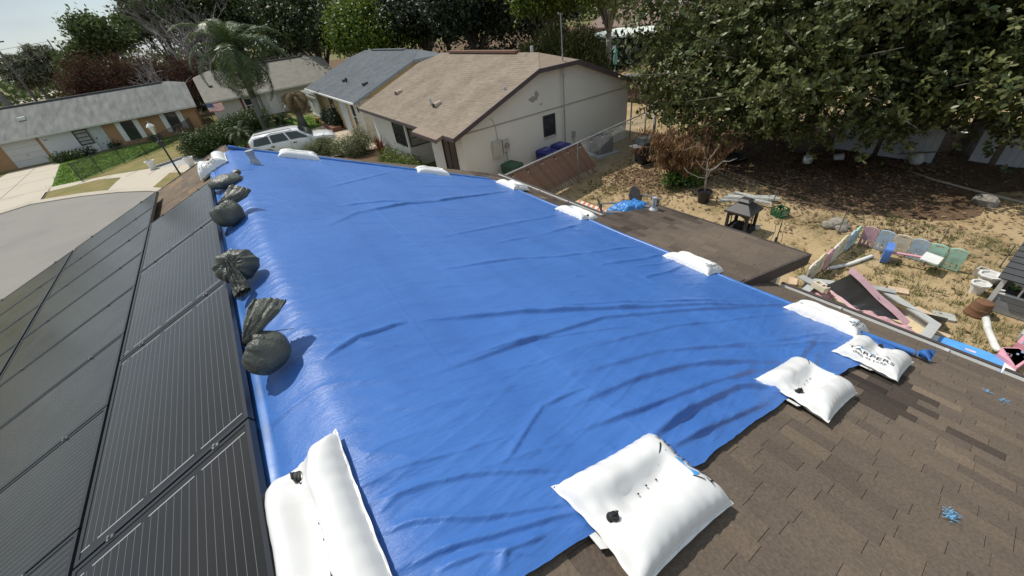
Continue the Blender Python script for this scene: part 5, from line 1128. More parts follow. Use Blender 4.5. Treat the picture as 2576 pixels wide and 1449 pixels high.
for a, b in (((22.42, 15.9, .95), (22.4, 14.9, .82)), ((22.4, 14.9, .82), (22.5, 13.4, .9)), ((22.42, 15.9, .95), (22.42, 15.9, .05)), ((22.4, 14.75, .84), (22.35, 14.75, .2)), ((22.40, 15.8, .78), (22.5, 13.5, .74)), ((22.36, 14.5, .9), (22.36, 14.45, .3))): mb = MB(); mb.beam(a, b, .05, .05); obj('slat', mb, M_grw, rt)
# ------------------------------------------------------------------ the back yard
M_resin = mat('grey_resin', (.155, .135, .125), .55, var=.1)
def adirondack(label, loc, rz):                                  # faces local -y
    t = thing('garden_chair', label, 'chair', loc, rz, 'grey slatted garden chairs')
    for q in range(6):
        mb = MB(); y = -.34 + q * .105; mb.cbox((0, y, .385 - .030 * q), (.54, .085, .02), Matrix.Rotation(R(-15), 3, 'X')); obj('seat_slat', mb, M_resin, t)
    n = 7
    for q in range(n):
        u = (q - (n - 1) / 2) * .085; hgt = .70 - .55 * (u / .30) ** 2 * .42
        mb = cutout([rrect(u - .038, 0, u + .038, hgt, .022)], .02); obj('back_slat', mtx(mb, Matrix.Translation((0, .20, .27)) @ Matrix.Rotation(R(72), 4, 'X') ), M_resin, t)
    mb = MB(); mb.cbox((0, .245, .40), (.56, .02, .06), Matrix.Rotation(R(-18), 3, 'X')); mb.cbox((0, .36, .74), (.50, .02, .05), Matrix.Rotation(R(-18), 3, 'X')); obj('back_rail', mb, M_resin, t)
    for sx in (-1, 1):
        mb = cutout([[(-.42, -.07), (-.36, -.09), (.30, -.05), (.34, 0), (.30, .04), (-.36, .07), (-.42, .05)]], .024); obj('arm', mtx(mb, Matrix.Translation((sx * .34, -.05, .555)) @ Matrix.Rotation(R(90), 4, 'Z')), M_resin, t)
        mb = MB(); mb.beam((sx * .31, -.36, 0), (sx * .31, -.36, .545), .04, .10, up=(0, 1, 0)); obj('leg', mb, M_resin, t)
        mb = MB(); mb.beam((sx * .27, -.40, .36), (sx * .27, .42, .04), .04, .10); obj('leg', mb, M_resin, t)
        mb = MB(); mb.beam((sx * .31, .26, .30), (sx * .31, .26, .545), .04, .06, up=(0, 1, 0)); obj('arm_post', mb, M_resin, t)
    return t
adirondack('grey slatted garden chair facing the roof, on the right of the crumpled blue tarp', (9.98, 7.60, 0), R(6))
adirondack('grey slatted garden chair seen edge on, on the left of the crumpled blue tarp', (8.86, 7.98, 0), R(46))
bt = thing('crumpled_tarp', 'bright blue crumpled tarp heaped over the two grey garden chairs', 'tarp', (9.36, 7.62, 0)); rows = []
for i in range(60):
    row = []
    for j in range(44):
        u = i / 59 * 2 - 1; v = j / 43 * 2 - 1; ra = .78 + .18 * mnoise.noise(Vector((u * 1.4, v * 1.4, 5)))
        x = .86 * u * ra; y = .50 * v * ra - .10 * u; d = max(abs(u), abs(v))
        z = .66 - .30 * d ** 5 - .05 * abs(u) + .09 * mnoise.noise(Vector((x * 3.2, y * 3.2, 1))) + .075 * abs(mnoise.noise(Vector((x * 7 + 2 * y, y * 7, 2)))) + .03 * mnoise.noise(Vector((x * 15, y * 15, 4)))
        row.append((x, y, z))
    rows.append(row)
mb = MB(); mb.grid(rows); obj('sheet', mb, mat('bright_tarp', (.045, .20, .52), .3, var=.25, scale=5, bump=.4, bscale=20), bt, smooth=True)
pt = thing('side_table', 'dark low table half hidden under the crumpled blue tarp', 'table', (9.42, 7.55, 0)); mb = MB(); mb.box((-.28, -.22, .44), (.28, .22, .47)); obj('tabletop', mb, M_blacktrim, pt)
for sx in (-1, 1):
    for sy in (-1, 1): mb = MB(); mb.beam((sx * .25, sy * .19, 0), (sx * .25, sy * .19, .44), .03, .03); obj('leg', mb, M_blacktrim, pt)

bb = thing('barrier_board', 'orange and white striped barrier board lying beyond the gutter', 'barrier board', (9.35, 8.9, .03)); mb = MB(); mb.box((-.09, -1.06, 0), (.09, 1.06, .03)); obj('board', mb, mat('barrier_white', (.72, .68, .62), .6), bb)
M_or = mat('barrier_orange', (.62, .20, .10), .6)
for q in range(9):
    y = -1.0 + q * .235; mb = MB(); mb.add([(-.088, y, .0335), (.088, y + .09, .0335), (.088, y + .205, .0335), (-.088, y + .115, .0335)], [(0, 1, 2, 3)]); obj('stripe', mb, M_or, bb)

ch = thing('outdoor_fireplace', 'black metal outdoor fireplace with pagoda roof, square open sides', 'fireplace', (10.98, 4.87, 0), R(2)); M_ir = mat('black_iron', (.035, .034, .036), .5, var=.1, spec=.4)
for sx in (-1, 1):
    for sy in (-1, 1): mb = MB(); mb.box((sx * .26 - .04, sy * .26 - .04, 0), (sx * .26 + .04, sy * .26 + .04, .06)); obj('foot', mb, M_ir, ch)
mb = MB(); mb.box((-.35, -.35, .05), (.35, .35, .085)); mb.box((-.32, -.32, .085), (.32, .32, .11)); obj('base', mb, M_ir, ch)
for sx in (-1, 1):
    for sy in (-1, 1): mb = MB(); mb.box((sx * .275 - .028, sy * .275 - .028, .11), (sx * .275 + .028, sy * .275 + .028, .66)); obj('post', mb, M_ir, ch)
for k in range(4):
    out = [(-.25, 0), (.25, 0), (.25, .55), (-.25, .55)]; arch = lambda x0, x1: [(x0, .06), (x1, .06)] + [(x1 + (x0 - x1) * i / 8, .42 + .07 * math.sin(math.pi * i / 8)) for i in range(9)]
    mb = cutout([out, arch(-.22, -.02), arch(.02, .22)] if k % 2 == 0 else [out, arch(-.22, .22)], .016); obj('side_frame', mtx(mb, Matrix.Rotation(k * math.pi / 2, 4, 'Z') @ Matrix.Translation((0, -.285, .11)) @ Matrix.Rotation(R(90), 4, 'X')), M_ir, ch)
mb = MB(); mb.box((-.20, -.20, .12), (.20, .20, .135)); mb.prism(rrect(-.16, -.14, .16, .14, .03), 'z', .135, .24); obj('fire_bowl', mb, M_dark, ch)
def frust(mb, a, za, b, zb, ax=1, bx=1):
    mb.add([(-a * ax, -a, za), (a * ax, -a, za), (a * ax, a, za), (-a * ax, a, za), (-b * bx, -b, zb), (b * bx, -b, zb), (b * bx, b, zb), (-b * bx, b, zb)], [(3, 2, 1, 0), (4, 5, 6, 7), (0, 1, 5, 4), (1, 2, 6, 5), (2, 3, 7, 6), (3, 0, 4, 7)]); return mb
mb = MB(); frust(mb, .365, .655, .365, .70); frust(mb, .365, .70, .15, .90); rf = obj('roof', mb, mat('iron_roof', (.040, .038, .037), .5), ch)
mb = MB(); frust(mb, .15, .90, .12, .945); frust(mb, .17, .965, .10, 1.02); mb.box((-.06, -.06, .94), (.06, .06, .97)); obj('cap', mb, MATS['iron_roof'], rf)
tag(obj('plastic_bag', mtx(MB().lathe((0, 0, 0), [(.05, 0), (.12, .05), (.10, .11), (.05, .15), (.02, .16)], 10), Matrix.Translation((11.35, 4.55, 0)) @ Matrix.Diagonal((1.1, .8, .9, 1))), mat('cloudy_plastic', (.42, .42, .38), .4), smooth=True), 'crumpled translucent bag on the sand beside the black fireplace', 'bag')

cr_ = thing('milk_crate', 'dark green open milk crate with white lettering, beyond the black fireplace', 'crate', (12.58, 4.52, 0), R(-20)); M_gc = mat('crate_green', (.025, .11, .04), .5); a = .165; h = .27
mb = MB(); mb.box((-a, -a, .0), (a, a, .012)); obj('floor', mb, M_gc, cr_)
for k in range(4):
    holes = [[(-a + .03 + i * .1, z), (-a + .03 + i * .1 + .07, z), (-a + .03 + i * .1 + .07, z + .045), (-a + .03 + i * .1, z + .045)] for i in range(3) for z in (.05, .12)] + [rrect(-.06, .20, .06, .24, .015)]
    mb = cutout([[(-a, 0), (a, 0), (a, h), (-a, h)]] + holes, .014); w_ = obj('side', mtx(mb, Matrix.Rotation(k * math.pi / 2, 4, 'Z') @ Matrix.Translation((0, -a, 0)) @ Matrix.Rotation(R(90), 4, 'X')), M_gc, cr_)
    if k in (0,):
        for z in (.178, .096):
            mb = MB(); vs, fs = font_mesh('DAIRY', .065); mb.add([(v[0], -a - .009, v[1] + z) for v in vs], fs); obj('lettering', mb, M_whitetrim, w_)

ts = thing('fireplace_tools', 'black wrought iron fireplace tool set with scrolled handles on the sand', 'fireplace tools', (10.85, 3.78, 0)); mb = MB()
mb.tube([(-.14, 0, .02), (0, 0, .05), (.14, 0, .02)], .008, 6); mb.tube([(0, -.14, .02), (0, 0, .05), (0, .14, .02)], .008, 6); mb.tube([(0, 0, .04), (0, 0, .62)], .008, 6); obj('stand', mb, M_ir, ts, smooth=True)
rows_ = []
for k in range(4):
    a = k * math.pi / 2 + .4; d = Vector((math.cos(a), math.sin(a), 0)); mb = MB(); b0 = d * .13
    sc = [b0 * 1.0 + Vector((0, 0, .10)), b0 * .7 + Vector((0, 0, .4)), b0 * .9 + Vector((0, 0, .62))] + [b0 * .9 + d * (.055 * math.sin(t)) + Vector((0, 0, .67 - .055 * math.cos(t))) for t in np.linspace(.4, 5.6, 12)]
    mb.tube(sc, .006, 6); o = obj('tool', mb, M_ir, ts, smooth=True)
    if k % 2 == 0: mb = MB(); mb.box((b0.x - .03, b0.y - .025, .02), (b0.x + .03, b0.y + .025, .16)); obj('brush_head', mb, M_ir, o)

M_wg = mat('white_gutter', (.74, .75, .72), .55, var=.12, scale=7)
for q, (x, y, a, L_, z) in enumerate(((12.66, 6.05, 126, .8, .01), (12.88, 5.72, 116, 1.3, .01), (13.07, 5.80, 104, 1.2, .01), (13.0, 5.62, 122, 1.6, .10), (13.30, 5.80, 96, 1.1, .01), (13.22, 5.45, 130, .9, .10), (12.90, 5.28, 100, .6, .10))):
    mb = MB(); pr_ = [(-.05, 0), (.05, 0), (.06, .08), (.045, .08), (.04, .012), (-.04, .012), (-.04, .08), (-.055, .08)]; mb.prism([(u, v) for u, v in pr_], 'x', -L_ / 2, L_ / 2)
    o = obj('gutter_length', mb, M_wg); o.location = (x, y, z); o.rotation_euler = (0, 0, R(a)); tag(o, ['short white gutter length at the left end of the heap', 'white gutter length lying on the sand, front of the heap', 'white gutter length in the middle of the heap', 'long white gutter length on top of the heap', 'white gutter length at the back of the heap', 'short white gutter length crossing the top of the heap', 'stub of white gutter at the near end of the heap'][q] + ' behind the black fireplace', 'gutter', 'discarded white gutter lengths')

# playpen: one panel per colour
def pen_panel(label, p, ang, w, m, kind=0):
    t = thing('playpen_panel', label, 'playpen panel', (p[0], p[1], 0), ang, 'pastel plastic playpen panels'); h = .56; x0, x1 = -w / 2 + .005, w / 2 - .012
    arc = [(x1 + (x0 - x1) * i / 12, h - .05 + .05 * math.sin(math.pi * i / 12) ** .6) for i in range(13)]
    holes = [ell(0, h - .06, .085 * min(1, w / .34), .022)]
    if kind == 0:
        holes += [ell(0, .30, .022, .016, 10)] + [rrect(u - .017, .05, u + .017, .20, .012) for u in (-w * .27, 0, w * .27)]
    mb = cutout([[(x0, .02), (x1, .02)] + arc] + holes, .032); obj('board', mtx(mb, Matrix.Rotation(R(90), 4, 'X')), m, t)
    if kind == 0:
        pm = MB()
        for k in range(5):
            a = k * 1.2566 + .3; pm.add([(.052 * math.cos(a) + .022 * math.cos(b) , -.0185, .30 + .042 * math.sin(a) + .018 * math.sin(b)) for b in np.linspace(0, 5.5, 8)], [tuple(range(8))])
        obj('flower_emblem', pm, m, t)
    elif kind == 2:
        pm = MB(); pm.box((-.19, -.020, .17), (-.08, -.0165, .30)); obj('house_print', pm, mat('print_red', (.42, .13, .13), .6), t); pm = MB(); pm.add([(.12 + .05 * math.cos(b), -.0175, .33 + .05 * math.sin(b)) for b in np.linspace(0, 5.9, 14)], [tuple(range(14))]); obj('sun_print', pm, mat('print_yellow', (.55, .45, .2), .6), t)
    for z in (.34, .10):
        mb = MB(); mb.box((x1, -.012, z - .018), (x1 + .024, .012, z + .018)); obj('joint', mb, m, t)
    return t
PC = dict(white=mat('pen_white', (.68, .65, .56), .5), yellow=mat('pen_yellow', (.62, .57, .38), .5), pink=mat('pen_pink', (.58, .36, .42), .5), blue=mat('pen_blue', (.40, .52, .63), .5), mint=mat('pen_mint', (.38, .60, .49), .5), cream=mat('pen_cream', (.64, .58, .45), .5))
xs = [9.40, 9.97, 10.30, 10.66, 11.10, 11.56, 11.88, 12.20]
for q, (c, kd, lab) in enumerate((('white', 2, 'white playpen panel with a red house print, nearest the patio roof'), ('yellow', 0, 'yellow playpen panel next to the printed white one'), ('pink', 0, 'pink playpen panel of the receding left side'), ('white', 1, 'plain white playpen panel in the middle of the receding left side'), ('yellow', 0, 'yellow playpen panel of the receding left side, nearer the corner'), ('blue', 0, 'blue playpen panel of the receding left side'), ('mint', 0, 'mint playpen panel at the end of the receding left side'))):
    pen_panel(lab, ((xs[q] + xs[q + 1]) / 2, 2.45 + .02 * math.sin(q * 2)), 0, xs[q + 1] - xs[q], PC[c], kd)
ys = [2.38 - .322 * i for i in range(7)]
for q, (c, lab) in enumerate((('pink', 'pink playpen panel at the corner, facing the roof'), ('blue', 'blue playpen panel next to the pink corner panel'), ('cream', 'cream playpen panel behind the blue toy base'), ('blue', 'blue playpen panel behind the pink toy pole'), ('mint', 'mint playpen panel behind the white toy backboard'), ('mint', 'mint playpen panel at the open right end'))):
    pen_panel(lab, (12.21 + .015 * math.sin(q * 3), (ys[q] + ys[q + 1]) / 2), R(-90), .315, PC[c])
bs = thing('toy_basketball_stand', 'toppled toy basketball stand with blue base, pink pole and white backboard', 'toy', (11.85, 1.35, 0)); 
mb = MB(); mb.prism(rrect(-.20, .0, .22, .42, .07), 'y', .26, .40); obj('base', mtx(mb, Matrix.Rotation(R(12), 4, 'Z')), mat('toy_blue', (.10, .22, .60), .4), bs, smooth=True, angle=40)
mb = MB(); mb.tube([(-.10, .27, .27), (-.03, -.30, .33)], .026, 10); obj('pole', mb, mat('toy_pink', (.66, .33, .42), .45), bs, smooth=True, angle=40)
mb = cutout([rrect(-.21, -.16, .21, .16, .03)], .03); obj('backboard', mtx(mb, Matrix.Translation((.02, -.42, .33)) @ Matrix.Rotation(R(6), 4, 'X')), M_whitetrim, bs)
mb = MB(); rows = [[(.10 + (.09 + .012 * math.cos(b)) * math.cos(a), -.36 + .012 * math.sin(b), .16 + (.09 + .012 * math.cos(b)) * math.sin(a)) for b in np.linspace(0, 6.283, 7)] for a in np.linspace(0, 6.283, 19)]; mb.grid(rows); obj('hoop', mb, mat('toy_plum', (.25, .09, .13), .5), bs, smooth=True)
mb = MB(); mb.tube([(10.50, 2.36, .05), (10.75, 2.22, .05), (10.95, 2.13, .05), (11.2, 2.05, .05), (11.45, 1.98, .05), (11.70, 1.91, .05)], .045, 12); tag(obj('foam_noodle', mb, M_whitetrim, smooth=True, angle=50), 'white curved foam noodle lying inside the playpen', 'foam noodle')

# sandbox
sb = thing('sandbox', 'grey hexagonal timber sandbox beyond the gutter, full of pale sand', 'sandbox', (8.80, 1.21, 0)); M_gb = mat('grey_board', (.40, .41, .40), .75, var=.08); M_sb = mat('box_sand', (.62, .50, .32), .95, var=.08, scale=10, bump=.4, bscale=30)
hx = lambda r, k: (r * math.cos(k * math.pi / 3), r * math.sin(k * math.pi / 3))
for k in range(6):
    a, b, c, d = hx(1.25, k), hx(1.25, k + 1), hx(1.07, k + 1), hx(1.07, k); mb = MB(); mb.slab([(*a, .31), (*b, .31), (*c, .31), (*d, .31)], .03); obj('rim_board', mb, M_gb, sb)
    a, b, c, d = hx(1.18, k), hx(1.18, k + 1), hx(1.14, k + 1), hx(1.14, k); mb = MB(); mb.add([(*p, z) for z in (0, .279) for p in (a, b, c, d)], [(0, 1, 2, 3), (7, 6, 5, 4), (0, 4, 5, 1), (1, 5, 6, 2), (2, 6, 7, 3), (3, 7, 4, 0)]); obj('side_board', mb, mat('grey_board_side', (.30, .305, .30), .8), sb)
rows = []
for i in range(13): rows.append([((1.135 * r) * math.cos(i * math.pi / 6) * (.93 if i % 2 else 1), (1.135 * r) * math.sin(i * math.pi / 6) * (.93 if i % 2 else 1), .10 + .035 * mnoise.noise(Vector((r * 3 * math.cos(i), r * 3 * math.sin(i), 2)))) for r in np.linspace(0, 1, 8)])
mb = MB(); mb.grid(rows); obj('sand', mb, M_sb, sb, smooth=True)
cn = world_thing('fallen_canopy', 'collapsed black mesh canopy with pink borders slumped in the sandbox', 'canopy', (9.0, 1.4, .3)); A_, B_, C_, D_ = Vector((9.10, 1.66, .92)), Vector((9.17, .62, .24)), Vector((9.16, 1.98, .36)), Vector((8.90, 1.30, .24))
rows = []
for i in range(26):
    u = i / 25; row = []
    for j in range(26):
        v = j / 25; p = (C_.lerp(A_, u)).lerp(D_.lerp(B_, u), v); sag = math.sin(math.pi * u) * math.sin(math.pi * v)
        row.append(p + Vector((-.05, 0, -.10)) * sag + Vector((0, 0, .026 * math.sin(v * 26 + u * 6) * (1 - v * .5) + .02 * mnoise.noise(Vector((u * 5, v * 14, 0))))))
    rows.append(row)
mb = MB(); mb.grid(rows); M_mesh = mat('black_mesh', (.03, .032, .035), .32, col2=(.055, .058, .062), scale=2, stretch=(1, 1, 1), spec=.5); obj('mesh', mb, M_mesh, cn, smooth=True)
M_pk = mat('pink_fabric', (.60, .38, .43), .85, var=.1, bump=.2, bscale=20)
def ribbon(P, w, n_):
    rows = []
    for i, p in enumerate(P): rows.append([Vector(p) - Vector(n_) * w / 2, Vector(p) + Vector((0, 0, .012)), Vector(p) + Vector(n_) * w / 2])
    m_ = MB(); m_.grid(rows); return m_
obj('border', ribbon([A_.lerp(B_, t) + Vector((.02, 0, .03 + .012 * math.sin(t * 9))) for t in np.linspace(-.04, 1.1, 14)], .13, (.75, -.1, .6)), M_pk, cn, smooth=True)
obj('border', ribbon([C_.lerp(D_, t) + Vector((0, 0, .02)) for t in np.linspace(-.05, 1.15, 10)], .11, (.7, .4, .4)), M_pk, cn, smooth=True)
rows = []
for i in range(40):
    u = i / 39; row = []
    for j in range(18):
        v = j / 17; x = 8.72 + .38 * v - .02 * u; y = 1.28 - .95 * u; row.append((x, y, .15 + .16 * math.sin(math.pi * v) * (.6 + .4 * math.sin(math.pi * u)) + .07 * mnoise.noise(Vector((x * 6, y * 5, 1))) + .05 * abs(mnoise.noise(Vector((x * 14, y * 9, 3))))))
    rows.append(row)
mb = MB(); mb.grid(rows); obj('drape', mb, mat('pink_drape', (.52, .31, .33), .85, var=.15), cn, smooth=True)
rows = [[(9.0 + .28 * i / 15, 2.18 - .42 * j / 15, .16 + .14 * math.sin(math.pi * i / 15) * math.sin(math.pi * j / 15) + .08 * mnoise.noise(Vector((i * .5, j * .5, 9)))) for j in range(16)] for i in range(16)]
mb = MB(); mb.grid(rows); obj('drape', mb, MATS['pink_drape'], cn, smooth=True)
def block(label, x, y, z, rz, rx=0, m=None, dims=(.40, .20, .19)):
    t = thing('concrete_block', label, 'concrete block', (x, y, z), rz); mb = cutout([[(-dims[0] / 2, -dims[1] / 2), (dims[0] / 2, -dims[1] / 2), (dims[0] / 2, dims[1] / 2), (-dims[0] / 2, dims[1] / 2)], rrect(-dims[0] * .42, -dims[1] * .3, -.02, dims[1] * .3, .02), rrect(.02, -dims[1] * .3, dims[0] * .42, dims[1] * .3, .02)], dims[2]); o = obj('shell', mb, m or mat('block_grey', (.42, .39, .34), .9, bump=.4, bscale=40), t); t.rotation_euler = (rx, 0, rz); return t
block('pale hollow block lying on the pink fabric in the sandbox', 9.12, 2.04, .36, R(70), R(8), mat('block_cream', (.62, .57, .45), .8), (.30, .20, .12))
block('rough hollow concrete block beside the white planters', 12.33, .02, .095, R(80))
M_slab = mat('paving_slab', (.56, .42, .29), .9, var=.12, bump=.3, bscale=30)
for x, y, a, b, rz, lab in ((9.42, 2.66, .30, .16, .4, 'buff paving slab beside the left corner of the sandbox'), (10.57, 1.03, .34, .20, -1.2, 'buff paving slab on the grass right of the canopy'), (10.05, .38, .5, .14, -1.9, 'buff paving slab along the right rim of the sandbox'), (10.35, 1.72, .32, .20, -1.0, 'buff paving slab behind the canopy peak'), (9.52, .05, .24, .12, -1.4, 'buff paving slab at the near end of the blue board')):
    mb = MB(); mb.prism(rrect(-a / 2, -b / 2, a / 2, b / 2, .03), 'z', 0, .05); o = obj('paving_slab', mb, M_slab); o.location = (x, y, .006); o.rotation_euler = (0, 0, rz); tag(o, lab, 'paving slab')
for x, y, z, a, b, rz, lab in ((9.22, 2.36, .33, .20, .34, -.25, 'loose grey board lying across the left rim of the sandbox'), (9.86, 1.28, .325, .16, .62, .35, 'loose grey board lying across the right rim of the sandbox')):
    mb = MB(); mb.box((-a / 2, -b / 2, 0), (a / 2, b / 2, .02)); o = obj('loose_board', mb, mat('loose_grey', (.33, .34, .33), .75)); o.location = (x, y, z); o.rotation_euler = (0, .06, rz); tag(o, lab, 'board')
mb = MB(); rows = [[(9.52 + .36 * i / 11 + .1 * j / 11, 1.05 - .95 * j / 11 + .2 * i / 11 * (1 - j / 11), .335 - .29 * (i / 11) ** .7 + .02 * math.sin(i + j * .7)) for i in range(12)] for j in range(12)]; mb.grid(rows); tag(obj('grey_netting', mb, mat('grey_net', (.30, .29, .24), .9), smooth=True), 'grey netting spilling over the right side of the sandbox', 'netting')
mb = MB(); mb.prism(rrect(-.17, -.12, .17, .12, .05), 'z', 0, .045); o = obj('plastic_tray', mb, mat('cloudy_plastic', (.42, .42, .38), .4)); o.location = (10.18, .18, .01); o.rotation_euler = (0, 0, -1.2); tag(o, 'translucent plastic tray on the sand at the right end of the sandbox', 'tray')
mb = MB(); [mb.lathe((0, 0, 0), [(.0, 0), (.03, .01), (.02, .03), (0, .035)], 5)]; o = obj('toy_star', mb, MATS['toy_blue']); o.location = (9.22, .78, .14); tag(o, 'tiny blue toy on the sand in the sandbox', 'toy')

# board, toy house, pipe, pots, playhouse
pb = thing('paddle_board', 'blue board with white ends lying along the gutter, bottom right of the yard', 'paddle board', (9.16, -.36, .02), R(3)); 
def brd(y0, y1, z0, z1, ins=0):
    W = lambda y: .27 * (1 - abs(y / .62) ** 3.2) ** .5 - ins; ysl = np.linspace(y0, y1, 14); return MB().prism([(W(y), y) for y in ysl] + [(-W(y), y) for y in ysl[::-1]], 'z', z0, z1)
obj('deck', brd(-.45, .40, 0, .07), mat('board_blue', (.10, .34, .72), .35), pb); obj('tip', brd(.402, .60, 0, .07), M_whitetrim, pb); obj('tip', brd(-.60, -.452, 0, .07), M_whitetrim, pb)
mb = MB(); mb.box((.09, -.10, .0705), (.14, .04, .073)); obj('emblem', mb, mat('pale_pink', (.7, .52, .62), .5), pb)
ph = world_thing('toy_house', 'flattened pink toy house with blue windows beside the white pipe', 'toy house', (9.7, -.85, 0)); M_tp = mat('toy_house_pink', (.68, .33, .40), .5); M_tb = mat('toy_window', (.24, .32, .45), .4)
mb = MB(); mb.slab([(9.22, -.92, .16), (9.70, -1.02, .16), (9.78, -.86, .16), (9.62, -.70, .16), (9.38, -.70, .16)][::1][:4], .14); obj('wall', mb, M_tp, ph)
mb = MB(); mb.prism([(9.20, -.95), (9.68, -1.05), (9.80, -.86), (9.64, -.69), (9.40, -.68)], 'z', .02, .16); obj('wall', mb, M_tp, ph)
mb = MB(); mb.prism([(9.74, -1.05), (10.28, -1.12), (10.22, -.83), (9.88, -.80)], 'z', .02, .22); w_ = obj('wall', mb, M_tp, ph)
for x, y, a, b, z in ((9.90, -.88, .10, .05, .224), (9.70, -.93, .07, .06, .164), (9.60, -.98, .09, .05, .164), (9.58, -.88, .05, .03, .164)):
    mb = MB(); mb.box((x - a / 2, y - b / 2, z), (x + a / 2, y + b / 2, z + .008)); obj('window', mb, M_tb, ph)
mb = MB(); mb.box((10.22, -1.0, .02), (10.48, -.80, .20)); obj('side', mb, mat('toy_green_grey', (.40, .45, .40), .5), ph); mb = MB(); mb.box((10.26, -.97, .2), (10.44, -.83, .206)); obj('window', mb, M_dark, ph)
nv, nf = font_mesh('22', .16); mb = MB(); mb.add([(9.47 + v[1] * .8, -.80 - v[0] * .5, .165) for v in nv], nf); obj('lettering', mb, mat('toy_grey_print', (.42, .25, .32), .6), ph)
mb = MB(); P = [Vector(p) for p in ((10.70, -.29, .05), (10.45, -.37, .05), (10.25, -.42, .05), (10.0, -.52, .05), (9.8, -.60, .05), (9.62, -.69, .05))]; PP_ = []
for a, b in zip(P[:-1], P[1:]):
    for k in range(14): PP_.append(a.lerp(b, k / 14))
mb.tube(PP_, [.052 + .006 * (k % 2) for k in range(len(PP_))], 12); tag(obj('corrugated_pipe', mb, mat('pipe_white', (.66, .66, .62), .6, var=.2), smooth=True), 'white corrugated drain pipe lying in the grass by the clay pots', 'pipe')
M_clay = mat('brown_clay', (.17, .085, .045), .75, var=.2, scale=12)
for q, (x, y, z, s) in enumerate(((10.70, -.17, 0, 1.0), (10.70, -.18, .13, .90))):
    mb = MB(); mb.lathe((0, 0, 0), [(.175 * s, 0), (.18 * s, .05), (.168 * s, .055), (.15 * s, .19), (.14 * s, .195), (0, .195)], 20); o = obj('clay_pot', mb, M_clay, smooth=True, angle=35); o.location = (x, y, z); o.rotation_euler = (.03, .05, 0); tag(o, ['upturned brown clay pot on the grass at the playhouse corner', 'brown clay pot stacked on top of the upturned one'][q], 'clay pot')
for q, (x, y, r) in enumerate(((11.55, .02, .14), (12.05, -.02, .17))):
    t = thing('planter', ['white octagonal planter in front of the playhouse post', 'white octagonal planter beside the rough concrete block'][q], 'planter', (x, y, 0), .3, 'white octagonal planters'); mb = MB(); mb.lathe((0, 0, 0), [(r * .7, 0), (r * .95, .22), (r * 1.15, .23), (r * 1.15, .26), (r * .9, .26), (r * .85, .21)], 8); obj('tub', mb, M_whitetrim, t); mb = MB(); mb.lathe((0, 0, .212), [(r * .85, 0), (0, .005)], 8); obj('base', mb, mat('planter_floor', (.55, .55, .53), .6), t)  # inside floor of the tub is a greyer white
pl = thing('playhouse', 'grey and white wooden playhouse with dark boarded roof at the right edge', 'playhouse', (11.02, -.22, 0)); M_ply = mat('playhouse_grey', (.30, .30, .30), .7, var=.06); M_plr = mat('roof_board', (.055, .058, .062), .7)
for sx, sy in ((0, 0), (0, -1.5), (1.1, 0), (1.1, -1.5)): mb = MB(); mb.box((sx - .035, sy - .035, 0), (sx + .035, sy + .035, .84 + .3 * (sx > 0))); obj('post', mb, M_whitetrim, pl)
for z in (0.02, .16, .30): mb = MB(); mb.box((-.02, -1.465, z), (.02, -.035, z + .132)); obj('wall_board', mb, M_ply, pl)
for z in (0.02, .16, .30): mb = MB(); mb.box((.035, -.02, z), (1.065, .02, z + .132)); obj('wall_board', mb, M_ply, pl)
mb = MB(); mb.box((1.04, -1.46, 0), (1.06, -.04, 1.1)); obj('back_wall', mb, M_ply, pl)
mb = MB(); mb.box((-.05, -1.465, .435), (.12, -.04, .46)); obj('sill', mb, M_whitetrim, pl)
mb = MB(); mb.box((-.03, -.30, .46), (.03, -.27, .84)); mb.box((.25, -.03, .46), (.28, .03, .9)); obj('window_post', mb, M_whitetrim, pl)
for k in range(9):
    s0 = k * .155; mb = MB(); a = math.atan2(.50, 1.2); p = lambda s, o: (-.16 + s * math.cos(a) - o * math.sin(a), .80 + s * math.sin(a) + o * math.cos(a)); q = [p(s0, .030), p(s0 + .165, .012), p(s0 + .165, .0), p(s0, .0)]
    mb.add([(x, .10, z) for x, z in q] + [(x, -1.65, z) for x, z in q], [(0, 1, 2, 3), (7, 6, 5, 4), (0, 4, 5, 1), (1, 5, 6, 2), (2, 6, 7, 3), (3, 7, 4, 0)]); obj('roof_board', mb, M_plr, pl)
wb = thing('window_box', 'window box of small green plants on the playhouse sill', 'planter', (11.08, -.48, .46)); mb = MB(); mb.box((-.06, -.16, 0), (.06, .16, .10)); obj('trough', mb, M_dark, wb)
rnd = random.Random(3); mb = MB()
for q in range(60):
    c = Vector((rnd.gauss(0, .03), rnd.uniform(-.14, .14), .10 + abs(rnd.gauss(0, .05)))); d = Vector((rnd.gauss(0, 1), rnd.gauss(0, 1), rnd.gauss(.4, .6))).normalized() * .03; e = d.orthogonal().normalized() * .015; mb.add([c - d, c + e, c + d, c - e], [(0, 1, 2, 3)])
obj('leaves', mb, mat('herb_green', (.10, .20, .04), .5), wb)
sk = thing('toy_sink', 'small white toy sink with a grey tap on the playhouse sill', 'toy sink', (11.06, -.80, .46)); mb = cutout([rrect(-.09, -.14, .09, .14, .03), rrect(-.06, -.10, .06, .10, .02)], .05); obj('basin', mtx(mb, Matrix.Translation((0, 0, .03))), M_whitetrim, sk); mb = MB(); mb.tube([(.06, .06, .05), (.06, .06, .17), (0, .03, .19)], .012, 8); obj('tap', mb, M_ac, sk, smooth=True)

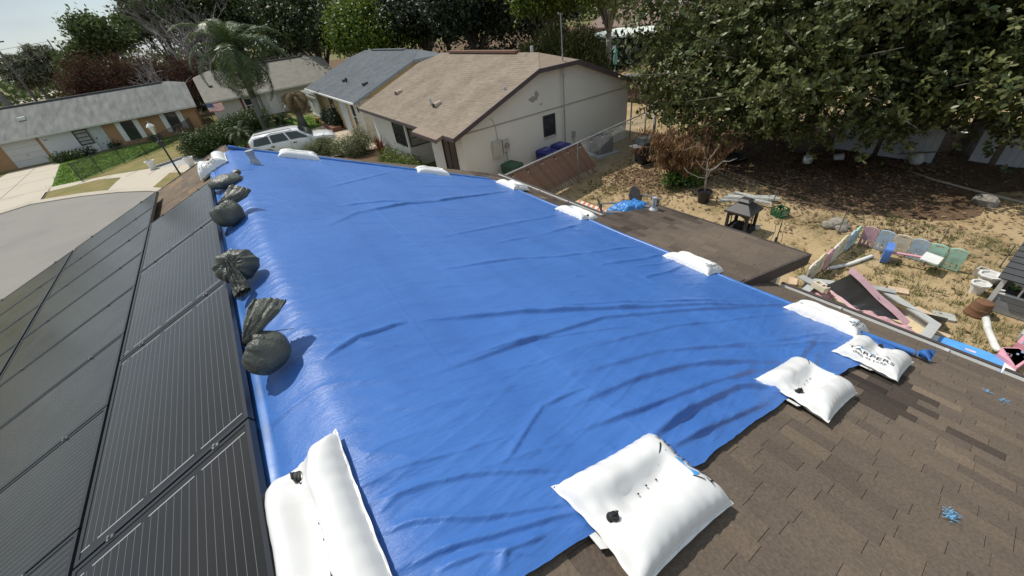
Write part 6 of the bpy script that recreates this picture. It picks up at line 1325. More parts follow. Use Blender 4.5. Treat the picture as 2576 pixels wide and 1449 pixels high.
# under the tree
tk = thing('gas_cylinder', 'white propane cylinder standing in the leaf litter under the magnolia', 'gas cylinder', (17.32, 5.86, 0)); mb = MB(); mb.lathe((0, 0, 0), [(.10, 0), (.12, .03), (.155, .06), (.16, .12), (.16, .24), (.14, .30), (.06, .335), (.03, .34)], 22); obj('tank', mb, M_whitetrim, tk, smooth=True, angle=50)
mb = cutout([rrect(-.12, 0, .12, .13, .02), rrect(-.07, .04, .07, .09, .02)], .01); mb.v = [(.11 * math.sin(x / .11), .11 * math.cos(x / .11) - .0, z) for x, z, y in [(v[0], v[1], v[2]) for v in mb.v]]; mb.v = [(x, y, z + .32) for x, y, z in mb.v]; obj('collar', mb, M_whitetrim, tk); mb = MB(); mb.lathe((0, 0, .34), [(.02, 0), (.02, .06), (.035, .062), (.035, .08)], 10); obj('valve', mb, M_clamp, tk)
mb = MB(); mb.lathe((0, 0, 0), [(.30, 0), (.42, .14), (.50, .16), (.50, .19), (.40, .17), (.28, .06), (0, .05)], 26); o = obj('black_basin', mb, mat('rubber_black', (.02, .02, .022), .6), smooth=True, angle=40); o.location = (16.2, 8.1, 0); tag(o, 'wide black basin on the ground in the shade of the tree', 'basin')
M_viny = mat('vinyl_fence', (.55, .57, .60), .6, var=.05)
for k, (y0, y1, x, lab) in enumerate(((5.9, 4.55, 19.5, 'white fence panel left of the dark gap, behind the magnolia trunks'), (4.38, 2.85, 19.45, 'white fence panel right of the dark gap, half hidden by leaves'), (2.1, 1.62, 20.3, 'narrow white fence panel far right under the tree'), (1.45, -4.5, 20.3, 'long white fence panel at the right edge under the tree'))):
    t = thing('fence_panel', lab, 'fence panel', (x, (y0 + y1) / 2, 0), 0, 'white fence panels behind the magnolia'); n = max(2, int((y0 - y1) / .18)); w = (y0 - y1) / n
    for i in range(n): mb = MB(); mb.box((-.015, -(y0 - y1) / 2 + i * w + .004, .06), (.015, -(y0 - y1) / 2 + (i + 1) * w - .004, 1.55)); obj('board', mb, M_viny, t)
    mb = MB(); mb.box((-.03, -(y0 - y1) / 2, .02), (.03, (y0 - y1) / 2, .06)); mb.box((-.03, -(y0 - y1) / 2, 1.55), (.03, (y0 - y1) / 2, 1.62)); obj('rail', mb, M_viny, t)
bk = thing('bucket', 'white bucket lying in the shade in front of the white fence panels', 'bucket', (18.25, 5.2, .12), .5); mb = MB(); mb.lathe((0, 0, -.15), [(.11, 0), (.14, .28), (.15, .30), (.135, .30), (.10, .02), (0, .02)], 18); obj('shell', mtx(mb, Matrix.Rotation(R(80), 4, 'X')), mat('bucket_white', (.5, .5, .47), .6), bk, smooth=True, angle=40)
bg_ = thing('white_sack', 'slumped white sack with stick beside the white fence panels', 'sack', (19.15, 3.2, 0)); mb = MB(); mb.lathe((0, 0, 0), [(.14, 0), (.2, .1), (.18, .28), (.10, .40), (.04, .44), (0, .44)], 14); obj('sack', mb, mat('sack_white', (.5, .5, .48), .8, bump=.3), bg_, smooth=True); mb = MB(); mb.tube([(-.3, .5, .35), (.1, -.5, .5)], .02, 6); obj('stick', mb, MATS['twig'], bg_)
M_wirep = mat('wire_post', (.16, .155, .14), .7)
wfn = world_thing('wire_fence', 'thin sagging wire mesh fence crossing the back yard', 'fence', (12.8, 3, 0)); WP = [(13.4, 7.6, .75), (12.55, 4.78, .84), (12.47, 2.93, .80), (13.38, 1.06, .48), (13.0, -.06, .6), (12.9, -1.2, .7)]
for x, y, h in WP: mb = MB(); mb.tube([(x, y, 0), (x + .03, y, h)], .013, 6); obj('post', mb, M_wirep, wfn)
mb = MB()
for (xa_, ya_, ha), (xb_, yb_, hb) in zip(WP[:-1], WP[1:]):
    n = int(math.hypot(xb_ - xa_, yb_ - ya_) / .16)
    for k in range(6): mb.beam((xa_, ya_, .05 + (ha - .05) * k / 5), (xb_, yb_, .05 + (hb - .05) * k / 5), .0035, .0035)
    for k in range(n): t = k / n; x, y, h = xa_ + (xb_ - xa_) * t, ya_ + (yb_ - ya_) * t, ha + (hb - ha) * t; mb.beam((x, y, .05), (x, y, h), .003, .003)
obj('wire_mesh', mb, M_wirep, wfn, kind='stuff')
mb = MB(); rows = [[(16.9 + .42 * math.cos(a) * (1 + .06 * k) + .015 * math.cos(b), 11.4 + .26 * math.sin(a) * (1 + .06 * k) , .03 + .015 * math.sin(b)) for b in np.linspace(0, 6.283, 6)] for k in range(2) for a in np.linspace(0, 6.283, 25)]; mb.grid(rows); tag(obj('garden_hose', mb, mat('pale_hose', (.55, .50, .33), .6), smooth=True), 'pale coiled garden hose on the dry grass beyond the barbecue', 'hose')
for x, y, rz, lab in ((13.35, 9.25, .3, 'pink paver on the dirt beside the dead shrub'), (13.62, 9.4, .8, 'pink paver nearer to the barbecue')):
    mb = MB(); mb.prism(rrect(-.16, -.12, .16, .12, .02), 'z', 0, .06); o = obj('paver', mb, mat('pink_paver', (.42, .22, .16), .9)); o.location = (x, y, .005); o.rotation_euler = (0, 0, rz); tag(o, lab, 'paver')
for k, (x, y, s) in enumerate(((12.75, 3.25, .20), (12.95, 3.1, .26), (12.7, 2.95, .15), (16.7, .95, .3))):
    bm = bmesh.new(); bmesh.ops.create_icosphere(bm, subdivisions=2, radius=s)
    for v in bm.verts: v.co = v.co * (1 + .35 * mnoise.noise(v.co * 5 + Vector((k, 0, 0)))); v.co.z *= .6
    me = bpy.data.meshes.new('rock'); bm.to_mesh(me); bm.free(); me.materials.append(mat('grey_rock', (.26, .235, .20), .9, var=.25, bump=.5)); o = bpy.data.objects.new('rock', me); C.objects.link(o); o.location = (x, y, s * .25)
    tag(o, ['grey rock at the foot of the wire fence post', 'largest grey rock by the wire fence, left of the playpen corner', 'small grey rock in front of the wire fence', 'flat pale rock in the shade at the right'][k], 'rock')
mb = MB(); mb.tube([(18.3, 3.1, .03), (17.8, 2.4, .05), (17.5, 1.5, .05), (17.2, .2, .03)], .035, 7); tag(obj('fallen_branch', mb, mat('pale_bark', (.36, .31, .26), .9), smooth=True), 'long pale fallen branch lying in the shade at the right', 'branch')

# neighbour's covered patio beyond the board fence
bp_ = world_thing('patio_cover', 'white roofed patio cover over a dark porch beyond the board fence', 'patio cover', (39, 33, 0)); mb = MB(); mb.slab([(36.2, 29.5, 2.5), (43.5, 29.5, 2.7), (43.5, 38.5, 2.7), (36.2, 38.5, 2.5)], .14); obj('roof', mb, mat('cover_white', (.62, .66, .60), .6), bp_)
for y in (29.8, 32.6, 35.6, 38.2): mb = MB(); mb.box((36.3, y - .06, 0), (36.42, y + .06, 2.4)); obj('post', mb, M_blacktrim, bp_)
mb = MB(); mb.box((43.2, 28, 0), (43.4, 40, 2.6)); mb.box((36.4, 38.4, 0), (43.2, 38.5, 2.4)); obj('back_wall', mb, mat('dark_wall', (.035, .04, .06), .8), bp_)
bh2 = world_thing('house', 'brown roofed house behind the white patio cover, mostly hidden by trees', 'house', (48, 34, 0)); mb, xa, xb, xm = clipped_roof(43, 54, 26, 44, 2.8, 5.0, 4.6, 1.5); obj('roof', mb, mat('far_brown_roof', (.20, .14, .115), .9), bh2); mb = MB(); mb.box((43.6, 26.6, 0), (53.4, 43.4, 2.75)); obj('wall', mb, M_cream, bh2)
bn = thing('banner', 'tall white banner with a dark emblem hanging in the dark porch', 'banner', (36.6, 33.1, 0)); mb = MB(); mb.box((-.03, -.42, .35), (.0, .42, 2.15)); obj('cloth', mb, mat('banner_white', (.62, .66, .66), .7), bn); mb = MB(); mb.add([(-.033, .25, 1.78), (-.033, .05, 2.05), (-.033, -.05, 2.05), (-.033, -.25, 1.78), (-.033, -.08, 1.78), (-.033, 0, 1.9), (-.033, .08, 1.78)], [(0, 1, 5, 6), (1, 2, 5), (2, 3, 4, 5)]); obj('emblem', mb, M_dark, bn)
um = thing('closed_parasol', 'closed teal garden parasol beyond the board fence', 'parasol', (30.2, 27.2, 0)); mb = MB(); mb.lathe((0, 0, 0), [(.03, 0), (.03, 1.0), (.16, 1.02), (.2, 1.35), (.12, 1.9), (.2, 1.92), (.12, 2.1), (.02, 2.35)], 12); obj('canopy', mb, mat('teal_cloth', (.18, .42, .42), .7), um, smooth=True, angle=50)
wt = thing('garden_table', 'long pale table top beyond the board fence', 'table', (26.4, 23.0, 0), R(-64)); mb = MB(); mb.box((-2.6, -.5, .80), (2.6, .5, .86)); obj('tabletop', mb, M_alum, wt)
for sx in (-2.4, 2.4): mb = MB(); mb.box((sx - .05, -.4, 0), (sx + .05, .4, .8)); obj('leg', mb, M_alum, wt)
# ------------------------------------------------------------------ vegetation
def unit(n, rs):
    v = rs.normal(size=(n, 3)); return v / np.linalg.norm(v, axis=1, keepdims=True)
def leaf_quads(P, rs, L, asp=.45, up=.5, out=None, droop=0.0, jit=.35):
    n = len(P); nr = unit(n, rs); nr[:, 2] += up
    if out is not None: nr += out * .6
    nr /= np.linalg.norm(nr, axis=1, keepdims=True)
    d = np.cross(nr, unit(n, rs)); d /= np.linalg.norm(d, axis=1, keepdims=True) + 1e-9; d[:, 2] -= droop; d /= np.linalg.norm(d, axis=1, keepdims=True)
    w = np.cross(nr, d); w /= np.linalg.norm(w, axis=1, keepdims=True) + 1e-9
    l = (L * (1 + jit * (rs.random(n) * 2 - 1)))[:, None]; b = l * asp
    V = np.stack([P - d * l * .5, P + w * b * .5 + nr * l * .06, P + d * l * .5 - nr * l * .05, P - w * b * .5 + nr * l * .06], 1).reshape(-1, 3)
    return V, np.arange(4 * n).reshape(-1, 4)
def hexes(P, d, nr, l, b):           # leaf blades with a folded midrib: base, two pairs of edge points, tip
    w = np.cross(nr, d); w /= np.linalg.norm(w, axis=1, keepdims=True) + 1e-9; l = l[:, None]; b = b[:, None]
    V = np.stack([P, P + d * l * .38 + w * b * .42 + nr * b * .12, P + d * l * .72 + w * b * .46 + nr * b * .10, P + d * l, P + d * l * .72 - w * b * .46 + nr * b * .10, P + d * l * .38 - w * b * .42 + nr * b * .12], 1).reshape(-1, 3)
    return V, np.arange(len(V)).reshape(-1, 6)
def leaf_hex(P, rs, L, asp, up, out):
    n = len(P); nr = unit(n, rs); nr[:, 2] += up; nr /= np.linalg.norm(nr, axis=1, keepdims=True); d = np.cross(nr, unit(n, rs)); d /= np.linalg.norm(d, axis=1, keepdims=True) + 1e-9
    l = L * (.7 + .6 * rs.random(n)); return hexes(P - d * l[:, None] * .5, d, nr, l, l * asp)
def rosettes(lobes, n, rs, L, asp, shell, m=8):
    k = n // m; C0, O0 = lobe_points(lobes, k, rs, .30, 5, shell); q = C0[:, 2] > .25; C0, O0 = C0[q], O0[q]; k = len(C0)
    ax = O0 + .7 * unit(k, rs); ax[:, 2] += .55; ax /= np.linalg.norm(ax, axis=1, keepdims=True)
    AX = np.repeat(ax, m, 0); Cn = np.repeat(C0, m, 0); u = np.cross(AX, unit(k * m, rs)); u /= np.linalg.norm(u, axis=1, keepdims=True) + 1e-9
    t = rs.uniform(-.25, .95, k * m)[:, None]; d = u * np.sqrt(1 - np.minimum(t * t, .9)) + AX * t; d /= np.linalg.norm(d, axis=1, keepdims=True)
    nr = AX - d * np.sum(AX * d, 1, keepdims=True) + .12 * unit(k * m, rs); nr /= np.linalg.norm(nr, axis=1, keepdims=True) + 1e-9
    l = L * (.65 + .6 * rs.random(k * m)); return hexes(Cn + AX * (rs.normal(size=(k * m, 1)) * .04), d, nr, l, l * asp)
def lobe_points(lobes, n, rs, clump=.35, cpt=26, shell=.35):
    vol = np.array([l[3] * l[4] + l[4] * l[5] + l[3] * l[5] for l in lobes]); pr_ = vol / vol.sum(); P = []; O = []
    for l, p in zip(lobes, pr_):
        k = max(3, int(n * p / cpt)); u = unit(k, rs); r = 1 - shell * rs.random(k) ** 1.6 
        c = u * r[:, None] * np.array(l[3:6]); m = max(1, int(n * p / k)); off = rs.normal(size=(k, m, 3)) * clump * (.6 + .8 * rs.random((k, 1, 1)))
        q = (c[:, None, :] + off).reshape(-1, 3); P.append(q + np.array(l[:3])); O.append(np.repeat(u, m, 0))
    return np.concatenate(P), np.concatenate(O)
def leafmat(name, c1, c2, rough=.5, spec=.4, isl=.35, trans=.25):
    return mat(name, c1, rough, col2=c2, scale=.55, coord='World', spec=spec, island=isl, trans=trans, detail=3)
M_bark = mat('bark', (.13, .11, .09), .95, var=.3, scale=4, stretch=(5, 5, .6), bump=.5, bscale=14)
M_barkp = mat('pale_branch', (.30, .275, .24), .9, var=.25, scale=5)
def trunk(parent, base, h, r, targets, rs, m=None, lean=(0, 0)):
    mb = MB(); b = Vector(base); top = b + Vector((lean[0], lean[1], h)); mid = b.lerp(top, .5) + Vector((rs.normal() * .08 * h * .3, rs.normal() * .08 * h * .3, 0))
    mb.tube([b - Vector((0, 0, .1)), b.lerp(mid, .3), mid, top], [r * 1.35, r * 1.05, r * .9, r * .72], 9)
    for t in targets:
        t = Vector(t); s = b.lerp(top, .75 + .25 * rs.random()) if (t.z > h * .6) else b.lerp(top, .55); k = s.lerp(t, .45) + Vector((rs.normal() * .25, rs.normal() * .25, .35)); d = (t - s).length
        mb.tube([s, s.lerp(k, .5) + Vector((0, 0, .1)), k, t], [r * .5, r * .36, r * .26, r * .08], 6)
        for _ in range(2):
            e = t + Vector((rs.normal() * d * .25, rs.normal() * d * .25, abs(rs.normal()) * d * .2)); mb.tube([k, k.lerp(e, .5) + Vector((0, 0, .15)), e], [r * .2, r * .12, r * .04], 5)
    return obj('trunk', mb, m or M_bark, parent, smooth=True)
def tree(name, label, cat, base, h, r, lobes, n, L, m, seed, group=None, asp=.5, up=.5, clump=.35, cpt=26, shell=.35, droop=0, bark=None, lean=(0, 0), jit=.35, inner=None, inner_n=0, rosette=False):
    rs = np.random.RandomState(seed); t = world_thing(name, label, cat, base, group); off = np.array(base)
    trunk(t, base, h, r, [l[:3] for l in lobes], rs, bark, lean)
    P, O = lobe_points(lobes, n, rs, clump, cpt, shell); k = P[:, 2] > .05; P = P[k]; O = O[k]
    V, F = rosettes(lobes, n, rs, L, asp, shell) if rosette else leaf_quads(P, rs, L, asp, up, O, droop, jit)
    if inner:  # large inner leaves added so the crown casts denser shade on the ground
        P2, O2 = lobe_points(inner, inner_n, rs, .4, 10, .8); V2, F2 = (leaf_hex if rosette else leaf_quads)(P2, rs, L * 1.5, .6, up, O2); F = np.concatenate([F, F2 + len(V)]); V = np.concatenate([V, V2])
    obj('crown', np_mesh('crown', V - off, F, m), None, t); return t

M_mag = leafmat('magnolia_leaf', (.070, .088, .026), (.135, .148, .048), .42, .35, .45, .18)
def ring(c, R_, n, z, rr, jit, seed, zr=None):
    rs = np.random.RandomState(seed); o = []
    for k in range(n):
        a = 2 * math.pi * k / n + rs.random() * .5; rad = R_ * (1 + jit * (rs.random() - .5)); o.append((c[0] + rad * math.cos(a), c[1] + rad * math.sin(a), z + rs.normal() * .35, rr * (.8 + .4 * rs.random()), rr * (.8 + .4 * rs.random()), (zr or rr * .75)))
    return o
c1 = (18.9, 7.1)
lob1 = ring(c1, 4.4, 11, 3.15, 1.45, .25, 1) + ring(c1, 3.6, 9, 5.2, 1.6, .25, 2) + ring(c1, 1.9, 6, 7.1, 1.6, .2, 3) + [(18.9, 7.1, 8.3, 1.5, 1.5, 1.2), (14.9, 9.3, 2.3, 1.0, 1.2, .8), (15.6, 11.2, 3.2, 1.2, 1.2, 1.1), (15.0, 6.6, 2.6, 1.1, 1.1, .8), (15.9, 12.0, 4.8, 1.3, 1.3, 1.2), (16.6, 13.2, 6.2, 1.5, 1.5, 1.2), (18.2, 12.6, 4.0, 1.5, 1.3, 1.2)]
tree('magnolia_tree', 'large glossy magnolia at the top right, its trunk behind the white gas cylinder', 'tree', (18.7, 6.7, 0), 2.3, .26, lob1 + [(15.2, 5.2, 2.2, 1.0, 1.0, .7), (16.3, 4.2, 2.0, 1.0, 1.0, .6), (14.6, 8.0, 2.1, .9, 1.0, .7), (16.6, 7.0, 1.7, 1.2, 1.2, .6)], 86000, .185, M_mag, 11, 'magnolias in the back yard', asp=.42, up=.55, clump=.20, cpt=26, shell=.45, bark=M_bark, inner=[(19.2, 7.1, 5.2, 3.4, 3.4, 2.2), (18.4, 8.2, 3.6, 2.6, 2.6, 1.0), (17.2, 10.0, 4.2, 1.8, 1.8, 1.2)], inner_n=9000, rosette=True)
c2 = (21.0, 1.9)
lob2 = ring(c2, 4.2, 11, 3.3, 1.45, .25, 5) + ring(c2, 3.4, 8, 5.2, 1.6, .25, 6) + ring(c2, 1.7, 5, 7.0, 1.6, .2, 7) + [(16.9, 3.6, 2.7, 1.1, 1.2, .8), (16.8, 1.2, 3.0, 1.2, 1.2, .9), (17.2, -1.2, 2.9, 1.2, 1.3, .9), (18.0, 4.2, 2.4, 1.2, 1.0, .8), (21, 1.9, 8.2, 1.6, 1.6, 1.2)]
tree('magnolia_tree', 'second glossy leaved magnolia at the right edge, in front of the long white fence panel', 'tree', (20.9, 2.4, 0), 2.4, .24, lob2 + [(18.6, 1.0, 1.9, 1.2, 1.2, .6), (19.4, 3.6, 1.8, 1.2, 1.2, .6)], 68000, .185, M_mag, 12, 'magnolias in the back yard', asp=.42, up=.55, clump=.20, cpt=26, shell=.45, bark=M_bark, inner=[(21.3, 1.9, 5.2, 3.2, 3.2, 2.2), (20.4, 3.4, 4.0, 2.0, 2.0, 1.2)], inner_n=8000, rosette=True)
# magnolia blossoms
rs = np.random.RandomState(5)
for k, p in enumerate(((15.9, 2.0, 2.0), (15.3, 11.6, 2.9), (14.6, 9.9, 1.9))):
    mb = MB()
    for q in range(8):
        a = q * .785; d = Vector((math.cos(a), math.sin(a), .5)) * .075; e = Vector((-math.sin(a), math.cos(a), 0)) * .035; mb.add([(0, 0, 0), tuple(d * .6 + e), tuple(d), tuple(d * .6 - e)], [(0, 1, 2, 3)])
    o = obj('blossom', mb, mat('petal_white', (.75, .73, .66), .6)); o.location = p; tag(o, ['white magnolia blossom among the leaves at the right edge', 'white blossom at the left edge of the magnolia, above the board fence', 'low white blossom at the left edge of the magnolia'][k], 'flower')

M_oak = leafmat('oak_leaf', (.030, .046, .014), (.058, .080, .022), .5, .35, .4, .2)
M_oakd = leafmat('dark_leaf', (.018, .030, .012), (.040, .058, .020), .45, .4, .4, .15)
M_lime = leafmat('lime_leaf', (.085, .135, .018), (.135, .185, .028), .5, .35, .3, .4)
M_syc = leafmat('sycamore_leaf', (.095, .14, .020), (.16, .20, .035), .5, .35, .3, .4)
M_ced = leafmat('cedar_leaf', (.040, .052, .016), (.070, .075, .022), .7, .2, .35, .2)
M_brown = leafmat('dead_leaf', (.075, .038, .026), (.13, .072, .046), .8, .15, .4, .2)
M_grn = leafmat('far_green', (.075, .11, .035), (.115, .15, .05), .6, .3, .35, .25)
def crown(c, Rr, rz, n, seed, z0=None, rr=None):
    rs = np.random.RandomState(seed); o = []; rr = rr or Rr * .42
    for k in range(n):
        u = rs.normal(size=3); u /= np.linalg.norm(u); u[2] = abs(u[2]) * 1.0 - .35; f = .72 * rs.random() ** .4
        o.append((c[0] + u[0] * Rr * f, c[1] + u[1] * Rr * f, c[2] + u[2] * rz * f, rr * (.8 + .4 * rs.random()), rr * (.8 + .4 * rs.random()), rr * (.65 + .3 * rs.random())))
    return o
g_bt = 'trees behind the houses'
for q, (nm, lab, base, cen, Rr, rz, nl, n, L, m, hh, rr) in enumerate((
 ('sycamore_tree', 'lime green sycamore with a bare pale trunk beyond the board fence', (27.6, 25.6, 0), (26.0, 24.4, 7.6), 4.6, 3.4, 16, 17000, .26, M_syc, 4.2, .26),
 ('sycamore_tree', 'bright lime green branch heavy tree just above the antenna mast', (24.8, 29.5, 0), (22.8, 27.2, 6.4), 2.9, 2.4, 10, 9000, .26, M_syc, 3.6, .20),
 ('oak_tree', 'very dark leafy oak right behind the tan ridge', (22.5, 37.5, 0), (21.8, 36.8, 6.8), 5.6, 5.0, 22, 26000, .30, M_oakd, 3.0, .34),
 ('oak_tree', 'dark oak with pale crooked trunk between the tan and slate roofs', (21.5, 46.5, 0), (21.4, 45.5, 7.2), 5.4, 5.2, 20, 22000, .32, M_oakd, 3.2, .32),
 ('ash_tree', 'bright yellow green broad tree behind the slate grey roof', (17.0, 50.0, 0), (16.9, 48.5, 6.2), 5.2, 4.4, 20, 26000, .32, M_lime, 2.4, .28),
 ('oak_tree', 'dark green oak behind the beige roof, left of the yellow green tree', (13.2, 60.0, 0), (12.8, 59.0, 7.4), 5.6, 6.0, 20, 22000, .36, M_oak, 2.6, .34),
 ('oak_tree', 'broad dark oak right behind the palm crown', (5.8, 75.0, 0), (6.0, 73.5, 9.5), 7.2, 7.0, 22, 20000, .44, M_oak, 3.0, .4),
 ('oak_tree', 'dark tree rising above the far tan roof', (14.5, 84.0, 0), (14.0, 83.0, 10.0), 8.0, 8.0, 22, 18000, .5, M_oakd, 3.5, .4),
 ('oak_tree', 'dark oak filling the gap behind the lime green sycamore', (33.5, 42.5, 0), (32.5, 41.5, 6.4), 7.0, 5.6, 22, 20000, .36, M_oakd, 3.2, .36),
 ('oak_tree', 'shaded oak between sycamore and magnolia, over the brown far roof', (37.0, 24.0, 0), (35.5, 23.5, 7.0), 5.2, 4.0, 18, 12000, .34, M_oak, 3.6, .3),
 ('oak_tree', 'olive green tree behind the dark oak at the top centre', (30.0, 58.0, 0), (29.0, 57.0, 8.0), 8.0, 7.0, 22, 18000, .46, M_oak, 3.5, .4),
 ('tall_tree', 'tall green tree on the skyline left of the bare branches', (-8.3, 82.0, 0), (-8.2, 81.0, 8.6), 3.6, 5.0, 14, 10000, .42, M_grn, 4.0, .3),
 ('tall_tree', 'rounded green tree on the skyline right of the far utility pole', (-12.3, 84.0, 0), (-12.2, 83.0, 7.0), 2.6, 2.8, 10, 6000, .42, M_grn, 3.0, .25),
 ('tall_tree', 'green tree behind the bare grey branches at the top left', (-2.5, 88.0, 0), (-2.4, 87.0, 10.5), 5.0, 6.0, 16, 11000, .46, M_grn, 4.0, .3))):
    tree(nm, lab, 'tree', base, hh, rr, crown(cen, Rr, rz, nl, 40 + q), n, L, m, 60 + q, g_bt, asp=.62, up=.35, clump=.22 + L * .6, cpt=18, shell=.5, bark=M_barkp if 'pale' in lab else None)
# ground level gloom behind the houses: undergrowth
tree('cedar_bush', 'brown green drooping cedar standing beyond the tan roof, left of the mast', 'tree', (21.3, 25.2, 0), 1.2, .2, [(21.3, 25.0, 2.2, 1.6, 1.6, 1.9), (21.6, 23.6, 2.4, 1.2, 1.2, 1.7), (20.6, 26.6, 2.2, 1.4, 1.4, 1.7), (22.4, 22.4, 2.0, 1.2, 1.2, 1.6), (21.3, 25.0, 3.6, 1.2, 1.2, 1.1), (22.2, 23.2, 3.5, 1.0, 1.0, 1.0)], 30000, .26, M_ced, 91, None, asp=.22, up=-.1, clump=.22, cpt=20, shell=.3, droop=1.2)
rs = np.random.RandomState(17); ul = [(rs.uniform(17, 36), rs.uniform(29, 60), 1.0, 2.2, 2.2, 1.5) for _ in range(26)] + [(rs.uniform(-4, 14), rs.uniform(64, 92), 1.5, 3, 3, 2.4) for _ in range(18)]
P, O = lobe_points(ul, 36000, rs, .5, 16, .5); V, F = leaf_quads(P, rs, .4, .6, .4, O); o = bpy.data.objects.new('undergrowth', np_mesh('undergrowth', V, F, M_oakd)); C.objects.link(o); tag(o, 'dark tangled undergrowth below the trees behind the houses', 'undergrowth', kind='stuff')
# far tree line all round
ul = []
for a in np.linspace(-100, 120, 74):
    d = 150 + 40 * rs.random(); ul.append((d * math.sin(R(a)), d * math.cos(R(a)), 2.5, 7, 7, 4.5 + 3.0 * rs.random()))
P, O = lobe_points(ul, 42000, rs, 1.2, 14, .5); P = P[P[:, 2] > 0]; V, F = leaf_quads(P, rs, 1.3, .7, .4, O[:len(P)]); o = bpy.data.objects.new('tree_line', np_mesh('tree_line', V, F, M_grn)); C.objects.link(o); tag(o, 'distant line of green trees along the horizon', 'tree line', kind='stuff')

# brown withered tree and bare grey branches behind the white house
tree('withered_tree', 'large tree of withered red brown leaves behind the grey roof of the white house', 'tree', (-6.6, 62.5, 0), 1.6, .22, [(-11.6 + 11.0 * ((i * .618) % 1), 61.6 + 2.4 * ((i * .371) % 1), 2.2 + (4.2 - .09 * (i % 7)) * ((i * .737) % 1) * (1 - .55 * abs(((i * .618) % 1) - .45)), 1.0 + .5 * (i % 3), 1.1, .9 + .35 * (i % 4)) for i in range(34)], 36000, .26, M_brown, 95, None, asp=.3, up=.1, clump=.40, cpt=12, shell=.6, droop=.8)
def bare_tree(name, label, base, seed, H, spread, m, r0=.22, depth=5, fan=3):
    rnd = random.Random(seed); mb = MB()
    def grow(p, d, l, r, k):
        pts = [p]; q = p; dd = d
        for _ in range(3): dd = (dd + Vector((rnd.gauss(0, .13), rnd.gauss(0, .13), rnd.gauss(.03, .07)))).normalized(); q = q + dd * l / 3; pts.append(q)
        mb.tube(pts, [r, r * .86, r * .74, r * .6], 5 if k > 1 else 4, cap=False)
        if k == 0: return
        for _ in range(fan if k > 1 else fan + 1):
            e = (dd + Vector((rnd.gauss(0, .42) * spread, rnd.gauss(0, .42) * spread, rnd.gauss(.10, .25)))).normalized(); grow(pts[rnd.choice((1, 2, 3, 3))], e, l * rnd.uniform(.55, .8), r * .55, k - 1)
    b = Vector(base)
    for _ in range(4): grow(b, Vector((rnd.gauss(0, .3), rnd.gauss(0, .3), 1)).normalized(), H * .36, r0, depth)
    t = world_thing(name, label, 'tree', base); obj('branches', mb, m, t); return t
M_greyb = mat('grey_branch', (.27, .245, .23), .9, var=.2, scale=2)
bare_tree('bare_tree', 'leafless pale grey tree behind the end of the grey roof', (.2, 66, 0), 3, 13, 1.0, M_greyb, .2, 5, 3)
bare_tree('bare_tree', 'second leafless tree with fine purplish twigs right behind the palm', (2.4, 72, 0), 9, 15, .8, mat('purple_twig', (.16, .13, .125), .9), .2, 5, 3)
bare_tree('bare_tree', 'short leafless tree among the red brown leaves', (-3.2, 61.5, 0), 5, 9, 1.2, M_greyb, .14, 4, 3)

# ---- palms
def frond_mesh(name, L_, droop, n, ll, m, seed, sag=.5, width=.035, lift=.55):
    rnd = random.Random(seed); V = []; F = []; pts = []; p = Vector((0, 0, 0)); a = lift
    for i in range(n + 1):
        pts.append(p.copy()); p = p + Vector((math.cos(a), 0, math.sin(a))) * L_ / n; a -= droop / n * (1 + 1.1 * i / n)
    mb = MB(); mb.tube(pts, [.028 * (1 - .8 * i / n) + .004 for i in range(n + 1)], 4, cap=False)
    for i in range(1, n * 3):
        t = i / (n * 3); k = t * n; j = min(int(k), n - 1); q = pts[j].lerp(pts[j + 1], k - j); d = (pts[j + 1] - pts[j]).normalized()
        l = ll * math.sin(math.pi * (.12 + .86 * t)) ** .6 * (.85 + .3 * rnd.random())
        for sg in (-1, 1):
            o = Vector((d.x * .55, sg * (.85 + .1 * rnd.random()), d.z * .55 + .12 * rnd.uniform(-1, 1.4))).normalized(); mid = q + o * l * .5; tip = q + o * l + Vector((0, 0, -sag * l)); w = d * width
            mb.add([q - w * .5, q + w * .5, mid + w * .6 + Vector((0, 0, .01)), mid - w * .4, tip], [(0, 1, 2, 3), (3, 2, 4)])
    me = bpy.data.meshes.new(name); me.from_pydata(mb.v, [], mb.f); me.materials.append(m); me.update(); return me
M_palm = leafmat('palm_leaf', (.050, .080, .024), (.105, .135, .05), .42, .4, .3, .2); M_palmd = leafmat('dry_frond', (.26, .19, .10), (.34, .26, .15), .8, .2, .3, .2); M_trk = mat('palm_trunk', (.19, .175, .155), .9, var=.18, scale=3, stretch=(1, 1, 9), bump=.4, bscale=12)
def palm(name, label, base, pts, rads, L_, n, ll, seed, m, lo=-1.0, hi=1.35, sag=.5, extra=None, width=.035, droop=1.7, group=None):
    rnd = random.Random(seed); t = thing(name, label, 'palm tree', base, 0, group); mb = MB(); mb.tube(pts, rads, 12); obj('trunk', mb, M_trk, t, smooth=True)
    ms = [frond_mesh('frond', L_ * s, dr, 14, ll, m, seed + i, sag, width) for i, (s, dr) in enumerate(((1, droop), (.92, droop * 1.2), (1.05, droop * .8), (.85, droop * 1.45)))]
    top = Vector(pts[-1])
    for i in range(n):
        o = bpy.data.objects.new('frond', rnd.choice(ms)); C.objects.link(o); o.parent = t; o.location = top + Vector((0, 0, rnd.uniform(-.05, .1))); el = lo + (hi - lo) * (i / (n - 1)) ** .85
        o.rotation_euler = (rnd.uniform(-.25, .25), -el + .55, i * 2.39996 + rnd.uniform(-.25, .25))
    if extra:
        me = frond_mesh('dead_frond', L_ * .6, 1.3, 12, ll * .8, M_palmd, seed + 9, .6, width)
        for i in range(extra): o = bpy.data.objects.new('dead_frond', me); C.objects.link(o); o.parent = t; o.location = top - Vector((0, 0, .15)); o.rotation_euler = (0, 1.5 + .2 * rnd.random(), rnd.random() * 6.28)
    return t
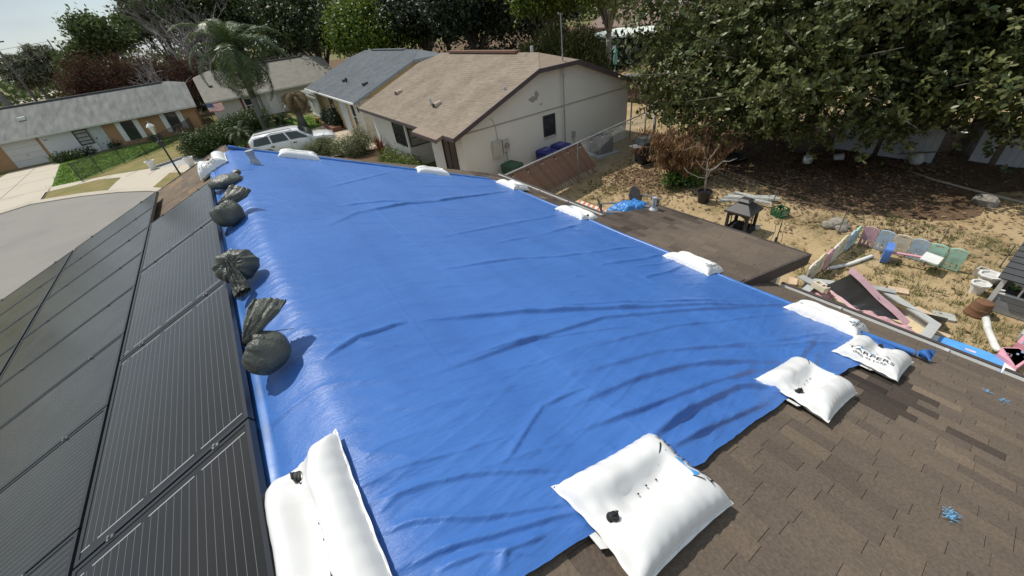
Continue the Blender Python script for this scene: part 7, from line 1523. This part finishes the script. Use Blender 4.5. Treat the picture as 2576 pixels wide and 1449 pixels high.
palm('queen_palm', 'tall queen palm with drooping feathery fronds rising from the hedge', (2.55, 39.4, 0), [(0, 0, 0), (.02, 0, 1.6), (.10, 0, 3.4), (.16, 0, 5.0), (.17, 0, 5.7)], [.30, .25, .22, .20, .15], 4.3, 30, .78, 5, M_palm, lo=-.45, hi=1.5, sag=.5, extra=3, width=.075, droop=1.75)
palm('pygmy_palm', 'bushy date palm sprouting from the hedge near the far tarp corner', (.55, 35.4, 0), [(0, 0, 0), (0, 0, .5), (.02, 0, 1.0)], [.13, .12, .10], 1.35, 26, .26, 7, leafmat('date_palm_leaf', (.07, .095, .035), (.12, .14, .06), .45, .4, .3, .15), lo=-.5, hi=1.4, width=.025)
palm('drooping_palm', 'palm with a thatch of dry brown drooping fronds and a swollen trunk beside the paving', (5.2, 38.4, 0), [(0, 0, 0), (.0, 0, .7), (.05, 0, 1.6), (.1, 0, 2.3)], [.40, .27, .21, .18], 1.9, 24, .40, 8, M_palmd, lo=-1.1, hi=.9, width=.04)
palm('date_palm', 'low green palm clump in the shade beside the drooping brown palm', (3.7, 38.6, 0), [(0, 0, 0), (0, 0, .6)], [.16, .13], 1.7, 26, .34, 9, M_palm, lo=-.2, hi=1.45, width=.035)
for q, (x, y, h, R_, lab) in enumerate(((-21.0, 98, 7.6, 2.9, 'shaggy cabbage palm behind the left end of the white house'), (-18.4, 98, 8.3, 2.9, 'cabbage palm touching the withered tree on its left side'), (-16.2, 61.5, 9.5, 1.5, 'cabbage palm trunk rising right behind the low roof at the left edge'))):
    t = thing('cabbage_palm', lab, 'palm tree', (x if q < 2 else -16.2, y, 0), 0, 'cabbage palms behind the white house'); mb = MB(); hh = h - 1.2; mb.tube([(0, 0, 0), (.1, 0, hh * .5), (0, 0, hh)], [.30, .24, .22], 9); obj('trunk', mb, M_trk, t, smooth=True)
    rs = np.random.RandomState(70 + q); P, O = lobe_points([(0, 0, hh + .2, R_, R_, R_ * .8)], 5200, rs, .2, 40, .5); V, F = leaf_quads(P, rs, .75 if q < 2 else .55, .16, .2, O, .5); obj('crown', np_mesh('crown', V, F, leafmat('cabbage_leaf', (.13, .145, .085), (.22, .23, .145), .5, .5, .35, .15)), None, t)

# ---- shrubs
def shrub(name, label, lobes, n, L, m, seed, base=None, asp=.5, up=.4, clump=.12, cpt=16, shell=.4, stems=8, cat='shrub', droop=0, group=None):
    rs = np.random.RandomState(seed); b = base or (lobes[0][0], lobes[0][1], 0); t = world_thing(name, label, cat, b, group); mb = MB()
    for k in range(stems):
        l = lobes[k % len(lobes)]; s = Vector((l[0] + rs.normal() * .12, l[1] + rs.normal() * .12, 0)); e = Vector((l[0] + rs.normal() * l[3] * .4, l[1] + rs.normal() * l[4] * .4, l[2] + l[5] * .5)); mb.tube([s, s.lerp(e, .5) + Vector((rs.normal() * .08, rs.normal() * .08, 0)), e], [.025, .018, .006], 5)
    obj('stem', mb, M_bark, t)
    P, O = lobe_points(lobes, n, rs, clump, cpt, shell); k = P[:, 2] > .02; V, F = leaf_quads(P[k], rs, L, asp, up, O[k], droop); obj('foliage', np_mesh('foliage', V - np.array(b), F, m), None, t); return t
M_hedge = leafmat('hedge_leaf', (.040, .068, .016), (.085, .120, .030), .5, .3, .35, .2)
hl = []
for i in range(12):
    t_ = i / 11; x = -2.4 + 5.0 * t_; y = 36.2 + 7.0 * t_; hl.append((x, y, .75, .95, .95, .85))
for i in range(5): hl.append((-1.9 + .55 * i, 36.0 + .9 * i, .55, .8, .8, .6))
shrub('hedge', 'long clipped green hedge running past the palm trunk behind the far tarp corner', hl, 42000, .14, M_hedge, 31, asp=.45, up=.5, clump=.14, cat='hedge', stems=18)
M_rose = leafmat('rosemary_leaf', (.10, .125, .055), (.175, .195, .095), .6, .25, .35, .25)
shrub('bush', 'loose grey green bush in front of the white car bonnet', [(4.05, 27.0, .45, .65, .65, .5), (4.6, 27.3, .5, .55, .55, .45), (3.6, 27.6, .35, .5, .5, .35)], 5200, .12, M_rose, 32, asp=.25, up=.8, clump=.12)
shrub('bush', 'taller grey green bush between the white car and the cream house', [(5.5, 25.0, .55, .75, .75, .6), (6.0, 24.8, .7, .6, .6, .6), (5.1, 25.9, .45, .7, .7, .5), (6.3, 25.6, .8, .5, .5, .6)], 7600, .12, M_rose, 33, asp=.25, up=.8, clump=.13)
shrub('bush', 'low bright green bush under the bay window of the cream house', [(6.3, 19.7, .35, .7, .7, .45), (6.5, 18.7, .35, .6, .6, .4), (6.2, 20.8, .4, .6, .6, .5), (6.6, 17.8, .25, .5, .5, .3)], 6500, .09, leafmat('bright_shrub', (.10, .15, .03), (.17, .21, .05), .5, .3, .3, .3), 34, asp=.55)
def spikes(name, label, base, n, L_, m, seed, spread=.5, w=.05, cat='plant', curl=.3):
    rnd = random.Random(seed); t = thing(name, label, cat, base); mb = MB()
    for k in range(n):
        a = rnd.random() * 6.283; s = spread * (.3 + rnd.random()); d = Vector((math.cos(a) * s, math.sin(a) * s, 1)).normalized(); l = L_ * rnd.uniform(.6, 1.1); e = Vector((-math.sin(a), math.cos(a), 0)) * w / 2; p = Vector((rnd.gauss(0, .05), rnd.gauss(0, .05), 0)); q = p + d * l * .6; r = p + d * l + Vector((math.cos(a), math.sin(a), -1)) * l * curl * rnd.random()
        mb.add([p - e * .6, p + e * .6, q + e, q - e, r], [(0, 1, 2, 3), (3, 2, 4)])
    obj('leaves', mb, m, t); return t
M_cord = leafmat('cordyline_leaf', (.10, .030, .022), (.17, .055, .035), .5, .3, .3, .2)
spikes('cordyline', 'dark red spiky cordyline at the corner of the cream house bay', (6.55, 23.0, 0), 46, 1.25, M_cord, 3, .45, .08)
spikes('cordyline', 'small spray of dry tan stems in the bed left of the cream house', (6.2, 22.0, 0), 22, .6, M_palmd, 4, 1.2, .05)
spikes('yucca', 'green yucca clump with drooping yellowish leaves in front of the pale house', (6.2, 47.5, .6), 90, 1.3, leafmat('yucca_leaf', (.12, .15, .05), (.22, .24, .10), .5, .4, .3, .15), 5, .9, .09, curl=.9)
t = bpy.data.objects['yucca']; mb = MB(); mb.tube([(0, 0, -.6), (0, 0, .1)], [.2, .15], 8); obj('stem', mb, M_trk, t)
spikes('yucca', 'second yucca clump with drooping leaves beside the pergola', (7.3, 46.6, .7), 80, 1.25, bpy.data.materials['yucca_leaf'], 6, .9, .09, curl=.9); t = bpy.data.objects['yucca.001']; mb = MB(); mb.tube([(0, 0, -.7), (0, 0, .1)], [.2, .15], 8); obj('stem', mb, M_trk, t)
for k, (x, y) in enumerate(((6.4, 38.6), (6.9, 38.3))): spikes('bromeliad', ['yellow leaved bromeliad in a pot by the pergola', 'second yellow bromeliad nearer to the green box'][k], (x, y, .25), 26, .42, mat('yellow_leaf', (.45, .34, .03), .5, island=.25), 8 + k, .9, .07); mb = MB(); mb.lathe((0, 0, -.25), [(.12, 0), (.17, .26), (.0, .25)], 10); obj('pot', mb, M_clay, bpy.data.objects['bromeliad' + ('.001' if k else '')])
shrub('bush', 'dark green shrub against the front wall of the ochre house', [(7.0, 34.6, .7, .5, .9, .7), (6.9, 36.2, .6, .45, .7, .6)], 4000, .14, M_oakd, 36)
pbx = thing('planter_box', 'long red brown brick planter along the front of the ochre house', 'planter', (6.75, 35.2, 0)); mb = MB(); mb.box((-.4, -1.9, 0), (.3, 1.9, .32)); obj('box', mb, mat('brick_red', (.19, .085, .055), .9, var=.25, scale=9), pbx)
shrub('bush', 'low rounded green shrub by the garage drive of the white house', [(-12.0, 48.5, .3, .8, .5, .35), (-11.2, 48.6, .3, .7, .5, .3)], 2600, .12, M_hedge, 37)
for k, (x, y, s) in enumerate(((-10.3, 48.7, .5), (-8.6, 49.3, .4), (-5.6, 48.6, .45), (-3.4, 48.8, .5))): shrub('bush', ['thin dark shrub under the barred window of the white house', 'small dark plant beside the pale front door', 'small bluish plant below the shuttered window', 'pinkish shrub below the second shuttered window'][k], [(x, y, s * .7, s, s * .8, s * .6)], 700, .12, (M_oakd, M_oakd, M_oak, leafmat('pinkish_leaf', (.25, .14, .11), (.34, .2, .15), .6, .2, .3, .2))[k], 50 + k)
spikes('bromeliad', 'orange leaved plant in the red mulch bed', (-2.75, 37.9, .05), 40, .7, mat('orange_leaf', (.42, .20, .03), .6, island=.3), 12, .9, .06)

# dead shrub, potted dead tree, green plant
def dead_shrub(label, base, H, rad, seed, nleaf, trunks=5):
    rnd = random.Random(seed); t = world_thing('dead_shrub', label, 'shrub', base); mb = MB(); tips = []; b = Vector(base)
    for k in range(trunks):
        a = rnd.random() * 6.283; p = b + Vector((math.cos(a) * .10, math.sin(a) * .10, 0)); d = Vector((math.cos(a) * .22, math.sin(a) * .22, 1)).normalized(); pts = [p]
        for i in range(5): d = (d + Vector((rnd.gauss(0, .16), rnd.gauss(0, .16), .04))).normalized(); pts.append(pts[-1] + d * H / 6)
        mb.tube(pts, [.035, .03, .024, .018, .012, .006], 6)
        for i in range(2, 6):
            for _ in range(5):
                e = pts[i] + Vector((rnd.gauss(0, rad), rnd.gauss(0, rad), rnd.uniform(-.05, .5) * H * .35)); mb.tube([pts[i], pts[i].lerp(e, .5) + Vector((0, 0, .06)), e], [.010, .007, .003], 4); tips.append((pts[i], e))
    obj('branches', mb, mat('dead_branch', (.24, .18, .13), .9, var=.25), t, smooth=True); rs = np.random.RandomState(seed); P = []
    for _ in range(nleaf): s, e = rnd.choice(tips); P.append(tuple(s.lerp(e, rnd.uniform(.35, 1.05)) + Vector((rnd.gauss(0, .06), rnd.gauss(0, .06), rnd.gauss(-.07, .08)))))
    V, F = leaf_quads(np.array(P), rs, .17, .22, -.2, None, 1.6); obj('dead_leaves', np_mesh('dead_leaves', V - np.array(base), F, leafmat('crisp_leaf', (.20, .115, .055), (.34, .215, .12), .75, .2, .45, .25)), None, t); return t
dead_shrub('tall dead shrub hung with crisp brown leaves beside the barbecue', (12.85, 8.25, 0), 2.2, .36, 2, 5200)
dead_shrub('second dead shrub with brown leaves right behind the potted bare tree', (13.6, 8.1, 0), 1.9, .36, 6, 3000, 4)
shrub('plant', 'fresh green plant growing at the foot of the dead shrub', [(12.45, 8.25, .28, .28, .28, .25), (12.95, 7.85, .32, .3, .3, .3)], 900, .15, leafmat('fresh_leaf', (.07, .15, .022), (.12, .21, .04), .4, .4, .3, .3), 38, cat='plant')
pt_ = thing('potted_tree', 'bare pale branched tree in a black nursery pot', 'potted tree', (12.06, 6.72, 0)); mb = MB(); mb.lathe((0, 0, 0), [(.17, 0), (.22, .36), (.24, .37), (.24, .40), (.21, .40), (.20, .34)], 20); obj('pot', mb, M_blackplastic, pt_, smooth=True, angle=40); mb = MB(); mb.lathe((0, 0, .33), [(.205, 0), (0, .01)], 14); obj('soil', mb, MATS['soil'], pt_)
mb = MB(); P_ = [(0, 0, .3), (-.02, .02, .7), (-.06, .02, 1.1), (-.10, .05, 1.45)]; mb.tube(P_, [.032, .028, .022, .014], 8)
for s, e in (((-.03, .02, .85), (-.42, .35, 1.05)), ((-.03, .02, .85), (.30, .12, .98)), ((-.06, .02, 1.1), (.34, -.22, 1.35)), ((-.06, .02, 1.1), (-.35, .3, 1.5)), ((-.10, .05, 1.45), (.12, -.1, 1.85)), ((-.1, .05, 1.45), (-.3, .15, 1.9)), ((.30, .12, .98), (.62, -.05, 1.2)), ((-.42, .35, 1.05), (-.55, .55, 1.25)), ((.34, -.22, 1.35), (.62, -.5, 1.42))): s, e = Vector(s), Vector(e); mb.tube([s, s.lerp(e, .5) + Vector((0, 0, -.05)), e], [.018, .013, .005], 6)
obj('branches', mb, M_barkp, pt_, smooth=True)

# ---- scattered ground cover: grass tufts and fallen leaves
rs = np.random.RandomState(3)
def ok_yard(x, y): return (x > 6.4) & (np.hypot(x - 8.8, y - 1.21) > 1.28)
n = 5200; cx = rs.uniform(6.3, 14.5, n); cy = rs.uniform(-4, 11, n); w = fbm(cx * .9, cy * .9, 5) + .25 * (cy < 2.5) + .10 * (cx < 10.5) * (cy < 1) - .10 * (cx > 11) * (cy > 2.7); k = (w > .06) & ok_yard(cx, cy); cx, cy = cx[k], cy[k]
m = 12; bx = np.repeat(cx, m) + rs.normal(size=len(cx) * m) * .05; by = np.repeat(cy, m) + rs.normal(size=len(cx) * m) * .05; a = rs.random(len(bx)) * 6.283; l = .05 + .06 * rs.random(len(bx)); dx, dy = np.cos(a), np.sin(a); tl = .8 * rs.random(len(bx))
V = np.stack([np.stack([bx - dy * .006, by + dx * .006, np.full_like(bx, .003)], 1), np.stack([bx + dy * .006, by - dx * .006, np.full_like(bx, .003)], 1), np.stack([bx + dx * l * tl, by + dy * l * tl, l], 1)], 1).reshape(-1, 3)
o = bpy.data.objects.new('grass', np_mesh('grass', V, np.arange(len(V)).reshape(-1, 3), leafmat('yard_grass', (.09, .125, .03), (.20, .20, .07), .7, .2, .35, .3))); C.objects.link(o); tag(o, 'patchy short grass tufts over the sandy back yard', 'grass', kind='stuff')
def inpoly(x, y, P):
    r = np.zeros(x.shape, bool); j = len(P) - 1
    for i in range(len(P)):
        (xi, yi), (xj, yj) = P[i], P[j]; r ^= ((yi > y) != (yj > y)) & (x < (xj - xi) * (y - yi) / (yj - yi + 1e-12) + xi); j = i
    return r
n = 14000; cx = rs.uniform(-12.5, 7, n); cy = rs.uniform(28, 54, n); w = fbm(cx * .6, cy * .6, 8)
k = (w > -.15) & (inpoly(cx, cy, [(-12.2, 48.4), (-9.5, 48.6), (-3.0, 49.2), (-3.7, 46.8), (-4.9, 44.2), (-6.1, 42.4), (-7.4, 41.0), (-8.6, 39.5), (-9.4, 38.1), (-10.9, 38.4), (-12.0, 47.5)]) | inpoly(cx, cy, [(-1.0, 28.3), (4.6, 28.3), (5.2, 31), (4.8, 36.2), (6.8, 37.8), (6.8, 43), (-1.0, 46), (-1.5, 40)])); cx, cy = cx[k], cy[k]
m = 5; bx = np.repeat(cx, m) + rs.normal(size=len(cx) * m) * .12; by = np.repeat(cy, m) + rs.normal(size=len(cx) * m) * .12; a = rs.random(len(bx)) * 6.283; l = .06 + .06 * rs.random(len(bx)); dx, dy = np.cos(a), np.sin(a)
V = np.stack([np.stack([bx - dy * .02, by + dx * .02, np.full_like(bx, .008)], 1), np.stack([bx + dy * .02, by - dx * .02, np.full_like(bx, .008)], 1), np.stack([bx + dx * l * .5, by + dy * l * .5, l], 1)], 1).reshape(-1, 3)
o = bpy.data.objects.new('grass', np_mesh('grass', V, np.arange(len(V)).reshape(-1, 3), leafmat('lawn_blade', (.085, .16, .025), (.14, .22, .04), .6, .2, .3, .35))); C.objects.link(o); tag(o, 'green lawn grass in front of the white house and beside the car', 'grass', kind='stuff')
n = 11000; ang = rs.random(n) * 6.283; rad = np.abs(rs.normal(size=n)) * 3.6 + .0; px = 18.2 + rad * np.cos(ang) * 1.25; py = 5.0 + rad * np.sin(ang) * 1.5; px2 = rs.normal(size=2600) * 1.0 + 12.6; py2 = rs.normal(size=2600) * .9 + 9.4; px3 = rs.normal(size=700) * 1.3 + 14.2; py3 = rs.normal(size=700) * 2.2 + 5.5
px = np.concatenate([px, px2, px3]); py = np.concatenate([py, py2, py3]); k = (px > 6.5) & ok_yard(px, py); P = np.stack([px[k], py[k], .02 + .03 * rs.random(k.sum())], 1)
V, F = leaf_quads(P, rs, .12, .45, 2.2, None, 0); o = bpy.data.objects.new('fallen_leaves', np_mesh('fallen_leaves', V, F, leafmat('fallen_leaf', (.11, .062, .036), (.30, .21, .125), .8, .2, .5, .1))); C.objects.link(o); tag(o, 'fallen brown leaves strewn under the magnolia and round the dead shrub', 'leaves', kind='stuff')
# far left: boundary fence, roofs and road side
ff = world_thing('wooden_fence', 'long pale board fence beside the far road at the left edge', 'fence', (-50.5, 200, 0)); mb = MB(); mb.box((-50.6, 120, 0), (-50.4, 300, 1.8)); obj('boards', mb, mat('far_fence', (.30, .27, .25), .9, var=.15, scale=.5), ff)
for k, (x, y, lab) in enumerate(((-62, 178, 'distant low house with grey roof beyond the far fence'), (-66, 205, 'second distant grey roofed house beyond the far fence'))):
    t = thing('house', lab, 'house', (x, y, 0)); mb, *_ = clipped_roof(-7, 7, -9, 9, 2.6, 5.0, 4.9, .4); obj('roof', mb, mat('far_grey_roof', (.20, .20, .21), .9), t); mb = MB(); mb.box((-6.4, -8.4, 0), (6.4, 8.4, 2.55)); obj('wall', mb, mat('far_wall', (.42, .40, .38), .9), t)
for k, (x, y) in enumerate(((9.4, 92), (8.2, 80))):
    t = thing('parked_car', ['small distant silver car beyond the beige roof', 'distant white car lower down beyond the beige roof'][k], 'car', (x, y, 0), 1.2); mb = MB(); mb.prism([(-2.1, .35), (2.1, .35), (2.1, .8), (1.1, .9), (.6, 1.4), (-1.2, 1.4), (-1.8, .9), (-2.1, .85)], 'y', -.85, .85); obj('body', mb, M_carw, t)
    for sx in (-1.3, 1.3):
        for sy in (-.82, .82): mb = MB(); mb.lathe((0, 0, 0), [(.33, -.1), (.33, .1)], 14); obj('wheel', mtx(mb, Matrix.Translation((sx, sy, .33)) @ Matrix.Rotation(R(90), 4, 'X')), M_tyre, t)
    mb = MB(); mb.prism([(-1.55, .95), (.9, .95), (.5, 1.33), (-1.1, 1.33)], 'y', -.86, .86); obj('window', mb, M_carglass, t)
